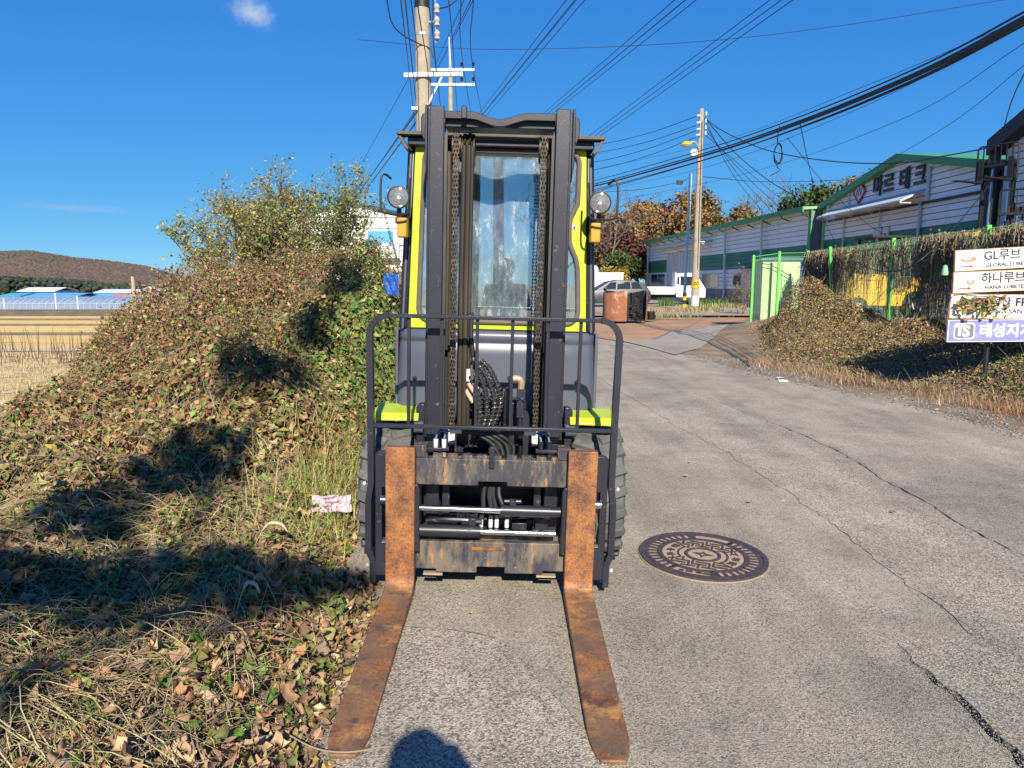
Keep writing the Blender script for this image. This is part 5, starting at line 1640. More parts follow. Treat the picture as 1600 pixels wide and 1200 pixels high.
yard_forklift((pC.x + .2, 16.2, .5), R(-35), 'black forklift with silver and blue mast rods at the right edge', M_STEEL, 2.62, 2.02, False, 1.1, .95)
tagl = empty('lorry_light_bar', P(1530, 366, 15), 'red and amber tail light bar showing above the fence', 'light bar')
MB().box(-.85, .6, 0, .08, -.05, .05).build('bar', M_BLACK, tagl, None)
for x, mm in ((-.32, M_ORANGE), (-.15, M_AMBER), (.10, M_REDA), (.32, M_ORANGE), (.44, M_AMBER)):
    MB().box(x, x + .12, -.03, .0, -.04, .04).build('lamp', mm, tagl, None)
for x in (-.85, .5): MB().box(x, x + .05, .01, .07, -1.6, -.05).build('stand', M_BLACK, tagl, None)
tr2 = empty('orange_trailer', (9.35, 12.6, .48), 'rust orange trailer bed behind the fence left of the signs', 'trailer')
MB().box(-.5, 1.8, -.4, .8, .55, .85).build('bed', M_SIGNR, tr2, None, .01)
for x in (-.2, 1.4):
    MB().lathe([(.05, -.1), (.24, -.1), (.27, 0), (.24, .1), (.05, .1)], 20, 'y', (x, -.35, .27)).build('wheel', M_BLACK, tr2)
MB().box(-.3, 1.6, .1, .2, .4, .56).build('chassis', M_BLACK, tr2, None)

# ------------------------------------------------------------------ parked car and truck
M_CARP = pbr('grey_car_paint', (.05, .055, .066), .45, .1, .05, 3, coat=.1)
M_CARG = pbr('dark_car_glass', (.02, .026, .03), .08, 0, .1, 2)
M_TRUCKW = pbr('white_truck_paint', (.70, .70, .69), .35, 0, .04, 2, coat=.3)
def loft(sections):
    """sections: list of (x, [(y,z)...]) closed rings"""
    mb = MB()
    n_ = len(sections[0][1])
    vs = [(x, y, z) for x, ring in sections for y, z in ring]
    fs = []
    for i in range(len(sections) - 1):
        for k in range(n_):
            k2 = (k + 1) % n_
            fs.append((i * n_ + k, i * n_ + k2, (i + 1) * n_ + k2, (i + 1) * n_ + k))
    fs.append(tuple(range(n_ - 1, -1, -1))); fs.append(tuple((len(sections) - 1) * n_ + k for k in range(n_)))
    return mb.add(vs, fs)
car = empty('parked_car', (5.6, 41.0, .05), 'grey hatchback parked beyond the rusty half tank', 'car', rot=(0, 0, R(4)))
# x runs along the car (front at -x); lower body and tapered cabin
def ring(hw, z0, z1, tuck=.06):
    return [(-hw + tuck, z0), (hw - tuck, z0), (hw, z0 + .25 * (z1 - z0)), (hw - .01, z0 + .75 * (z1 - z0)), (hw - .08, z1), (-hw + .08, z1), (-hw + .01, z0 + .75 * (z1 - z0)), (-hw, z0 + .25 * (z1 - z0))]
loft([(-2.18, ring(.62, .32, .60)), (-2.05, ring(.80, .22, .74)), (-1.3, ring(.89, .20, .90)), (-.8, ring(.90, .20, .96)), (.6, ring(.90, .20, 1.0)), (1.5, ring(.89, .20, 1.02)), (2.0, ring(.84, .24, .98)), (2.14, ring(.70, .34, .85))]).build('body', M_CARP, car, 40, .02)
def ring2(hb, ht, z0, z1): return [(-hb, z0), (hb, z0), (ht, z1), (-ht, z1)]
loft([(-.95, ring2(.80, .78, .92, .98)), (-.25, ring2(.82, .64, .94, 1.40)), (.3, ring2(.82, .66, .94, 1.50)), (1.1, ring2(.82, .64, .94, 1.47)), (1.65, ring2(.80, .62, .94, 1.34)), (2.02, ring2(.76, .66, .92, 1.02))]).build('cabin', M_CARP, car, 30, .03)
for x0, x1, xt0, xt1 in ((-.62, .12, -.16, .16), (.20, .95, .24, .93), (1.03, 1.62, 1.01, 1.40)):
    MB().add([(x0, -.822, 1.00), (x1, -.822, 1.00), (xt1, -.692, 1.38), (xt0, -.692, 1.36)], [(0, 1, 2, 3)]).build('window', M_CARG, car, None)
    MB().add([(x0, .822, 1.00), (x1, .822, 1.00), (xt1, .692, 1.38), (xt0, .692, 1.36)], [(0, 1, 2, 3)]).build('window', M_CARG, car, None)
for x in (-1.32, 1.32):
    for s in (-1, 1):
        w_ = empty('wheel', (x, s * .80, .32), parent=car)
        MB().lathe([(.2, -.1), (.30, -.105), (.32, -.08), (.325, 0), (.32, .08), (.30, .105), (.2, .1)], 24, 'y').build('tyre', M_BLACK, w_)
        MB().lathe([(.02, s * .10), (.1, s * .09), (.2, s * .105), (.2, -s * .08), (.02, -s * .08)], 10, 'y').build('rim', M_SILVER, w_)
for s in (-1, 1):
    MB().box(-2.12, -1.95, s * .45, s * .74, .60, .72).build('headlight', M_FRAMEW, car, None, .02)
    MB().box(-.55, -.40, s * .86, s * 1.0, .98, 1.10).build('mirror', M_CARP, car, None, .02)

trk = empty('flatbed_truck', (10.15, 45.0, .05), 'small white flatbed truck parked before the sliding door', 'truck', rot=(0, 0, R(-6)))
# front of the truck at +x
loft([(-.02, ring2(.80, .76, .45, 1.90)), (.75, ring2(.82, .74, .42, 1.93)), (1.15, ring2(.82, .70, .42, 1.88)), (1.62, ring2(.82, .78, .42, 1.15)), (1.75, ring2(.80, .76, .42, .95))]).build('cab', M_TRUCKW, trk, 30, .05)
MB().add([(.22, -.815, 1.18), (1.20, -.812, 1.18), (1.02, -.755, 1.70), (.22, -.765, 1.72)], [(0, 1, 2, 3)]).build('window', M_CARG, trk, None)
MB().add([(.03, -.815, 1.25), (.14, -.815, 1.25), (.14, -.77, 1.68), (.03, -.77, 1.68)], [(0, 1, 2, 3)]).build('window', M_CARG, trk, None)
MB().add([(1.22, -.70, 1.82), (1.22, .70, 1.82), (1.61, .76, 1.2), (1.61, -.76, 1.2)], [(0, 1, 2, 3)]).build('windscreen', M_CARG, trk, None)
MB().add([(.22, .815, 1.18), (1.20, .812, 1.18), (1.02, .755, 1.70), (.22, .765, 1.72)], [(0, 1, 2, 3)]).build('window', M_CARG, trk, None)
MB().box(-3.0, -.10, -.82, .82, .70, .76).build('bed_floor', M_TRUCKW, trk, None, .01)
for s in (-1, 1):
    MB().box(-3.0, -.10, s * .80, s * .84, .62, 1.08).build('bed_side', M_TRUCKW, trk, None, .01)
MB().box(-3.04, -3.0, -.82, .82, .62, 1.08).build('tailgate', M_TRUCKW, trk, None, .01)
MB().box(-.12, -.05, -.80, .80, .7, 1.98).build('bed_guard', M_TRUCKW, trk, None, .01)
MB().box(-2.95, 1.2, -.35, .35, .42, .62).build('chassis', M_BLACK, trk, None)
for x in (.95, -2.1):
    for s in (-1, 1):
        w_ = empty('wheel', (x, s * .70, .32), parent=trk)
        MB().lathe([(.18, -.09), (.30, -.095), (.32, -.07), (.325, 0), (.32, .07), (.30, .095), (.18, .09)], 24, 'y').build('tyre', M_BLACK, w_)
        MB().lathe([(.02, s * .09), (.1, s * .06), (.18, s * .09), (.18, -s * .08), (.02, -s * .08)], 12, 'y').build('rim', M_SILVER, w_)
MB().box(1.70, 1.78, -.7, .7, .45, .62).build('bumper', M_BLACK, trk, None, .02)

# ------------------------------------------------------------------ rusty half tank, charred inside
M_TANK = pbr('rusted_tank_outside', (.29, .115, .06), .85, .1, .3, 2.5, (.48, .33, .2), 4, .55, .66, None, .3, 20)
M_CHAR = pbr('charred_black', (.02, .019, .018), .9, 0, .5, 6, (.11, .10, .09), 9, .55, .64, None, .8, 14)
tk = PG(980, 502, .04)
tank = empty('rusty_half_tank', (tk.x, tk.y + .55, .04), 'rusty cut open steel tank with charred black inside', 'tank')
rows_o, rows_i = [], []
for z in (0, .3, .6, .9, 1.04):
    ro, ri = [], []
    for a in np.linspace(-92, -380, 26):
        wob = .02 * math.sin(a * .2 + z * 3)
        ro.append(((.80 + wob) * math.cos(R(a)) , (.62 + wob) * math.sin(R(a)), z + (.05 * math.sin(a * .05) if z > 1 else 0)))
        ri.append(((.77 + wob) * math.cos(R(a)), (.59 + wob) * math.sin(R(a)), z + (.05 * math.sin(a * .05) if z > 1 else 0)))
    rows_o.append(ro); rows_i.append(ri)
MB().sheet(rows_o).build('outer_shell', M_TANK, tank, 60)
MB().sheet(rows_i).build('inner_shell', M_CHAR, tank, 60)
rim = MB(); rim.sheet([rows_o[-1], rows_i[-1]]); rim.sheet([[r[0] for r in rows_o], [r[0] for r in rows_i]]); rim.sheet([[r[-1] for r in rows_o], [r[-1] for r in rows_i]])
rim.build('cut_edge', M_TANK, tank, None)
MB().box(-.7, .7, -.3, .5, 0, .03).build('ash_floor', M_CHAR, tank, None)
nn = 160
ap = np.stack([RNG.uniform(.0, .62, nn), RNG.uniform(-.25, .42, nn), RNG.uniform(.03, .55, nn) * RNG.random(nn)], 1)
link_mesh('burnt_debris', pebble_batch('burnt_debris', ap, RNG.uniform(.03, .09, nn), M_CHAR, 4), tank)['kind'] = 'stuff'
MB().tube([(-.02, -.66, .0), (-.01, -.66, .72)], .013, 6).build('tank_rod', M_BLACK, tank)
cnp = PG(1017, 499, .04)
cno = tag(MB().lathe([(.001, 0), (.14, 0), (.15, .02), (.15, .30), (.14, .31), (.13, .04), (.001, .04)], 18, 'z').build('black_bucket', M_BLACK, None, loc=(cnp.x, cnp.y, .03)), 'small dark bucket on the dirt right of the rusty tank', 'bucket')

# low white wall behind the car, with a rounded white tank
tag(MB().box(2.5, 8.6, 56, 56.3, -.1, 2.05).box(2.45, 8.65, 55.95, 56.35, 2.05, 2.15).build('boundary_wall', M_WHITE, None, None), 'low white wall behind the parked grey car', 'wall')
tag(MB().lathe([(.001, 0), (.5, 0), (.52, .5), (.45, .72), (.2, .85), (.001, .86)], 20, 'z').build('water_tank', M_WHITE, None, loc=(6.35, 57.5, 1.9)), 'rounded white water tank showing above the white wall', 'tank')
tag(MB().box(6.0, 6.7, 57.1, 57.9, 0, 1.9).build('tank_stand', M_CONC, None, None), 'concrete stand under the rounded white water tank', 'stand')
# ================================================================== plants
M_LEAF = leaf_mat('leaf', .17, .6)
M_DRY = leaf_mat('dry_leaf', .22, .75)
M_STEM = leaf_mat('dry_stem', .05, .8)

def leaf_templates(k, curl, seed, lobed=True):
    """k leaf shapes of 10 vertices, base at the origin, length 1 along x"""
    r = np.random.default_rng(seed)
    rib = np.array([(0, 0), (.38, 0), (.72, 0), (1, 0)])
    out = []
    for _ in range(k):
        if lobed:
            edge = [(.10, .30), (.34, .50), (.66, .30)]
        else:
            edge = [(.18, .20), (.45, .30), (.75, .17)]
        pts = [(*p, 0) for p in rib] + [(x, y, 0) for x, y in edge] + [(x, -y, 0) for x, y in edge]
        p = np.array(pts, float)
        p[4:, :2] += r.normal(0, .05, (6, 2))
        fold = r.uniform(.1, 1.0) * curl
        p[:, 2] += np.abs(p[:, 1]) * fold * r.choice([-1, 1, 1])
        p[:, 1] *= 1 - .35 * min(1, fold)
        bend = r.uniform(-1.2, .9) * curl
        # roll the leaf along its length
        th = p[:, 0] * bend
        x = np.where(abs(bend) > .05, np.sin(th) / (bend if abs(bend) > .05 else 1), p[:, 0])
        z = np.where(abs(bend) > .05, (1 - np.cos(th)) / (bend if abs(bend) > .05 else 1), 0)
        p[:, 0] = x
        p[:, 2] += z
        p += r.normal(0, .05 * curl, p.shape)
        out.append(p)
    return np.array(out)
LEAF_TRI = np.array([(0, 1, 4), (1, 5, 4), (1, 2, 5), (2, 6, 5), (2, 3, 6), (0, 7, 1), (1, 7, 8), (1, 8, 2), (2, 8, 9), (2, 9, 3)])

MAPLE_TRI = np.array([(0, 1, 4), (1, 5, 4), (1, 2, 5), (2, 6, 5), (2, 7, 6), (2, 3, 7), (0, 8, 1), (1, 8, 9), (1, 9, 2), (2, 9, 10), (2, 10, 11), (2, 11, 3)])
def maple_templates(k, curl, seed):
    r = np.random.default_rng(seed)
    out = []
    for _ in range(k):
        side = [(.04, .30), (.28, .24), (.48, .42), (.68, .21)]
        p = np.array([(0, 0, 0), (.30, 0, 0), (.62, 0, 0), (1, 0, 0)] + [(a, b, 0) for a, b in side] + [(a, -b, 0) for a, b in side], float)
        p[4:, :2] += r.normal(0, .06, (8, 2))
        fold = r.uniform(.15, 1.0) * curl
        p[:, 2] += np.abs(p[:, 1]) * fold * r.choice([-1, 1, 1])
        p[:, 1] *= 1 - .45 * min(1, fold)
        bend = r.uniform(-1.4, 1.1) * curl
        if abs(bend) > .05:
            th = p[:, 0] * bend
            p[:, 2] += (1 - np.cos(th)) / bend
            p[:, 0] = np.sin(th) / bend
        tw = r.uniform(-.8, .8) * curl * p[:, 0]
        y_, z_ = p[:, 1].copy(), p[:, 2].copy()
        p[:, 1] = y_ * np.cos(tw) - z_ * np.sin(tw); p[:, 2] = y_ * np.sin(tw) + z_ * np.cos(tw)
        p += r.normal(0, .045 * curl, p.shape)
        out.append(p)
    return np.array(out)

FOLD_TRI = np.array([(0, 4, 2), (4, 1, 2), (0, 3, 4), (4, 3, 1)])
def fold_templates(k, curl, seed):
    r = np.random.default_rng(seed)
    out = []
    for _ in range(k):
        p = np.array([(0, 0, 0), (1, 0, 0), (.45, .34, 0), (.5, -.34, 0), (.5, 0, 0)], float)
        p[2:4, :2] += r.normal(0, .08, (2, 2))
        f = r.uniform(.1, 1) * curl
        p[2:4, 2] += .34 * f * r.choice([-1, 1, 1]); p[:, 1] *= 1 - .35 * min(1, f)
        p[4, 2] += r.normal(0, .15) * curl
        p += r.normal(0, .05 * curl, p.shape)
        out.append(p)
    return np.array(out)

def frames(nrm, r):
    n = len(nrm)
    nrm = nrm / np.linalg.norm(nrm, axis=1, keepdims=True)
    a = r.normal(size=(n, 3))
    t = a - nrm * (a * nrm).sum(1, keepdims=True)
    t /= np.linalg.norm(t, axis=1, keepdims=True)
    return t, np.cross(nrm, t), nrm

def leaves_mesh(name, pts, nrm, size, colr, mat, curl=.7, seed=1, lobed=True, K=24, maple=False, fold=False):
    r = np.random.default_rng(seed)
    T = (maple_templates(K, curl, seed + 5) if maple else fold_templates(K, curl, seed + 5) if fold else leaf_templates(K, curl, seed + 5, lobed))[r.integers(0, K, len(pts))]
    nvt = T.shape[1]
    t, b, n_ = frames(nrm, r)
    S = size[:, None, None]
    V = pts[:, None] + S * ((T[..., :1] - .5) * t[:, None] + T[..., 1:2] * b[:, None] + T[..., 2:3] * n_[:, None])
    F = (MAPLE_TRI if maple else FOLD_TRI if fold else LEAF_TRI)[None] + (np.arange(len(pts)) * nvt)[:, None, None]
    shade = 1 + .2 * r.uniform(-1, 1, (len(pts), nvt, 1))
    C = np.clip(colr[:, None] * shade, 0, 1)
    return np_mesh(name, V.reshape(-1, 3), F.reshape(-1, 3), mat, C.reshape(-1, 3))

def stems_mesh(name, P0, P1, P2, rad, colr, mat, seg=5, sides=3):
    """bent stalks: quadratic curves through three points"""
    n = len(P0)
    t = np.linspace(0, 1, seg)[None, :, None]
    C = (1 - t) ** 2 * P0[:, None] + 2 * t * (1 - t) * P1[:, None] + t ** 2 * P2[:, None]
    d = P2 - P0
    a = np.cross(d, np.array([[.3, .5, .81]]))
    a /= np.linalg.norm(a, axis=1, keepdims=True) + 1e-9
    b = np.cross(d, a); b /= np.linalg.norm(b, axis=1, keepdims=True) + 1e-9
    an = np.arange(sides) * 2 * math.pi / sides
    ring = np.cos(an)[None, None, :, None] * a[:, None, None] + np.sin(an)[None, None, :, None] * b[:, None, None]
    taper = np.linspace(1, .35, seg)[None, :, None, None]
    V = C[:, :, None] + ring * rad[:, None, None, None] * taper
    idx = np.arange(n * seg * sides).reshape(n, seg, sides)
    q = np.stack([idx[:, :-1], np.roll(idx, -1, 2)[:, :-1], np.roll(idx, -1, 2)[:, 1:], idx[:, 1:]], -1).reshape(-1, 4)
    CC = np.repeat(colr, seg * sides, 0)
    return np_mesh(name, V.reshape(-1, 3), q, mat, CC)

def blades_mesh(name, P0, dirv, length, width, colr, mat, droop=.5, seed=1):
    r = np.random.default_rng(seed)
    n = len(P0)
    up = np.array([[0, 0, 1.0]])
    side = np.cross(dirv, up); side /= np.linalg.norm(side, axis=1, keepdims=True) + 1e-9
    st = []
    dr = r.uniform(.2, 1, n) * droop
    for t, wv in ((0, 1), (.35, .9), (.7, .6), (1, .08)):
        c = P0 + length[:, None] * (t * up * (1 - .55 * dr[:, None] * t) + dirv * (dr[:, None] * t * t * .9 + .15 * t))
        st.append(c - side * width[:, None] * wv * .5); st.append(c + side * width[:, None] * wv * .5)
    V = np.stack(st, 1)
    F = np.array([(0, 1, 3, 2), (2, 3, 5, 4), (4, 5, 7, 6)])[None] + (np.arange(n) * 8)[:, None, None]
    return np_mesh(name, V.reshape(-1, 3), F.reshape(-1, 4), mat, np.repeat(colr, 8, 0))

BROWN = np.array([(.35, .21, .12), (.45, .29, .17), (.28, .165, .095), (.52, .37, .22), (.20, .12, .07), (.40, .24, .14), (.48, .25, .125), (.32, .21, .14)])
OLIVE = np.array([(.26, .24, .07), (.34, .29, .10), (.19, .19, .06), (.40, .35, .14)])
GREEN = np.array([(.10, .19, .03), (.15, .26, .045), (.075, .14, .03), (.21, .31, .07), (.12, .20, .05)])
YELLOW = np.array([(.42, .34, .07), (.36, .28, .06), (.30, .29, .07)])
def pick_cols(n, wts, r):
    """wts (n,4): shares of brown, olive, green, yellow"""
    cum = np.cumsum(wts, 1); cum /= cum[:, -1:]
    u = r.random(n)[:, None]
    k = (u > cum).sum(1)
    c = np.zeros((n, 3))
    for i, palt in enumerate((BROWN, OLIVE, GREEN, YELLOW)):
        m_ = k == i
        c[m_] = palt[r.integers(0, len(palt), m_.sum())]
    return c * r.uniform(.75, 1.2, (n, 1))

# ------------------------------------------------------------------ left bank smothered in vines
def bank_normal(x, y):
    e = .08
    dx = (bank_surface(x + e, y) - bank_surface(x - e, y)) / (2 * e)
    dy = (bank_surface(x, y + e) - bank_surface(x, y - e)) / (2 * e)
    n_ = np.stack([-dx, -dy, np.ones_like(dx)], 1)
    return n_ / np.linalg.norm(n_, axis=1, keepdims=True)

r = np.random.default_rng(11)
def bank_samples(n, y0, y1, over=.12, x_lo=None):
    y = r.uniform(y0, y1, n)
    lo = np.maximum(-.78 * y - .5, -6.4) if x_lo is None else np.full(n, x_lo)
    x = lo + (road_left(y) + over - lo) * r.random(n)
    return x, y
xs_, ys_ = [], []
for n, y0, y1 in ((13000, .9, 2.6), (20000, 2.6, 4.5), (40000, 4.5, 6.5), (62000, 6.5, 9.0), (46000, 9.0, 12.5)):
    a, b_ = bank_samples(n, y0, y1)
    xs_.append(a); ys_.append(b_)
# more on the steep side next to the truck
ye = r.uniform(4.5, 12.5, 20000); xs_.append(road_left(ye) + .05 - 1.0 * r.random(20000)); ys_.append(ye)
x = np.concatenate(xs_); y = np.concatenate(ys_)
keep = ~((x > -.86) & (y > 3.35))            # the wheel stands there
keep &= ~((x > -.64) & (y > 1.9) & (y < 3.4))  # and the fork lies there
x, y = x[keep], y[keep]
depth = r.random(len(x)) ** 1.1
thick = .13 + .14 * sstep(4, 8, y)
z = bank_surface(x, y) - thick * depth + (.05 + .10 * sstep(4.5, 6, y) * r.random(len(x)) ** 2 + .30 * sstep(7.5, 9.5, y) * r.random(len(x)) ** 4) * r.random(len(x))
z = np.maximum(z, np.where(x > road_left(y), road_z(x, y) + .012, -9))
gpatch = vnoise(x, y, .8, 31) * .55 + vnoise(x, y, 2.5, 32) * .45
gnear = sstep(-2.6, -1.2, x) * sstep(4.5, 7, y) * (1 - sstep(8.6, 10.5, y))
wt = np.stack([1.25 - .6 * gpatch - .75 * gnear, .50 + .3 * gpatch, .14 + 1.1 * np.clip(gpatch - .46, 0, 1) + .75 * gnear, .05 + .10 * sstep(8, 10, y)], 1)
wt[:, 0] += .3 * (1 - sstep(2.5, 5, y)) + .55 * sstep(4.8, 7, y) * (1 - gnear)
wt = np.clip(wt, .02, None)
colr = pick_cols(len(x), wt, r)
dead = colr[:, 0] > colr[:, 1] * 1.15
colr = np.where((dead & (y > 4.6))[:, None], colr * np.array([[.95, .82, .78]]), colr)
nr = bank_normal(x, y) * np.where(dead, .45, .9)[:, None] + r.normal(0, 1, (len(x), 3)) * np.where(dead, .85, .5)[:, None]
size = np.where(dead, .018 + .068 * r.random(len(x)) ** 1.7, r.uniform(.03, .075, len(x))) * np.where(y < 3.2, .98, 1.05) * (1 - .30 * sstep(4.2, 6.0, y)) * (1 - .15 * sstep(8, 11, y)) * np.where(dead, 1, 1 + .7 * gnear)
pts = np.stack([x, y, z], 1)
# the largest 300 near leaves become leaves of their own
vis = (np.abs(x) / y < .72) & (depth < .12) & (y > 1.55) & (y < 4.6)
cand = np.where(vis)[0]
cand = cand[np.argsort(-(size[cand] / y[cand]))][:300]
rest = np.ones(len(x), bool); rest[cand] = False
vine = empty('vine_thicket', (-2.0, 3.0, .1), 'tangle of dry brown and green vines over the left bank', 'vines')
def shifted(me, off):
    n_ = len(me.vertices); co = np.zeros(n_ * 3, np.float32)
    me.vertices.foreach_get('co', co); co = co.reshape(-1, 3) - np.array(off, np.float32)
    me.vertices.foreach_set('co', co.ravel()); me.update()
    return me
nearv = y < 4.6
for nm_, sel, cu, mp in (('dry_foliage', dead & rest & nearv, 2.1, True), ('dry_foliage', dead & rest & ~nearv, 1.7, False), ('green_foliage', ~dead & rest & nearv, .9, True), ('green_foliage', ~dead & rest & ~nearv, .8, False)):
    fol = link_mesh(nm_, shifted(leaves_mesh(nm_, pts[sel], nr[sel], size[sel], colr[sel], M_LEAF, cu, 3, K=60, maple=mp, fold=not mp), (-2.0, 3.0, .1)), vine)
    tag(fol, kind='stuff')
# prototypes for the single leaves: bigger, crinkled
protos = []
T = maple_templates(24, 1.9, 77)
for k in range(24):
    palt = BROWN if k % 5 else (GREEN if k % 10 else OLIVE)
    c_ = palt[k % len(palt)] * (.8 + .02 * k)
    me = np_mesh('leaf', T[k] - np.array([.5, 0, 0]), MAPLE_TRI, M_DRY, np.tile(np.clip(c_, 0, 1), (12, 1)))
    bm = bmesh.new(); bm.from_mesh(me)
    bmesh.ops.subdivide_edges(bm, edges=bm.edges, cuts=1, use_grid_fill=True)
    for vv in bm.verts: vv.co += Vector((random.gauss(0, .022), random.gauss(0, .022), random.gauss(0, .04)))
    bmesh.ops.triangulate(bm, faces=bm.faces)
    bm.to_mesh(me); bm.free()
    protos.append(me)
tt, bb_, nn_ = frames(nr[cand], r)
for k, i in enumerate(cand):
    o = bpy.data.objects.new('leaf', protos[k % 24])
    M3 = Matrix((tt[k], bb_[k], nn_[k])).transposed()
    sz_ = float(size[i]) * 1.0
    o.matrix_world = Matrix.Translation(Vector(pts[i]) + Vector((2.0, -3.0, -.1 + .012))) @ M3.to_4x4() @ Matrix.Scale(sz_, 4)
    o.parent = vine
    col.objects.link(o)
# dry stalks and runners
n = 13000
y = 1.0 + 10.5 * r.random(n) ** 1.7
x = np.maximum(-.76 * y - .4, -6) + (road_left(y) + .02 - np.maximum(-.76 * y - .4, -6)) * r.random(n)
ok = ~((x > -.9) & (y > 1.7)); x, y = x[ok], y[ok]; n = len(x)
base = np.stack([x, y, bank_surface(x, y) - .03], 1)
an = r.uniform(0, 6.28, n); ln = r.uniform(.12, .42, n)
dirv = np.stack([np.cos(an), np.sin(an), np.zeros(n)], 1)
end = base + dirv * ln[:, None] * .9
end[:, 2] = bank_surface(end[:, 0], end[:, 1]) + r.uniform(-.02, .09, n)
end[:, 0] = np.minimum(end[:, 0], road_left(end[:, 1]) + .04)
mid = (base + end) / 2 + np.stack([r.normal(0, .05, n), r.normal(0, .05, n), r.uniform(.02, .16, n) + .14 * sstep(7.5, 9.5, y) * r.random(n)], 1)
sc = np.array([(.40, .30, .17), (.33, .24, .14), (.38, .36, .13), (.22, .15, .09), (.50, .43, .24)])[r.integers(0, 5, n)]
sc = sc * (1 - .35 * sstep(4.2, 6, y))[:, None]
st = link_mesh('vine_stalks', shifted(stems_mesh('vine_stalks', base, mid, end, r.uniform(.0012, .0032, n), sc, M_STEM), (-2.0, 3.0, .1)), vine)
tag(st, kind='stuff')

# grass along the left wheel and round the verge
def grass_patch(name, label, n, cx, cy, sx, sy, hgt, cols_, seed, surf, wid=(.003, .007), droop=.7):
    rr = np.random.default_rng(seed)
    x = cx + sx * rr.normal(0, .5, n); y = cy + sy * rr.normal(0, .5, n)
    if cx < 0 and cy < 8: x = np.minimum(x, np.where(y > 3.3, -.85, -.66) - .03 * rr.random(n))
    P0 = np.stack([x, y, surf(x, y) - .04], 1)
    a = rr.uniform(0, 6.28, n)
    d = np.stack([np.cos(a), np.sin(a), np.zeros(n)], 1)
    c_ = np.array(cols_)[rr.integers(0, len(cols_), n)] * rr.uniform(.8, 1.15, (n, 1))
    o = link_mesh(name, blades_mesh(name, P0, d, rr.uniform(.5, 1, n) * hgt, rr.uniform(*wid, n), c_, M_LEAF, droop, seed))
    return tag(o, label, 'grass', kind='stuff')
YG = [(.34, .36, .09), (.28, .33, .07), (.42, .38, .14), (.45, .36, .17), (.22, .30, .06)]
TAN = [(.46, .36, .19), (.40, .29, .15), (.36, .25, .12), (.50, .42, .25)]
GRN = [(.09, .18, .04), (.13, .24, .06), (.08, .15, .04), (.18, .27, .08)]
grass_patch('verge_grass', 'yellow green grass growing beside the left front wheel', 1500, -1.12, 4.4, .32, 1.0, .30, YG, 31, bank_surface)
grass_patch('verge_grass', 'short green and straw grass along the left fork', 1300, -.98, 2.8, .32, 1.0, .13, YG + TAN + BROWN.tolist(), 32, bank_surface, (.003, .006), .9)

# dry leaf litter on the road edge by the left fork tip
n = 420
y = r.uniform(1.6, 3.1, n); x = road_left(y) + np.abs(r.normal(0, .07, n)) - .02
ok = ~((x > -.60) & (y > 1.97)); x, y = x[ok], y[ok]; n = len(x)
tag(link_mesh('leaf_litter', leaves_mesh('leaf_litter', np.stack([x, y, road_z(x, y) + .018], 1), np.stack([r.normal(0, .3, n), r.normal(0, .3, n), np.ones(n)], 1), r.uniform(.015, .05, n), pick_cols(n, np.tile([1, .3, .05, .1], (n, 1)), r), M_DRY, .8, 8)), 'crumbled dry leaves at the road edge by the left fork tip', 'leaf litter', kind='stuff')

# a few single plants and scraps that stand out
def single_leaf(name, label, px, py, Y, size_, colr_, tilt, cat='leaf', mat=M_LEAF, k=2):
    p = P(px, py, Y)
    me = np_mesh(name, (leaf_templates(6, .45, 99)[k] - np.array([.5, 0, 0])) * size_, LEAF_TRI, mat, np.tile(np.array([colr_]), (10, 1)))
    bm = bmesh.new(); bm.from_mesh(me); bmesh.ops.subdivide_edges(bm, edges=bm.edges, cuts=2, use_grid_fill=True, smooth=.5); bmesh.ops.triangulate(bm, faces=bm.faces); bm.to_mesh(me); bm.free()
    zz = float(bank_surface(p.x, p.y)) + .035
    return tag(link_mesh(name, me, None, (p.x, p.y, zz), tilt), label, cat)
pl = PG(395, 1155, .2); single_leaf('green_leaf', 'large fresh green leaf low in the foreground vines', 395, 1155, pl.y, .17, (.22, .36, .10), (R(-25), R(15), R(30)))
pl = PG(450, 800, .2); single_leaf('green_leaf', 'bright green leaf lying left of the pink paper', 450, 800, pl.y, .15, (.25, .42, .08), (R(-20), 0, R(10)))
pl = PG(525, 500, 1.0)
# pink leaflet
pq = PG(518, 775, .22)
pz = float(bank_surface(pq.x, pq.y)) + .05
M_PINK = pbr('pink_paper', (.74, .52, .60), .7, 0, .05, 6)
ppr = empty('pink_paper', (pq.x, pq.y, pz), 'crumpled pink paper with faint print lying on the vines', 'paper', rot=(R(28), R(4), R(16)))
g = [[(-.11 + .22 * i / 10, -.07 + .14 * j / 7, .006 * math.sin(i * 1.3 + j) + .004 * math.cos(j * 2.1)) for i in range(11)] for j in range(8)]
sh_ = MB().sheet(g).build('sheet', M_PINK, ppr, 60)
M_PRINT = pbr('faint_violet_print', (.36, .27, .42), .7, 0, .1, 5)
for a, b2 in (((-.05, .03), (.03, .045)), ((-.04, -.005), (.045, .005)), ((-.04, -.03), (.0, -.03))):
    MB().bar((a[0], a[1], .016), (b2[0], b2[1], .016), .007, .001).build('print_line', M_PRINT, ppr, None)
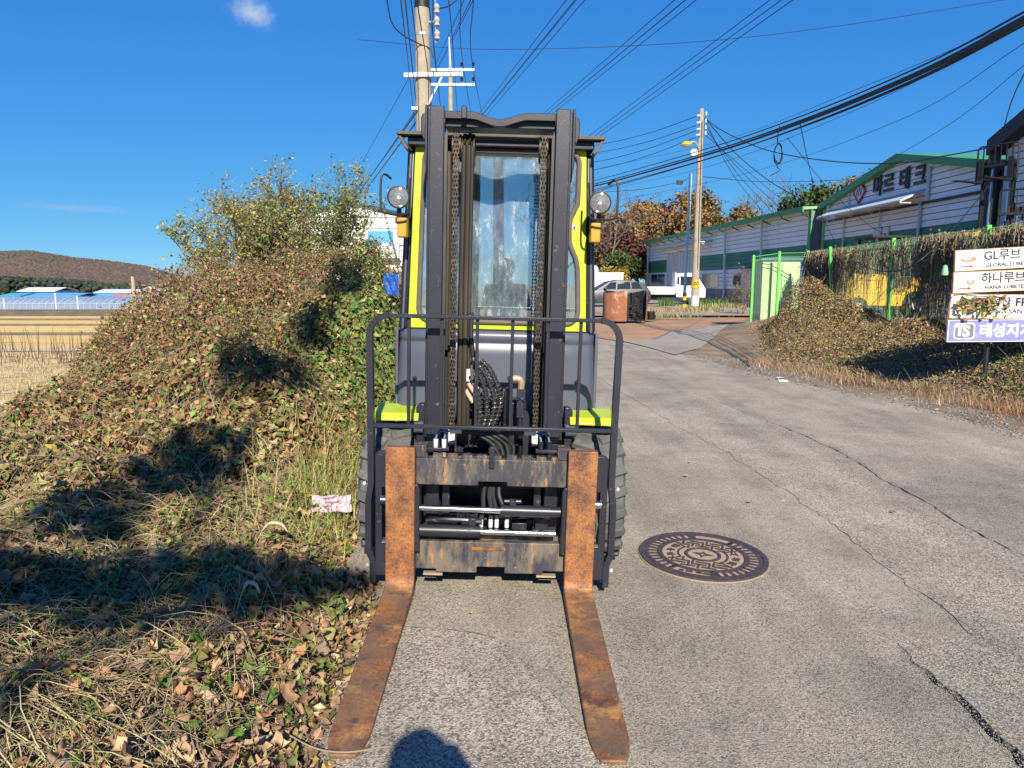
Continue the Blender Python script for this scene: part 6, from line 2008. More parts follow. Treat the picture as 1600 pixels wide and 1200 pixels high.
# foxtail grass heads
def foxtail(label, px, py, zt, hgt, bend):
    q = PG(px, py, zt)
    for _ in range(8): q = PG(px, py, float(bank_surface(q.x, q.y)) + .12)
    e = empty('foxtail_grass', (q.x, q.y, float(bank_surface(q.x, q.y)) - .02), label, 'grass', 'foxtail grass heads in the vines')
    h_ = .14
    top = Vector((bend * .3, 0, h_))
    MB().tube(curve_pts([(-.02, 0, 0), (-.01, .01, h_ * .5), top], 6), .0018, 5).build('stalk', pbr('straw_stalk', (.5, .42, .25), .8), e)
    hd = curve_pts([top, top + Vector((bend * .4, 0, .035)), top + Vector((bend, 0, .03)), top + Vector((bend * 1.3, 0, -.005))], 5)
    n_ = len(hd)
    MB().tube(hd, [.002 + .0055 * math.sin(math.pi * i / (n_ - 1)) for i in range(n_)], 8).build('seed_head', pbr('pale_seed_head', (.66, .56, .38), .9, 0, .2, 120, bmp=1, bs=300), e)
foxtail('pale foxtail head bending over the dark shaded vines', 372, 925, .33, .3, .05)
foxtail('pale foxtail head at the foot of the tree shade', 392, 665, .62, .3, .09)

# broken twigs lying across the left fork tip
tw = MB().tube(curve_pts([(-.72, 2.02, .10), (-.60, 1.99, .055), (-.50, 1.99, .04), (-.40, 2.02, .035), (-.36, 2.03, .03)], 5), .003, 5)
tag(tw.build('dry_twig', pbr('grey_twig', (.26, .19, .13), .9), None), 'thin dry twig lying across the tip of the left fork', 'twig')

# ------------------------------------------------------------------ thicket on the right verge
bush_c = [(6.85, 17.0, .85, 1.0), (7.5, 15.9, .6, .45), (5.3, 14.0, .6, .25), (7.3, 13.0, .7, .22), (6.2, 15.6, .8, .3)]
def verge_in(y):
    return np.interp(y, [12, 14, 16, 18, 20, 21.5], [0, .25, 1.0, 2.2, 3.5, 4.3])
def right_surface(x, y):
    x = np.asarray(x, float); y = np.asarray(y, float)
    edge = sstep(road_right(y) + .75 + verge_in(y), road_right(y) + 1.9 + verge_in(y), x)
    z = G(x, y) + edge * (.04 + .20 * vnoise(x, y, 1.2, 41) + .12 * vnoise(x, y, 3.3, 42))
    for cx, cy, rad, h_ in bush_c:
        z = z + h_ * np.exp(-(((x - cx) ** 2 + (y - cy) ** 2) / rad ** 2) * 1.1) * (.75 + .5 * vnoise(x, y, 3.0, 43)) * edge
    return z
n = 85000
y = 5.6 + 15.8 * r.random(n) ** .9
lo, hi = road_right(y) + .75 + verge_in(y), fence_x(y) + .35
x = lo + (hi - lo) * r.random(n) ** .85
depth = r.random(n) ** 1.5
z = right_surface(x, y) - .24 * depth
e_ = .1
nr = np.stack([-(right_surface(x + e_, y) - right_surface(x - e_, y)) / (2 * e_), -(right_surface(x, y + e_) - right_surface(x, y - e_)) / (2 * e_), np.ones(n)], 1)
nr = nr / np.linalg.norm(nr, axis=1, keepdims=True) + r.normal(0, .8, (n, 3))
gp = vnoise(x, y, .9, 51)
gr = sstep(5.2, 7, x) * (1 - sstep(9, 11.5, y))
colr = pick_cols(n, np.clip(np.stack([1.1 - .4 * gp - .3 * gr, .35 + .3 * gp, .05 + .35 * np.clip(gp - .5, 0, 1) + .45 * gr, .05 + 0 * gp], 1), .02, None), r)
rt = empty('roadside_thicket', (6.5, 12, .2), 'low thicket of dry brown bushes between road and fence', 'bushes')
tag(link_mesh('thicket_foliage', shifted(leaves_mesh('thicket_foliage', np.stack([x, y, z], 1), nr, r.uniform(.025, .062, n), colr, M_LEAF, 1.3, 13, K=60, fold=True), (6.5, 12, .2)), rt), kind='stuff')
n = 1500
y = r.uniform(6, 20, n); x = road_right(y) + .9 + verge_in(y) + (fence_x(y) - road_right(y) - .9 - verge_in(y)) * r.random(n)
base = np.stack([x, y, right_surface(x, y) - .1], 1)
end = base + np.stack([r.normal(0, .15, n), r.normal(0, .15, n), r.uniform(.1, .35, n)], 1)
mid = (base + end) / 2 + r.normal(0, .05, (n, 3))
tag(link_mesh('thicket_stalks', shifted(stems_mesh('thicket_stalks', base, mid, end, r.uniform(.002, .005, n), np.array([(.32, .23, .14), (.25, .17, .10), (.42, .33, .2)])[r.integers(0, 3, n)], M_STEM), (6.5, 12, .2)), rt), kind='stuff')
for k, (cx, cy, lab) in enumerate(((5.9, 7.3, 'reddish dry grass hanging over the gravel below the signs'), (5.0, 9.8, 'tan dry grass fringe along the middle of the right verge'), (4.6, 12.4, 'tan dry grass at the far end of the right verge'))):
    rr = np.random.default_rng(60 + k); n = 1500
    yy = cy + rr.uniform(-1.6, 1.6, n); xx = road_right(yy) + .95 + rr.normal(0, .22, n)
    a = rr.uniform(0, 6.28, n); d = np.stack([np.cos(a), np.sin(a), np.zeros(n)], 1)
    c_ = np.array(TAN + BROWN.tolist())[rr.integers(0, 11, n)]
    if k == 0: c_ = c_ * np.array([[1.0, .72, .6]])
    tag(link_mesh('dry_grass', blades_mesh('dry_grass', np.stack([xx, yy, G(xx, yy) - .01], 1), d, rr.uniform(.08, .26, n), rr.uniform(.004, .008, n), c_, M_LEAF, .95, 60 + k)), lab, 'grass', kind='stuff')
# litter on the verge
for k, (px, py, lab) in enumerate(((1225, 562, 'crumpled white plastic in the right hand bushes'), (1219, 584, 'flat white scrap on the edge of the road'), (1288, 598, 'pale paper scrap on the gravel right of the road'))):
    q = PG(px, py, .0 if k else .25)
    zz = float(right_surface(q.x, q.y)) + .02
    g = [[(-.07 + .14 * i / 6 , -.05 + .1 * j / 5, (.05 if k == 0 else .012) * random.random() + (.03 if k == 0 else 0)) for i in range(7)] for j in range(6)]
    tag(MB().sheet(g).build('litter', M_WHITE, None, 60, loc=(q.x, q.y, zz), rot=(R(25 if k == 0 else 0), 0, R(30 * k))), lab, 'litter')
for k, (px, py, c_, lab) in enumerate(((1172, 784, (.55, .30, .08), 'orange fallen leaf on the road beyond the manhole cover'), (1072, 743, (.50, .42, .12), 'small yellow leaf on the road right of the forklift wheel'), (735, 958, (.60, .44, .22), 'tan leaf fleck on the asphalt between the forks'), (1222, 782, (.58, .50, .26), 'pale yellow leaf flat on the road above the manhole'), (1078, 722, (.46, .44, .10), 'yellow green leaf on the road, farthest of the few'), (1395, 800, (.16, .12, .08), 'dark leaf lying by the outer crack in the road'))):
    q = PG(px, py, -.03)
    for _ in range(3): q = PG(px, py, float(road_z(q.x, q.y)) + .014)
    me = np_mesh('fallen_leaf', (leaf_templates(6, .5, 140 + k)[k] - np.array([.5, 0, 0])) * (.035 if k != 2 else .02), LEAF_TRI, M_DRY, np.tile(np.array([c_]), (10, 1)))
    tag(link_mesh('fallen_leaf', me, None, (q.x, q.y, q.z + .003), (0, 0, k * 1.1)), lab, 'leaf', 'leaves fallen on the road')

# dry vines hanging on the fence
n = 6000
seg = r.integers(2, 7, n); t = r.random(n)
A = np.array([p[:] for p in fpts])
p0 = A[seg] * (1 - t)[:, None] + A[np.minimum(seg + 1, 7)] * t[:, None]
keepv = ~((seg == 4) & (t < .35) & (r.random(n) > .35)) & ~((seg == 3) & (t > .2) & (r.random(n) > .35))
keepv &= vnoise(p0[:, 1], p0[:, 0] * 0, 1.7, 61) * .6 + vnoise(p0[:, 1], p0[:, 0] * 0, 5.0, 62) * .4 > r.uniform(.1, .55, n)
p0 = p0[keepv]; n = len(p0); seg = seg[keepv]
drop = r.uniform(.25, 1.75, n)
off = r.normal(0, .05, (n, 1)) * np.array([[1, .2, 0]])
top = p0 + off + np.array([[0, 0, 1]]) * (FH + r.uniform(-.35, .05, n))[:, None]
bot = top + np.stack([r.normal(0, .06, n), r.normal(0, .10, n), -np.minimum(drop, top[:, 2] - fz)], 1)
mid = (top + bot) / 2 + np.stack([r.normal(-.03, .06, n), r.normal(0, .12, n), r.normal(0, .1, n)], 1)
vc = np.array([(.30, .24, .16), (.22, .17, .11), (.36, .30, .20), (.20, .15, .10), (.40, .34, .24)])[r.integers(0, 5, n)]
fv = empty('fence_vines', fpts[3], 'curtain of dry grey brown vines hanging on the mesh fence', 'vines')
tag(link_mesh('vine_strands', shifted(stems_mesh('vine_strands', top, mid, bot, r.uniform(.003, .008, n), vc, M_STEM, 6), fpts[3][:]), fv), kind='stuff')
m_ = 6000
i = r.integers(0, n, m_); tq = r.random(m_)[:, None] ** 1.3
lp_ = (1 - tq) ** 2 * top[i] + 2 * tq * (1 - tq) * mid[i] + tq ** 2 * bot[i] + r.normal(0, .05, (m_, 3))
tag(link_mesh('vine_leaves', shifted(leaves_mesh('vine_leaves', lp_, r.normal(0, 1, (m_, 3)), r.uniform(.02, .055, m_), pick_cols(m_, np.tile([1, .25, .02, .02], (m_, 1)), r) * .8, M_LEAF, .9, 17), fpts[3][:]), fv), kind='stuff')
# creeper over the third sign board
n = 420
sx = r.uniform(5.88, 7.0, n); sz_ = P(1500, 470, SY).z - .03 + r.normal(0, .05, n) - .10 * (r.random(n) > .85) 
cr = empty('sign_creeper', P(1490, 465, SY - .03), 'leafy brown creeper trailing over the third sign board', 'creeper')
cp = np.stack([sx, np.full(n, SY - .05) - r.random(n) * .05, sz_], 1)
ok = (sx < 6.38) | ((r.random(n) < .25) & (sx < 6.6)); cp = cp[ok]; n = len(cp)
tag(link_mesh('creeper_leaves', shifted(leaves_mesh('creeper_leaves', cp, r.normal(0, .6, (n, 3)) + np.array([[0, -1, .3]]), r.uniform(.035, .08, n), pick_cols(n, np.tile([.8, .4, .35, .05], (n, 1)), r), M_LEAF, .8, 19), P(1490, 465, SY - .03)[:]), cr), kind='stuff')
MB().tube(curve_pts([(-.05, .02, -.3), (.0, -.0, .03), (.35, -.02, .04), (.75, -.01, 0), (1.2, 0, .05)], 6), .006, 5).build('creeper_stem', pbr('grey_twig', (.26, .19, .13), .9), cr)

# ------------------------------------------------------------------ trees
def make_tree(name, label, base, height, spread, stems, nleaf, lsize, palette, group=None, seed=1, fork_at=.25, levels=3, trunk_r=.06, bark=(.13, .095, .065), curl=.6, lean=0.0, jitter=.12, droop=0.0, up=.55):
    rr = random.Random(seed); rn = np.random.default_rng(seed)
    e = empty(name, base, label, 'tree', group)
    mbt = MB()
    tips = []
    def grow(p, d, L, rad, lev):
        nseg = 4
        pts = [Vector(p)]; dd = Vector(d)
        for i in range(nseg):
            dd = (dd + Vector((rr.gauss(0, .16), rr.gauss(0, .16), rr.gauss(0, .10) + .04 - droop * lev * .1))).normalized()
            pts.append(pts[-1] + dd * L / nseg)
        mbt.tube(pts, [rad * (1 - .55 * i / nseg) for i in range(nseg + 1)], 6 if lev == 0 else 4, caps=False)
        if lev >= 1: tips.extend((pts[i], pts[i + 1], lev) for i in range(nseg))
        if lev >= levels: return
        nb = rr.randint(4, 6) if lev == 0 else rr.randint(3, 5)
        for k in range(nb):
            t = fork_at + (1 - fork_at) * (k + rr.random()) / nb if lev == 0 else .25 + .75 * (k + rr.random()) / nb
            i = min(nseg - 1, int(t * nseg)); q = pts[i].lerp(pts[i + 1], t * nseg - i)
            side = Vector((rr.gauss(0, 1), rr.gauss(0, 1), 0))
            if side.length < .1: side = Vector((1, 0, 0))
            side.normalize()
            nd = (dd * up + side * spread + Vector((0, 0, .25))).normalized()
            grow(q, nd, L * rr.uniform(.45, .68), rad * .5, lev + 1)
    for s_ in range(stems):
        a = 2 * math.pi * s_ / max(1, stems) + rr.random()
        d0 = Vector((math.cos(a) * .28 * (stems > 1) + lean, math.sin(a) * .28 * (stems > 1), 1)).normalized()
        grow(Vector((math.cos(a) * .12 * (stems > 1), math.sin(a) * .12 * (stems > 1), -.1)), d0, height * rr.uniform(.62, .78), trunk_r * rr.uniform(.8, 1.1), 0)
    m_ = pbr('bark_%.2f' % bark[0], bark, .9, 0, .3, 6)
    mbt.build('trunk', m_, e, 60)
    if nleaf:
        w_ = np.array([1.0 if t[2] >= levels - 1 else .08 for t in tips]); w_ /= w_.sum()
        ix = rn.choice(len(tips), nleaf, p=w_)
        A_ = np.array([t[0][:] for t in tips])[ix]; B_ = np.array([t[1][:] for t in tips])[ix]
        u = rn.random((nleaf, 1))
        pt = A_ * (1 - u) + B_ * u + rn.normal(0, jitter, (nleaf, 3))
        palt = np.array(palette)
        # branches differ a little in hue
        hue = (np.sin(ix * 12.9898) * 43758.5453) % 1
        pi_ = np.clip((hue * .6 + rn.random(nleaf) * .4) * len(palt), 0, len(palt) - 1).astype(int)
        c_ = palt[pi_] * rn.uniform(.7, 1.2, (nleaf, 1))
        nrm = rn.normal(0, 1, (nleaf, 3)); nrm[:, 2] = np.abs(nrm[:, 2]) + .2
        o = link_mesh('crown', leaves_mesh('crown', pt, nrm, rn.uniform(.65, 1.25, nleaf) * lsize, c_, M_LEAF, curl, seed, False, fold=True), e)
        o['kind'] = 'stuff'
    return e

LOC_PAL = [(.27, .29, .08), (.33, .33, .10), (.42, .35, .10), (.46, .35, .09), (.20, .23, .07), (.50, .37, .11)]
LOC_GRN = [(.20, .27, .08), (.26, .31, .09), (.16, .21, .06), (.34, .34, .10)]
def gz(x, y): return float(G(x, y))
trees_left = [((362, 11.6), 1.45, 4200, LOC_GRN + LOC_PAL, 'sparse green locust tree at the left end of the bank', 3),
              ((400, 12.2), 1.8, 6000, LOC_PAL, 'yellowing locust tree with fine bare twigs on the bank', 4),
              ((455, 11.8), 1.65, 5000, LOC_PAL, 'thin half bare locust tree in the middle of the bank', 5),
              ((505, 11.4), 1.85, 7200, LOC_GRN, 'denser green locust tree standing before the white house', 6)]
for k, ((px, Yt), hg, nl, palt, lab, sd) in enumerate(trees_left):
    p = P(px, 420, Yt)
    make_tree('locust_tree', lab, (p.x, Yt, gz(p.x, Yt) + .1), hg, .50, 5, nl, .050, palt, 'locust trees on the left bank', 200 + sd, .08, 4, .030, (.16, .12, .085), .5, jitter=.05)

AUT = {'brown': [(.26, .17, .08), (.32, .21, .09), (.20, .14, .06), (.22, .19, .07)], 'red': [(.20, .075, .055), (.16, .06, .05), (.22, .11, .065)],
       'orange': [(.38, .20, .08), (.32, .19, .075), (.28, .18, .07)], 'green': [(.06, .10, .03), (.09, .13, .035), (.12, .15, .04)], 'mixed': [(.20, .18, .06), (.28, .19, .07), (.15, .15, .05), (.26, .14, .06)], 'yellow': [(.42, .30, .06), (.36, .26, .06), (.3, .24, .07)]}
bg = [(952, 66, 7.4, 'brown', 'tall brown tree beside the forklift cab, above the grey car'),
      (975, 62, 3.6, 'green', 'small green bush tree behind the white wall'),
      (958, 60, 2.4, 'yellow', 'little yellow shrub tree behind the car'),
      (985, 72, 8.4, 'orange', 'orange leaved tree rising behind the green bush tree'),
      (1000, 66, 6.2, 'red', 'dark red tree at the far end of the warehouse'),
      (1012, 80, 9.2, 'mixed', 'pale olive tree above the far corner of the warehouse'),
      (1048, 84, 8.6, 'red', 'dull red tree behind the warehouse, left of the concrete pole'),
      (1068, 88, 8.2, 'brown', 'russet tree behind the light blue post'),
      (1112, 86, 9.6, 'mixed', 'broad olive and brown tree right of the concrete pole'),
      (1150, 84, 9.8, 'brown', 'broad brown tree above the middle of the warehouse roof'),
      (1222, 74, 9.6, 'mixed', 'olive tree behind the near end of the warehouse roof'),
      (1262, 70, 9.9, 'green', 'greener tree left of the gable end'),
      (1298, 66, 9.4, 'mixed', 'brownish tree just left of the workshop gable')]
for k, (px, Yt, hg, kind_, lab) in enumerate(bg):
    p = P(px, 440, Yt)
    make_tree('autumn_tree', lab, (p.x, Yt, 0), hg, 1.0, 1, int(5200 + 600 * hg), .42 if hg > 5 else .26, AUT[kind_], 'autumn trees behind the factory', 300 + k, .18, 3, .16 if hg > 5 else .07, (.10, .075, .055), .4, jitter=.42 if hg > 5 else .22)
for k, (px, py, Yt, hg, lab) in enumerate(((1181, 290, 78, 11.2, 'bare twiggy tree standing above the warehouse roof'), (940, 300, 64, 9.6, 'bare grey tree top just right of the forklift cab'), (1240, 285, 76, 11.4, 'half bare tree top right of the twiggy one'))):
    p = P(px, 440, Yt)
    make_tree('bare_tree', lab, (p.x, Yt, 0), hg, .8, 1, 260, .2, AUT['brown'], 'bare trees behind the factory', 400 + k, .35, 4, .13, (.14, .11, .09), .4, jitter=.3)
# spring onions and weeds round the pole foot
for (px, py, n_, hg, cs, lab, sx_, sy_) in ((1043, 478, 260, .62, GRN, 'green onion clump in front of the flatbed truck', .5, .5), (1112, 479, 420, .62, GRN, 'green onion bed right of the concrete pole', 1.1, .7), (1055, 487, 420, .35, TAN, 'dry tan weeds left of the concrete pole', 2.0, .8), (1140, 480, 380, .35, TAN + YG, 'straw coloured weeds along the warehouse foot', 1.6, .6), (1098, 486, 320, .28, GRN, 'low green weeds at the foot of the concrete pole', .9, .4), (1050, 496, 160, .25, GRN + TAN, 'patchy weeds on the edge of the dirt lane', 1.8, .3)):
    q = PG(px, py, .05)
    grass_patch('weeds', lab, n_, q.x, q.y, sx_, sy_, hg, cs, hash(lab) % 97 if False else int(px + py), lambda x, y: np.full_like(np.asarray(x, float), .08), (.02, .045), .45)
p = P(1165, 470, 31)
shr = make_tree('wall_shrub', 'thin brownish shrub against the warehouse door', (p.x, 31.5, .05), 1.7, .8, 3, 380, .10, AUT['mixed'], None, 500, .1, 3, .02, (.16, .12, .085), .5, jitter=.1)

# straw tufts and dry weeds in the field on the left
rr = np.random.default_rng(71); n = 7000
y = 11.5 + 26 * rr.random(n) ** 1.5; x = y * rr.uniform(-.80, -.50, n)
ok = x < -6.6; x, y = x[ok], y[ok]; n = len(x)
a = rr.uniform(0, 6.28, n)
tag(link_mesh('field_straw', blades_mesh('field_straw', np.stack([x, y, field_z(x, y) + .02], 1), np.stack([np.cos(a), np.sin(a), np.zeros(n)], 1), rr.uniform(.08, .28, n), rr.uniform(.012, .03, n), np.array([(.52, .41, .22), (.44, .33, .17), (.58, .48, .28), (.38, .30, .12)])[rr.integers(0, 4, n)], M_LEAF, .8, 72)), 'pale cut straw stubble covering the near field', 'straw', kind='stuff')
n = 150
y = rr.uniform(30, 38, n); x = y * rr.uniform(-.74, -.52, n)
base = np.stack([x, y, field_z(x, y)], 1); end = base + np.stack([rr.normal(0, .15, n), rr.normal(0, .1, n), rr.uniform(.5, 1.6, n)], 1)
tag(link_mesh('field_weeds', stems_mesh('field_weeds', base, (base + end) / 2 + rr.normal(0, .06, (n, 3)), end, rr.uniform(.012, .022, n), np.tile([(.16, .10, .06)], (n, 1)), M_STEM, 5)), 'thin dark weed stalks standing between the two fields', 'weeds', kind='stuff')
# ================================================================== manhole cover
def iron():
    m, nt, b = new_mat('cast_iron')
    v = coords(nt)
    c = ramp(nt, noise_tex(nt, v, 30, 5), [(.3, (.055, .038, .036)), (.7, (.12, .08, .068))])
    nt.links.new(c, b.inputs['Base Color'])
    b.inputs['Roughness'].default_value = .5
    b.inputs['Metallic'].default_value = .3
    bump(nt, b, noise_tex(nt, v, 150, 3), .2, .003)
    return m
M_IRON = iron()
M_DUST = pbr('sand_filled_recess', (.33, .255, .18), .95, 0, .15, 40, (.36, .25, .15), 25, .6, .7)
mc = PG(1098, 868)
for _ in range(3): mc = PG(1098, 868, float(road_z(mc.x, mc.y)) + .008)
mh = empty('manhole_cover', (mc.x, mc.y, float(road_z(mc.x, mc.y)) + .011), 'round cast iron manhole cover with lettering set in the road', 'manhole cover', rot=(0, R(1.1), R(-22)))
RM = .338
def disc(mb, r0, r1, z, n=64, a0=0, a1=360):
    an = [R(a0 + (a1 - a0) * k / n) for k in range(n + 1)]
    rows = [[(r * math.cos(a), r * math.sin(a), z) for a in an] for r in (r0, r1)]
    return mb.sheet(rows)
def ring_solid(name, r0, r1, z0, z1, mat, parent, n=72, a0=0, a1=360):
    an = [R(a0 + (a1 - a0) * k / n) for k in range(n + 1)]
    mb = MB()
    mb.sheet([[(r * math.cos(a), r * math.sin(a), z) for a in an] for r, z in ((r0, z0), (r0, z1), (r1, z1), (r1, z0))])
    if a1 - a0 < 359.9:
        for a in (an[0], an[-1]):
            mb.add([(r * math.cos(a), r * math.sin(a), z) for r, z in ((r0, z0), (r0, z1), (r1, z1), (r1, z0))], [(0, 1, 2, 3)])
    return mb.build(name, mat, parent, 35)
ring_solid('sand_collar', .0, RM + .005, -.012, -.0035, M_DUST, mh)
ring_solid('outer_frame', RM * .925, RM, -.01, .006, M_IRON, mh)
disc(MB(), .0, RM * .925, .0).build('recess_bed', M_DUST, mh)
ring_solid('cover_rim', RM * .855, RM * .915, -.005, .005, M_IRON, mh)
ring_solid('inner_ring', RM * .635, RM * .715, -.005, .005, M_IRON, mh)
ring_solid('centre_ring', RM * .235, RM * .285, -.005, .006, M_IRON, mh)
# bars between the two rings leave pale slots; two long plates carry the small lettering
for k in range(42):
    a = 360 / 42 * k
    if 62 < a < 106 or 242 < a < 286: continue
    ring_solid('slot_bar', RM * .70, RM * .86, -.004, .005, M_IRON, mh, 3, a, a + 3.6)
for a0 in (60, 240):
    for a, w_ in ((a0, 5), (a0 + 46, 5)):
        ring_solid('slot_bar', RM * .68, RM * .85, -.004, .005, M_IRON, mh, 3, a, a + w_)
# brick-like relief above and below, plain pale fans left and right
rl = random.Random(5)
i = 0
for iy in range(-8, 9):
    yy = iy * RM * .088
    for ix in range(-8, 9):
        xx = ix * RM * .105 + (RM * .052 if iy % 2 else 0)
        rad = math.hypot(xx, yy); ang = math.degrees(math.atan2(yy, xx))
        if rad > RM * .60 or rad < RM * .31: continue
        if min(abs(ang - 0), abs(abs(ang) - 180)) < 36: continue
        i += 1
        if (ix + 2 * iy) % 3 == 0: MB().box(xx - .0055, xx + .0055, yy - .020, yy + .020, 0, .005).build('relief_bar', M_IRON, mh, None)
        else: MB().box(xx - .020, xx + .020, yy - .0055, yy + .0055, 0, .005).build('relief_bar', M_IRON, mh, None)
for s in (-1, 1):
    ring_solid('fan_edge', RM * .37, RM * .40, -.002, .005, M_IRON, mh, 16, -37 if s > 0 else 143, 37 if s > 0 else 217)
    for a in (-37, 37):
        aa = R(a + (0 if s > 0 else 180))
        MB().bar((RM * .37 * math.cos(aa), RM * .37 * math.sin(aa), .002), (RM * .61 * math.cos(aa), RM * .61 * math.sin(aa), .002), .007, .006).build('fan_edge', M_IRON, mh, None)
def mh_text(s_, x, y, size, rotz):
    me = text_mesh('lettering', s_, size, M_IRON, .0012, .0022, 'CENTER')
    return link_mesh('lettering', me, mh, (x, y, .0025), (0, 0, R(rotz)))
for ch_, a in (('우', 155 + 48), ('수', 180), ('관', 157)):
    mh_text(ch_, RM * .505 * math.cos(R(a)), RM * .505 * math.sin(R(a)), .052, a - 180 + 10)
for ch_, a in (('화', -24), ('성', 0), ('시', 24)):
    mh_text(ch_, RM * .505 * math.cos(R(a)), RM * .505 * math.sin(R(a)), .052, a)
for x_, t_ in ((-.075, 'KS'), (-.035, '200'), (.04, 'KT-1000')): mh_text(t_, x_, -RM * .765, .022, 0)
MB().prism([(-.055, .012), (-.01, .018), (.0, .045), (.012, .016), (.058, .004), (.012, -.014), (-.004, -.04), (-.012, -.012)], 'z', .0, .005, [[(-.028, .008), (-.008, .008), (.0, .022), (.008, .008), (.026, .002), (.006, -.008), (-.003, -.02), (-.008, -.006)]]).build('centre_emblem', M_IRON, mh, None)

# ================================================================== poles and wires
def conc_pole(label, base, h_, r0, r1, extra=None):
    e = empty('utility_pole', base, label, 'pole', 'concrete utility poles')
    MB().tube([(0, 0, -.3), (0, 0, h_ * .5), (0, 0, h_)], [r0, (r0 + r1) / 2, r1], 20).build('shaft', M_CONC, e, 60)
    return e
M_GALV = pbr('galvanised_steel', (.55, .56, .56), .4, .6, .08, 6)
M_PORC = pbr('grey_porcelain', (.45, .42, .38), .3, 0, .1, 10)
def insulator(parent, c, r_=.07, axis='z', n_=2, mat=None):
    mb = MB(); prof = [(.015, -.10)]
    for k in range(n_): prof += [(r_, -.07 + .1 * k / max(1, n_ - 1) * 1.0), (r_ * .6, -.03 + .1 * k / max(1, n_ - 1))]
    prof += [(.015, .10)]
    mb.lathe(prof, 12, axis, c)
    return mb.build('insulator', mat or M_PORC, parent)

# pole beside the forklift (its foot is hidden by the hedge)
Y1 = 15.0
p1 = P(661, 100, Y1)
pole1 = conc_pole('tall concrete pole with white crossarm rising behind the forklift', (p1.x, Y1, .9), 11.5, .19, .105)
zz = lambda py, Y: P(660, py, Y).z - .9
za = zz(122, Y1)
MB().bar((-.36, -.16, za + .01), (.80, -.16, za + .03), .07, .08).build('crossarm', M_DIRTYW, pole1, None, .004)
MB().bar((.40, -.16, za), (.10, -.14, za - .55), .035, .035).build('arm_brace', M_DIRTYW, pole1, None)
for py in (55, 117, 128, 168):
    z_ = zz(py, Y1)
    MB().lathe([(.14, -.025), (.155, -.025), (.155, .025), (.14, .025)], 20, 'z', (0, 0, z_)).build('steel_band', M_GALV, pole1)
MB().lathe([(.12, 0), (.150, 0), (.150, .9), (.12, .9)], 20, 'z', (0, 0, zz(14, Y1))).build('black_sleeve', M_BLACK, pole1)
for py in (17, 37, 58):
    z_ = zz(py, Y1)
    insulator(pole1, (.30, -.1, z_), .065, 'z')
MB().tube([(.27, -.10, zz(70, Y1)), (.27, -.10, zz(-30, Y1))], .012, 6).build('insulator_rod', M_GALV, pole1)
MB().bar((0, -.02, zz(36, Y1)), (.30, -.1, zz(36, Y1)), .03, .03).build('rack_arm', M_GALV, pole1, None)
MB().box(-.22, -.10, -.18, -.10, zz(172, Y1) - .03, zz(172, Y1) + .03).build('cable_clamp', M_DIRTYW, pole1, None)

Y2p = 36.0
p2 = P(704, 150, Y2p)
pole2 = conc_pole('distant pole with two grey crossarms seen between the mast rails and the nearer pole', (p2.x, Y2p, 0), P(704, 105, Y2p).z, .17, .10)
z2_ = lambda py: P(704, py, Y2p).z
MB().tube([(0, 0, z2_(104)), (-.04, 0, z2_(58))], [.07, .045], 10).build('top_pipe', M_GALV, pole2)
for py in (110, 133):
    MB().bar((-1.1, -.1, z2_(py)), (1.15, -.1, z2_(py)), .09, .10).build('crossarm', M_GALV, pole2, None)
    for x in (-1.05, .55, 1.1): insulator(pole2, (x, -.1, z2_(py) + .25), .08, 'z', mat=M_BLACK)

# pole with the street lamp by the warehouse
pb = PG(1085, 487, .0)
pole3 = conc_pole('concrete pole with yellow street lamp in front of the warehouse', (pb.x, pb.y, 0), P(1097, 170, pb.y).z, .19, .11)
Yp = pb.y
zp = lambda py: P(1092, py, Yp).z
MB().lathe([(.195, 0), (.2, 0), (.2, .36), (.195, .36)], 20, 'z', (0, 0, zp(450))).build('yellow_notice', M_YELLOW, pole3)
for k in range(2):
    MB().box(-.13, .10, -.205, -.195, zp(447) + .05 + .1 * k, zp(447) + .09 + .1 * k).build('notice_print', M_LETTER, pole3, None)
MB().lathe([(.2, 0), (.205, 0), (.205, .5), (.2, .5)], 20, 'z', (0, 0, zp(478))).build('pale_wrap', M_DIRTYW, pole3)
MB().tube(curve_pts([(-.1, -.1, zp(232)), (-.25, -.12, zp(232) + .25), (-.5, -.14, zp(228) + .15)], 6), .03, 8).build('lamp_arm', M_GALV, pole3)
MB().lathe([(.001, .16), (.10, .15), (.22, .08), (.27, 0), (.26, -.03)], 18, 'z', (-.68, -.14, zp(227))).build('lamp_hood', M_YELLOW, pole3)
MB().lathe([(.26, -.02), (.2, -.09), (.001, -.12)], 18, 'z', (-.68, -.14, zp(227))).build('lamp_globe', M_DIRTYW, pole3)
MB().lathe([(.001, -.06), (.16, -.05), (.19, 0), (.16, .05), (.001, .06)], 18, 'y', (-.33, -.2, zp(240))).build('round_meter', M_DIRTYW, pole3)
for k, py in enumerate((182, 193, 203, 212)):
    insulator(pole3, (-.16, -.16, zp(py)), .06, 'x', 2, M_FRAMEW)
    insulator(pole3, (.20, -.1, zp(py) + .1), .05, 'z', 2, M_FRAMEW)
MB().tube([(.0, -.2, zp(190)), (.03, -.205, zp(420))], .012, 5).build('down_lead', M_WIRE, pole3)

# light blue steel post beside it
pq = PG(1068, 485, .0)
pt = P(1083, 272, pq.y)
tag(MB().tube([(pq.x, pq.y, -.2), ((pq.x + pt.x) / 2 - .05, pq.y, pt.z / 2), (pt.x - .12, pt.y, pt.z)], .075, 12).build('steel_post', pbr('pale_blue_post_paint', (.42, .56, .66), .45, 0, .06, 2), None), 'slim light blue steel post left of the concrete pole', 'post')
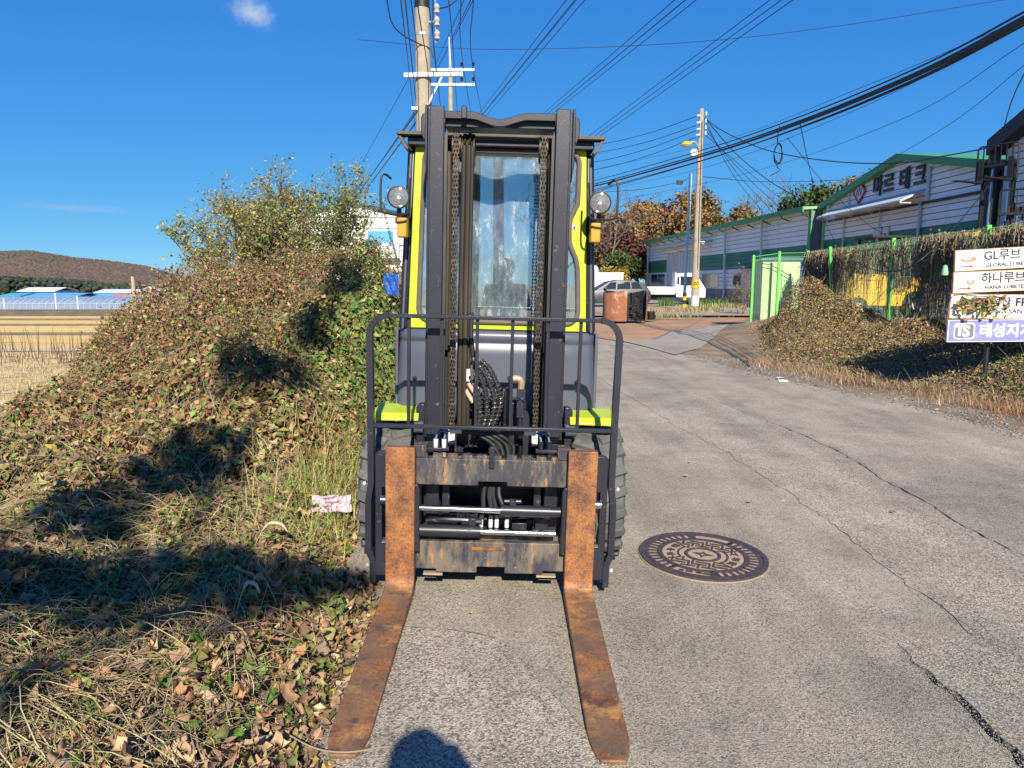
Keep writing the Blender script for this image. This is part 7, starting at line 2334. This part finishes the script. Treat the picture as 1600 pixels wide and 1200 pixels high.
# yellow and black guard at the pole foot
gd = empty('pole_guard', (pb.x - .55, pb.y - .2, .0), 'short yellow and black guard post between the two poles', 'guard post')
for k in range(5):
    MB().cyl((0, 0, .02 + k * .18), (0, 0, .02 + k * .18 + .178), .10, 12).build('guard_band', M_YELLOW if k % 2 else M_BLACK, gd)
# a pole and two trees behind the camera: they mirror in the cab glass and throw shade on the bank, the slender one shaped for that
sl_t = empty('slender_tree', (-.80, -3.6, 0), 'unseen slender tree behind the photographer, leaf clumps shaped to shade the bank', 'tree')
MB().tube(curve_pts([(0, 0, -.1), (.05, .02, 3.0), (-.04, 0, 6.0), (.03, .02, 8.4), (0, 0, 10.3)], 6), [.035 - .027 * i / 24 for i in range(25)], 8).build('trunk', pbr('bark_0.16', (.16, .12, .085), .9, 0, .3, 6), sl_t, 60)
rs_ = np.random.default_rng(91)
cl_ = [(-.95, 0, 4.5, .17, .2, 210), (-.62, 0, 4.35, .18, .2, 260), (-.55, 0, 5.1, .12, .14, 130), (-.25, 0, 4.55, .13, .10, 130), (.12, -.05, 4.58, .14, .10, 140), (.45, -.05, 4.62, .12, .09, 130), (.70, 0, 4.66, .08, .06, 60), (-.36, 0, 5.66, .17, .19, 300), (-.13, 0, 6.86, .16, .20, 320), (.05, 0, 8.2, .105, .32, 270), (.10, 0, 9.65, .12, .24, 230)]  # leaf clumps placed one by one for the shade patches they throw
cp_ = np.concatenate([np.stack([np.clip(rs_.normal(cx, sx_, k_), cx - 1.7 * sx_, cx + 1.7 * sx_), rs_.normal(cy, sx_ * .7, k_), np.clip(rs_.normal(cz, sz_, k_), cz - 1.6 * sz_, cz + 1.6 * sz_)], 1) for cx, cy, cz, sx_, sz_, k_ in cl_])
for cx, cy, cz, *_ in cl_:
    MB().tube([(0, 0, cz - .5), (cx * .6, cy, cz - .15), (cx, cy, cz)], [.02, .014, .008], 5).build('branch', pbr('bark_0.16', (.16, .12, .085), .9, 0, .3, 6), sl_t, 60)
link_mesh('crown', leaves_mesh('crown', cp_, rs_.normal(0, 1, cp_.shape), rs_.uniform(.07, .14, len(cp_)), np.tile([(.12, .16, .05)], (len(cp_), 1)), M_LEAF, .6, 92), sl_t)['kind'] = 'stuff'
conc_pole('farther concrete pole behind the photographer, mirrored in the windscreen', (-.25, -15, 0), 12, .19, .11)
make_tree('bare_tree', 'bare tree behind the photographer, mirrored in the windscreen', (.95, -13.5, 0), 5.0, .8, 1, 60, .1, AUT['brown'], None, 601, .3, 4, .08, (.14, .11, .09), .4)

ORD = ('leftmost', 'second from left', 'third from left', 'fourth from left', 'fifth from left', 'sixth from left', 'seventh from left', 'eighth from left', 'rightmost')
def wire(label, ctrl, rad=.012, group=None, n=10, sides=5, name='power_line'):
    pts = [P(px, py, Y) for px, py, Y in ctrl]
    pts = curve_pts(pts, n) if len(pts) > 2 else [pts[0].lerp(pts[1], t) for t in (0, .5, 1)]
    o = MB().tube(pts, rad, sides).build(name, M_WIRE, None)
    return tag(o, label, 'wire', group)
def bundle(lab, a, b2, off, rad, count=4):
    """parallel conductors from photo point a to b2 (with depths), continued beyond both ends"""
    A_, B_ = P(*a), P(*b2)
    d = (B_ - A_)
    for k in range(count):
        ox, oz = off[k]
        q = Vector((ox, 0, oz))
        s_, e_ = A_ - d * .5 + q, B_ + d * 3.0 + q
        pts = []
        for t in np.linspace(0, 1, 14):
            pts.append(s_.lerp(e_, t))
        tag(MB().tube(pts, rad, 5).build('power_line', M_WIRE, None), ORD[k] + ' ' + lab, 'wire', lab)
    # spacers hold the four lines apart
Q = [(-.42, .30), (-.14, -.06), (.14, .14), (.40, -.22)]
bundle('high voltage line of the highest bundle at the right', (1222, 0, 52), (922, 218, 104), Q, .030)
bundle('high voltage line of the middle bundle right of the mast', (1072, 0, 52), (880, 158, 104), Q, .030)
bundle('high voltage line of the bundle just right of the mast', (900, 0, 52), (752, 182, 110), Q, .030)
bundle('high voltage line passing behind the pole crossarms', (738, 0, 52), (690, 95, 100), Q, .030, 3)
wire('single thin line crossing the whole sky high on the right', [(560, 62, 40), (760, 77, 40), (1050, 68, 40), (1300, 42, 40), (1640, -12, 40)], .014)
# lines running along the road to the first pole
for k, (a, b2, c_) in enumerate((((625, -10), (640, 120), (650, 215)), ((632, -10), (650, 160), (656, 215)), ((641, -10), (655, 110), (668, 240)), ((650, -10), (672, 150), (676, 260)), ((668, -10), (680, 90), (692, 200)), ((700, -10), (708, 80), (716, 200)), ((720, -10), (722, 90), (738, 190)), ((740, -10), (738, 100), (758, 200)), ((676, -10), (679, 90), (690, 180)))):
    wire(ORD[k] + ' of nine black lines running down past the poles', [(*a, 9 + .2 * k), (*b2, 17), (*c_, 34)], .009, 'lines beside the poles above the mast')
wire('slack black cable looping from the top left to the nearer pole', [(604, -5, 14.2), (612, 35, 14.4), (630, 55, 14.6), (652, 67, 14.8), (672, 76, 14.9), (677, 90, 14.9)], .012)
wire('black cable arcing from the nearer pole towards the upper right', [(678, 14, 15), (700, 10, 15.2), (718, -4, 15.4)], .012)
for k, (a, b2) in enumerate((((655, 170), (540, 330)), ((660, 178), (536, 345)), ((650, 172), (600, 245)))):
    wire(('upper', 'lower', 'shortest')[k] + ' thin line slanting down left from the nearer pole', [(*a, 15), (*b2, 60)], .018 if k < 2 else .010, 'thin lines slanting down to the left')
wire('faint line slanting down the sky left of the poles', [(640, 120, 30), (560, 265, 60)], .014)
# thick communication cables sweeping from the upper right down to the middle
H = [(1640, 8, 7.0), (1600, 30, 7.6), (1430, 118, 10.2), (1250, 192, 14), (1100, 243, 20), (940, 288, 30), (880, 300, 36)]
for k, (dy, dy2, rad, lab) in enumerate(((0, 0, .034, 'thickest black cable of the sheaf sweeping down from the upper right'), (-12, -8, .016, 'upper thin cable of the sheaf sweeping from the upper right'), (-4, -3, .022, 'second cable of the sheaf just above the thickest one'), (10, 5, .018, 'cable just below the thickest one of the sheaf'), (4, 9, .016, 'lowest cable of the sheaf at the concrete pole'))):
    wire(lab, [(x_, y_ + dy + (dy2 - dy) * i / 6, Y_ + .25 * k) for i, (x_, y_, Y_) in enumerate(H)], rad * .8, name='overhead_cable')
for k, (a, m1, m2, b2) in enumerate((((1620, 55), (1400, 190), (1150, 275), (940, 318)), ((1640, 70), (1450, 215), (1250, 318), (1060, 385)), ((1620, 20), (1350, 135), (1120, 222), (940, 262)), ((1600, 36), (1330, 175), (1100, 262), (930, 300)))):
    wire('thin line below the cable sheaf, ' + ('highest of four', 'sagging towards the warehouse', 'just above the sheaf', 'close under the sheaf')[k], [(*a, 9), (*m1, 13), (*m2, 20), (*b2, 32)], .0045)
# service lines to the left of the lamp pole
for k, (y0, y1) in enumerate(((182, 226), (196, 238), (204, 252), (214, 264))):
    wire(('topmost', 'second', 'third', 'lowest')[k] + ' of four lines running left from the lamp pole', [(1088, y0, pb.y), (1010, (y0 + y1) / 2 + 5, 40), (935, y1, 44), (860, y1 + 8, 48)], .016, 'four lines left of the lamp pole')
# lines falling from the lamp pole to the warehouse and workshop
for k, (x_, y_, Y_) in enumerate(((1195, 335, 44), (1208, 332, 42), (1222, 328, 40), (1236, 324, 38))):
    wire(ORD[k] + ' of four lines falling from the lamp pole to the warehouse', [(1101, 186 + 8 * k, pb.y), ((1101 + x_) / 2 - 4, (190 + y_) / 2 + 8, 38), (x_, y_, Y_)], .014, 'four lines to the warehouse')
wire('black cable from the lamp pole sagging to the far corner of the workshop', [(1101, 184, pb.y), (1150, 240, 36), (1210, 288, 35), (1278, 324, 33.4)], .022)
wire('black cable from the lamp pole over the gable to the yard forklift', [(1101, 184, pb.y), (1130, 205, 34), (1200, 235, 31), (1300, 252, 28), (1400, 255, 25), (1480, 243, 22), (1560, 228, 19)], .020)
wire('black wire hanging straight from the sheaf to the workshop corner', [(1249, 188, 14), (1262, 250, 22), (1280, 330, 32.8)], .010)
wire('black wire slumping from the workshop corner over the fence', [(1280, 330, 30), (1310, 385, 22), (1350, 415, 16.5), (1395, 424, 14), (1440, 405, 13), (1500, 345, 14), (1545, 290, 17)], .010)
wire('pale thin line running from the sheaf down across the gable', [(1230, 215, 20), (1300, 300, 21), (1370, 360, 22), (1420, 376, 22)], .008)
wire('black wire climbing to the upper right edge above the dark roof', [(1562, 226, 16), (1580, 160, 14), (1610, 95, 12)], .010)
wire('thin line low over the trees from the light blue post', [(940, 300, 44), (1000, 296, 42), (1060, 285, 40), (1080, 276, pq.y)], .013)
wire('thin line running right from the lamp pole behind the gable', [(1095, 276, pb.y), (1200, 284, 45), (1330, 280, 50), (1520, 262, 52)], .016)
# small black box on the low line
bxp = P(1062, 285, 39.5)
tag(MB().box(-.16, .16, -.06, .06, -.11, .11).build('splice_box', M_BLACK, None, None, .02, loc=bxp), 'small black splice box hanging on the low line left of the blue post', 'box')
# coil of spare cable hanging from the sheaf
cc = P(1216, 241, 15.0)
coil = empty('cable_coil', cc, 'coil of black cable hanging below the sheaf right of the lamp pole', 'cable')
for k in range(3):
    MB().tube([(.085 * math.cos(a) * (1 - .05 * k), .03 * math.sin(a * 2 + k), .20 * math.sin(a) * (1 - .03 * k) + .01 * k) for a in np.linspace(0, 2 * math.pi, 25)[:-1]], .008, 6, closed=True).build('loop', M_WIRE, coil)
MB().tube(curve_pts([(.0, 0, .55), (-.03, 0, .35), (-.02, 0, .19)], 5), .010, 6).build('hanging_end', M_WIRE, coil)
MB().tube(curve_pts([(-.03, 0, -.18), (.01, 0, -.27), (.05, 0, -.30), (-.02, 0, -.36), (-.14, 0, -.42)], 5), .008, 6).build('loose_end', M_WIRE, coil)

# ================================================================== white house with blue trim on the left
M_HOUSEW = pbr('white_house_siding', (.74, .73, .69), .6, 0, .05, .8, (.62, .58, .5), 2, .6, .8)
M_HOUSEB = pbr('blue_house_band', (.07, .30, .50), .5, 0, .1, 1)
YH = 27.0
hp = lambda px, py: P(px, py, YH)
hx0, hx1, hxm = hp(438, 340).x, hp(664, 340).x, hp(549, 311).x
HE, HR = hp(438, 337).z, hp(549, 312).z
hs = empty('white_house', (hxm, YH, 0), 'white sided house with blue roof edge and blue band behind the trees', 'house')
x0, x1 = hx0 - hxm, hx1 - hxm
MB().add([(x0, 0, -1), (x1, 0, -1), (x1, 0, HE), (0, 0, HR), (x0, 0, HE), (x0, 9, -1), (x1, 9, -1), (x1, 9, HE), (0, 9, HR), (x0, 9, HE)],
         [(0, 1, 2, 3, 4), (9, 8, 7, 6, 5), (1, 6, 7, 2), (0, 4, 9, 5), (4, 3, 8, 9), (3, 2, 7, 8)]).build('wall_core', M_GAP, hs, None)
def runh(z):
    if z <= HE: return (0, x1 - x0)
    t = (z - HE) / (HR - HE)
    return (-x0 * t, (x1 - x0) - x1 * t)
zb0, zb1 = hp(600, 383).z, hp(600, 361).z
row_boards(hs, runh, .6, HR - .06, .2, Vector((x0, 0, 0)), Vector((1, 0, 0)), Vector((0, -1, 0)), lambda z: M_HOUSEW, th=.04)
on_wall(MB(), Vector((x0, 0, 0)), Vector((1, 0, 0)), Vector((0, -1, 0)), hp(575, 370).x - hx0, hp(617, 370).x - hx0, zb0, zb1, .02, .065).build('blue_band', M_HOUSEB, hs, None)
w_ = on_wall(MB(), Vector((x0, 0, 0)), Vector((1, 0, 0)), Vector((0, -1, 0)), hp(616, 370).x - hx0, hp(640, 370).x - hx0, zb0, zb1, .05, .10).build('window', M_FRAMEW, hs, None)
on_wall(MB(), Vector((x0, 0, 0)), Vector((1, 0, 0)), Vector((0, -1, 0)), hp(618.5, 370).x - hx0, hp(637, 370).x - hx0, zb0 + .06, zb1 - .06, .098, .11).build('pane', M_SHEET, w_, None)
for (xa, za_), (xb, zb_) in (((x0 - .3, HE - .06), (0, HR + .05)), ((0, HR + .05), (x1 + .3, HE - .06))):
    MB().add([(xa, -.3, za_ - .10), (xb, -.3, zb_ - .10), (xb, -.3, zb_ + .09), (xa, -.3, za_ + .09), (xa, 9.3, za_ - .10), (xb, 9.3, zb_ - .10), (xb, 9.3, zb_ + .09), (xa, 9.3, za_ + .09)],
             [(0, 1, 2, 3), (7, 6, 5, 4), (0, 4, 5, 1), (3, 2, 6, 7), (0, 3, 7, 4), (1, 5, 6, 2)]).build('roof', pbr('blue_roof_edge', (.03, .22, .45), .45, 0, .1, 1), hs, None)
ac = hp(611, 392)
acu = MB().box(ac.x - hxm - .35, ac.x - hxm + .35, -.42, -.12, ac.z - .28, ac.z + .28).build('aircon_unit', M_FRAMEW, hs, None, .02)
for k in range(5): MB().box(ac.x - hxm - .30, ac.x - hxm + .30, -.432, -.42, ac.z - .2 + .09 * k, ac.z - .17 + .09 * k).build('grille_bar', M_SHEET, acu, None)
an_ = hp(563, 303)
MB().tube([(an_.x - hxm, .2, HR - .3), (an_.x - hxm, .2, an_.z + .05)], .015, 5).build('aerial_mast', M_GALV, hs)
MB().tube([(an_.x - hxm - .45, .2, an_.z), (an_.x - hxm + .55, .2, an_.z + .02)], .012, 5).build('aerial_boom', M_GALV, hs)
for k in range(6):
    MB().tube([(an_.x - hxm - .4 + .17 * k, .0, an_.z + .01), (an_.x - hxm - .4 + .17 * k, .4, an_.z + .01)], .008, 4).build('aerial_rod', M_GALV, hs)
# blue tarpaulin on the hedge by the cab
tp = P(611, 442, 8.85)
g = [[(-.09 + .18 * i / 8, .03 * math.sin(i * 1.7 + j), -.15 + .26 * j / 8 + .02 * math.sin(i * 2.3)) for i in range(9)] for j in range(9)]
tag(MB().sheet(g).build('blue_tarpaulin', pbr('blue_tarp', (.025, .10, .38), .5, 0, .15, 8), None, 60, loc=(tp.x, tp.y, tp.z)), 'scrap of bright blue tarpaulin in the hedge left of the cab', 'tarpaulin')

# ================================================================== greenhouses and sheds across the fields
M_VINYL = pbr('greenhouse_vinyl', (.17, .21, .27), .6, 0, .08, .15, (.22, .26, .32), .3, .5, .7)
M_RIB = pbr('greenhouse_rib', (.34, .48, .68), .5, 0, .1, 1)
gh = empty('greenhouse', (-88, 112, -3.1), 'long grey vinyl greenhouse with blue ribs across the field', 'greenhouse')
prof = [(math.cos(a) * 4.5, 1.1 + math.sin(a) * 1.15) for a in np.linspace(math.pi, 0, 11)]
prof = [(-4.5, 0)] + prof + [(4.5, 0)]
MB().sheet([[(x, p_[0], p_[1]) for p_ in prof] for x in np.linspace(-60, 34, 20)]).build('cover', M_VINYL, gh, 60)
for k, x in enumerate(np.arange(-30, 34, .95)):
    MB().tube([(x, p_[0] * 1.005 - .03, p_[1]) for p_ in prof[:6]], .05, 4).build('rib', M_RIB, gh, None)
MB().box(-60, 34, -4.62, -4.54, 0, .28).build('skirt', M_FRAMEW, gh, None)
MB().box(-60, 34, -4.62, -4.54, 1.18, 1.26).build('side_rail', M_RIB, gh, None)
for k, px in enumerate((7, 88, 122)):
    q = P(px, 480, 100)
    tag(MB().cyl((q.x, 100, -3.2), (q.x, 100, P(px, (466, 458, 462)[k], 100).z), .09, 8).build('field_post', M_FRAMEW, None), 'thin pale post before the greenhouse, ' + ('at the left edge', 'middle of three', 'nearest the bank')[k], 'post', 'thin posts before the greenhouse')
shed_specs = [(0, 30, 458, 150, (.05, .35, .45), 'teal roofed shed at the far left edge'), (30, 85, 449, 165, (.62, .64, .66), 'long pale grey roofed hall above the greenhouse'), (42, 118, 458, 140, (.10, .34, .62), 'low bright blue roofed shed behind the greenhouse'),
              (118, 170, 459, 145, (.12, .36, .60), 'blue roofed shed right of the longest one'), (150, 215, 452, 170, (.55, .60, .66), 'pale grey roofed works behind the concrete pole'), (172, 205, 459, 138, (.48, .22, .12), 'shed with an orange brown roof by the pole'), (190, 240, 460, 132, (.50, .42, .28), 'tan roofed shed close to the bank'), (222, 262, 448, 180, (.66, .67, .68), 'white works building at the foot of the hill')]
for (xa, xb, yt, Ys, rc, lab) in shed_specs:
    A_, B_ = P(xa, yt, Ys), P(xb, yt, Ys)
    top = A_.z; w_ = B_.x - A_.x
    e = empty('field_shed', ((A_.x + B_.x) / 2, Ys, -3.3), lab, 'shed', 'sheds and works across the fields')
    hgt = top + 3.3
    MB().box(-w_ / 2, w_ / 2, 0, 8, 0, hgt * .78).build('wall', pbr('shed_wall', (.42, .47, .52), .6, 0, .1, .3), e, None)
    MB().prism([(-.5, hgt * .76), (4, hgt), (8.5, hgt * .76), (8.5, hgt * .72), (4, hgt * .96), (-.5, hgt * .72)], 'x', -w_ / 2 - .4, w_ / 2 + .4).build('roof', pbr('shed_roof_%.2f_%.2f' % (rc[0], rc[1]), rc, .5, 0, .08, .3), e, None)
    for k in range(max(2, int(w_ / 3.5))):
        x = -w_ / 2 + (k + .5) * w_ / max(2, int(w_ / 3.5))
        MB().box(x - .6, x + .6, -.04, .02, hgt * .35, hgt * .6).build('window', M_WINDOWP, e, None)
wb = P(88, 441, 235)
e = empty('white_block', (wb.x, 235, -3), 'small white block among the dark pines', 'building')
MB().box(-3, 3, 0, 6, 0, wb.z + 3).build('wall', M_WHITE, e, None)
MB().box(-3.3, 3.3, -.3, 6.3, wb.z + 3, wb.z + 3.3).build('roof', M_SHEET, e, None)
for x in (-2, 0, 2): MB().box(x - .5, x + .5, -.04, .02, 4.5, 5.8).build('window', M_WINDOWP, e, None)
pp_ = P(207, 432, 60)
tag(MB().tube([(pp_.x + .1, 60, -2.6), (pp_.x, 60, pp_.z)], [.19, .14], 12).build('field_pole', M_CONC, None), 'short concrete pole standing among the sheds left of the bank', 'pole')

# ================================================================== the photographer, seen only as a shadow on the road
def skin_body(name, verts, edges, radii, mat, parent, levels=2):
    me = bpy.data.meshes.new(name)
    me.from_pydata(verts, edges, [])
    o = link_mesh(name, me, parent)
    o.modifiers.new('skin', 'SKIN')
    for i, rr_ in enumerate(radii):
        d = me.skin_vertices[0].data[i]
        d.radius = (rr_, rr_) if not isinstance(rr_, tuple) else rr_
        d.use_root = i == 0
    s = o.modifiers.new('sub', 'SUBSURF'); s.levels = levels; s.render_levels = levels
    me.materials.append(mat)
    return o
M_JACKET = pbr('dark_jacket', (.03, .035, .05), .8, 0, .2, 8)
M_SKIN = pbr('skin', (.42, .27, .20), .55, 0, .05, 8)
M_HAIR = pbr('dark_hair', (.012, .010, .009), .6, 0, .2, 30)
ph = empty('person', (-.03, -.42, -.045), 'person in a dark jacket holding up a phone behind the camera', 'person')
V = [(0, 0, .95), (0, .0, 1.15), (0, .01, 1.35), (0, .02, 1.47), (0, .03, 1.56), (0, .035, 1.66),
     (-.10, 0, .92), (-.11, .01, .50), (-.11, -.01, .09), (-.11, .13, .05), (.10, 0, .92), (.11, .01, .50), (.11, -.01, .09), (.11, .13, .05),
     (-.19, .0, 1.42), (-.23, .12, 1.22), (-.11, .29, 1.38), (.19, .0, 1.42), (.23, .12, 1.22), (.11, .29, 1.38)]
E = [(0, 1), (1, 2), (2, 3), (3, 4), (4, 5), (0, 6), (6, 7), (7, 8), (8, 9), (0, 10), (10, 11), (11, 12), (12, 13), (2, 14), (14, 15), (15, 16), (2, 17), (17, 18), (18, 19)]
Rr = [(.16, .11), (.15, .10), (.17, .11), (.065, .06), (.075, .085), (.085, .10), .09, .06, .045, .04, .09, .06, .045, .04, .065, .05, .033, .065, .05, .033]
skin_body('body', V, E, Rr, M_JACKET, ph)
MB().lathe([(.001, 1.765), (.05, 1.755), (.085, 1.72), (.098, 1.66), (.095, 1.60), (.07, 1.57)], 20, 'z', (0, .02, 0)).build('hair', M_HAIR, ph)
for s in (-1, 1):
    hv = [(s * .11, .29, 1.38), (s * .095, .335, 1.42), (s * .085, .36, 1.45)]
    he = [(0, 1), (1, 2)]
    hr = [.03, .034, .03]
    # four fingers behind the phone and a thumb in front
    for k in range(4):
        i0 = len(hv)
        zf = 1.475 - .020 * k
        hv += [(s * .075, .385, zf), (s * .045, .402, zf - .003)]
        he += [(2, i0), (i0, i0 + 1)]
        hr += [.0095, .008]
    i0 = len(hv)
    hv += [(s * .075, .345, 1.475), (s * .052, .348, 1.488)]; he += [(1, i0), (i0, i0 + 1)]; hr += [.011, .009]
    skin_body('hand', hv, he, hr, M_SKIN, ph, 1)
phone = tag(MB().box(-.08, .08, .372, .380, 1.405, 1.482).build('phone', M_BLACK, None, None, .004), 'black phone held up in both hands behind the camera', 'phone')
phone.location = (-.03, -.42, -.045)
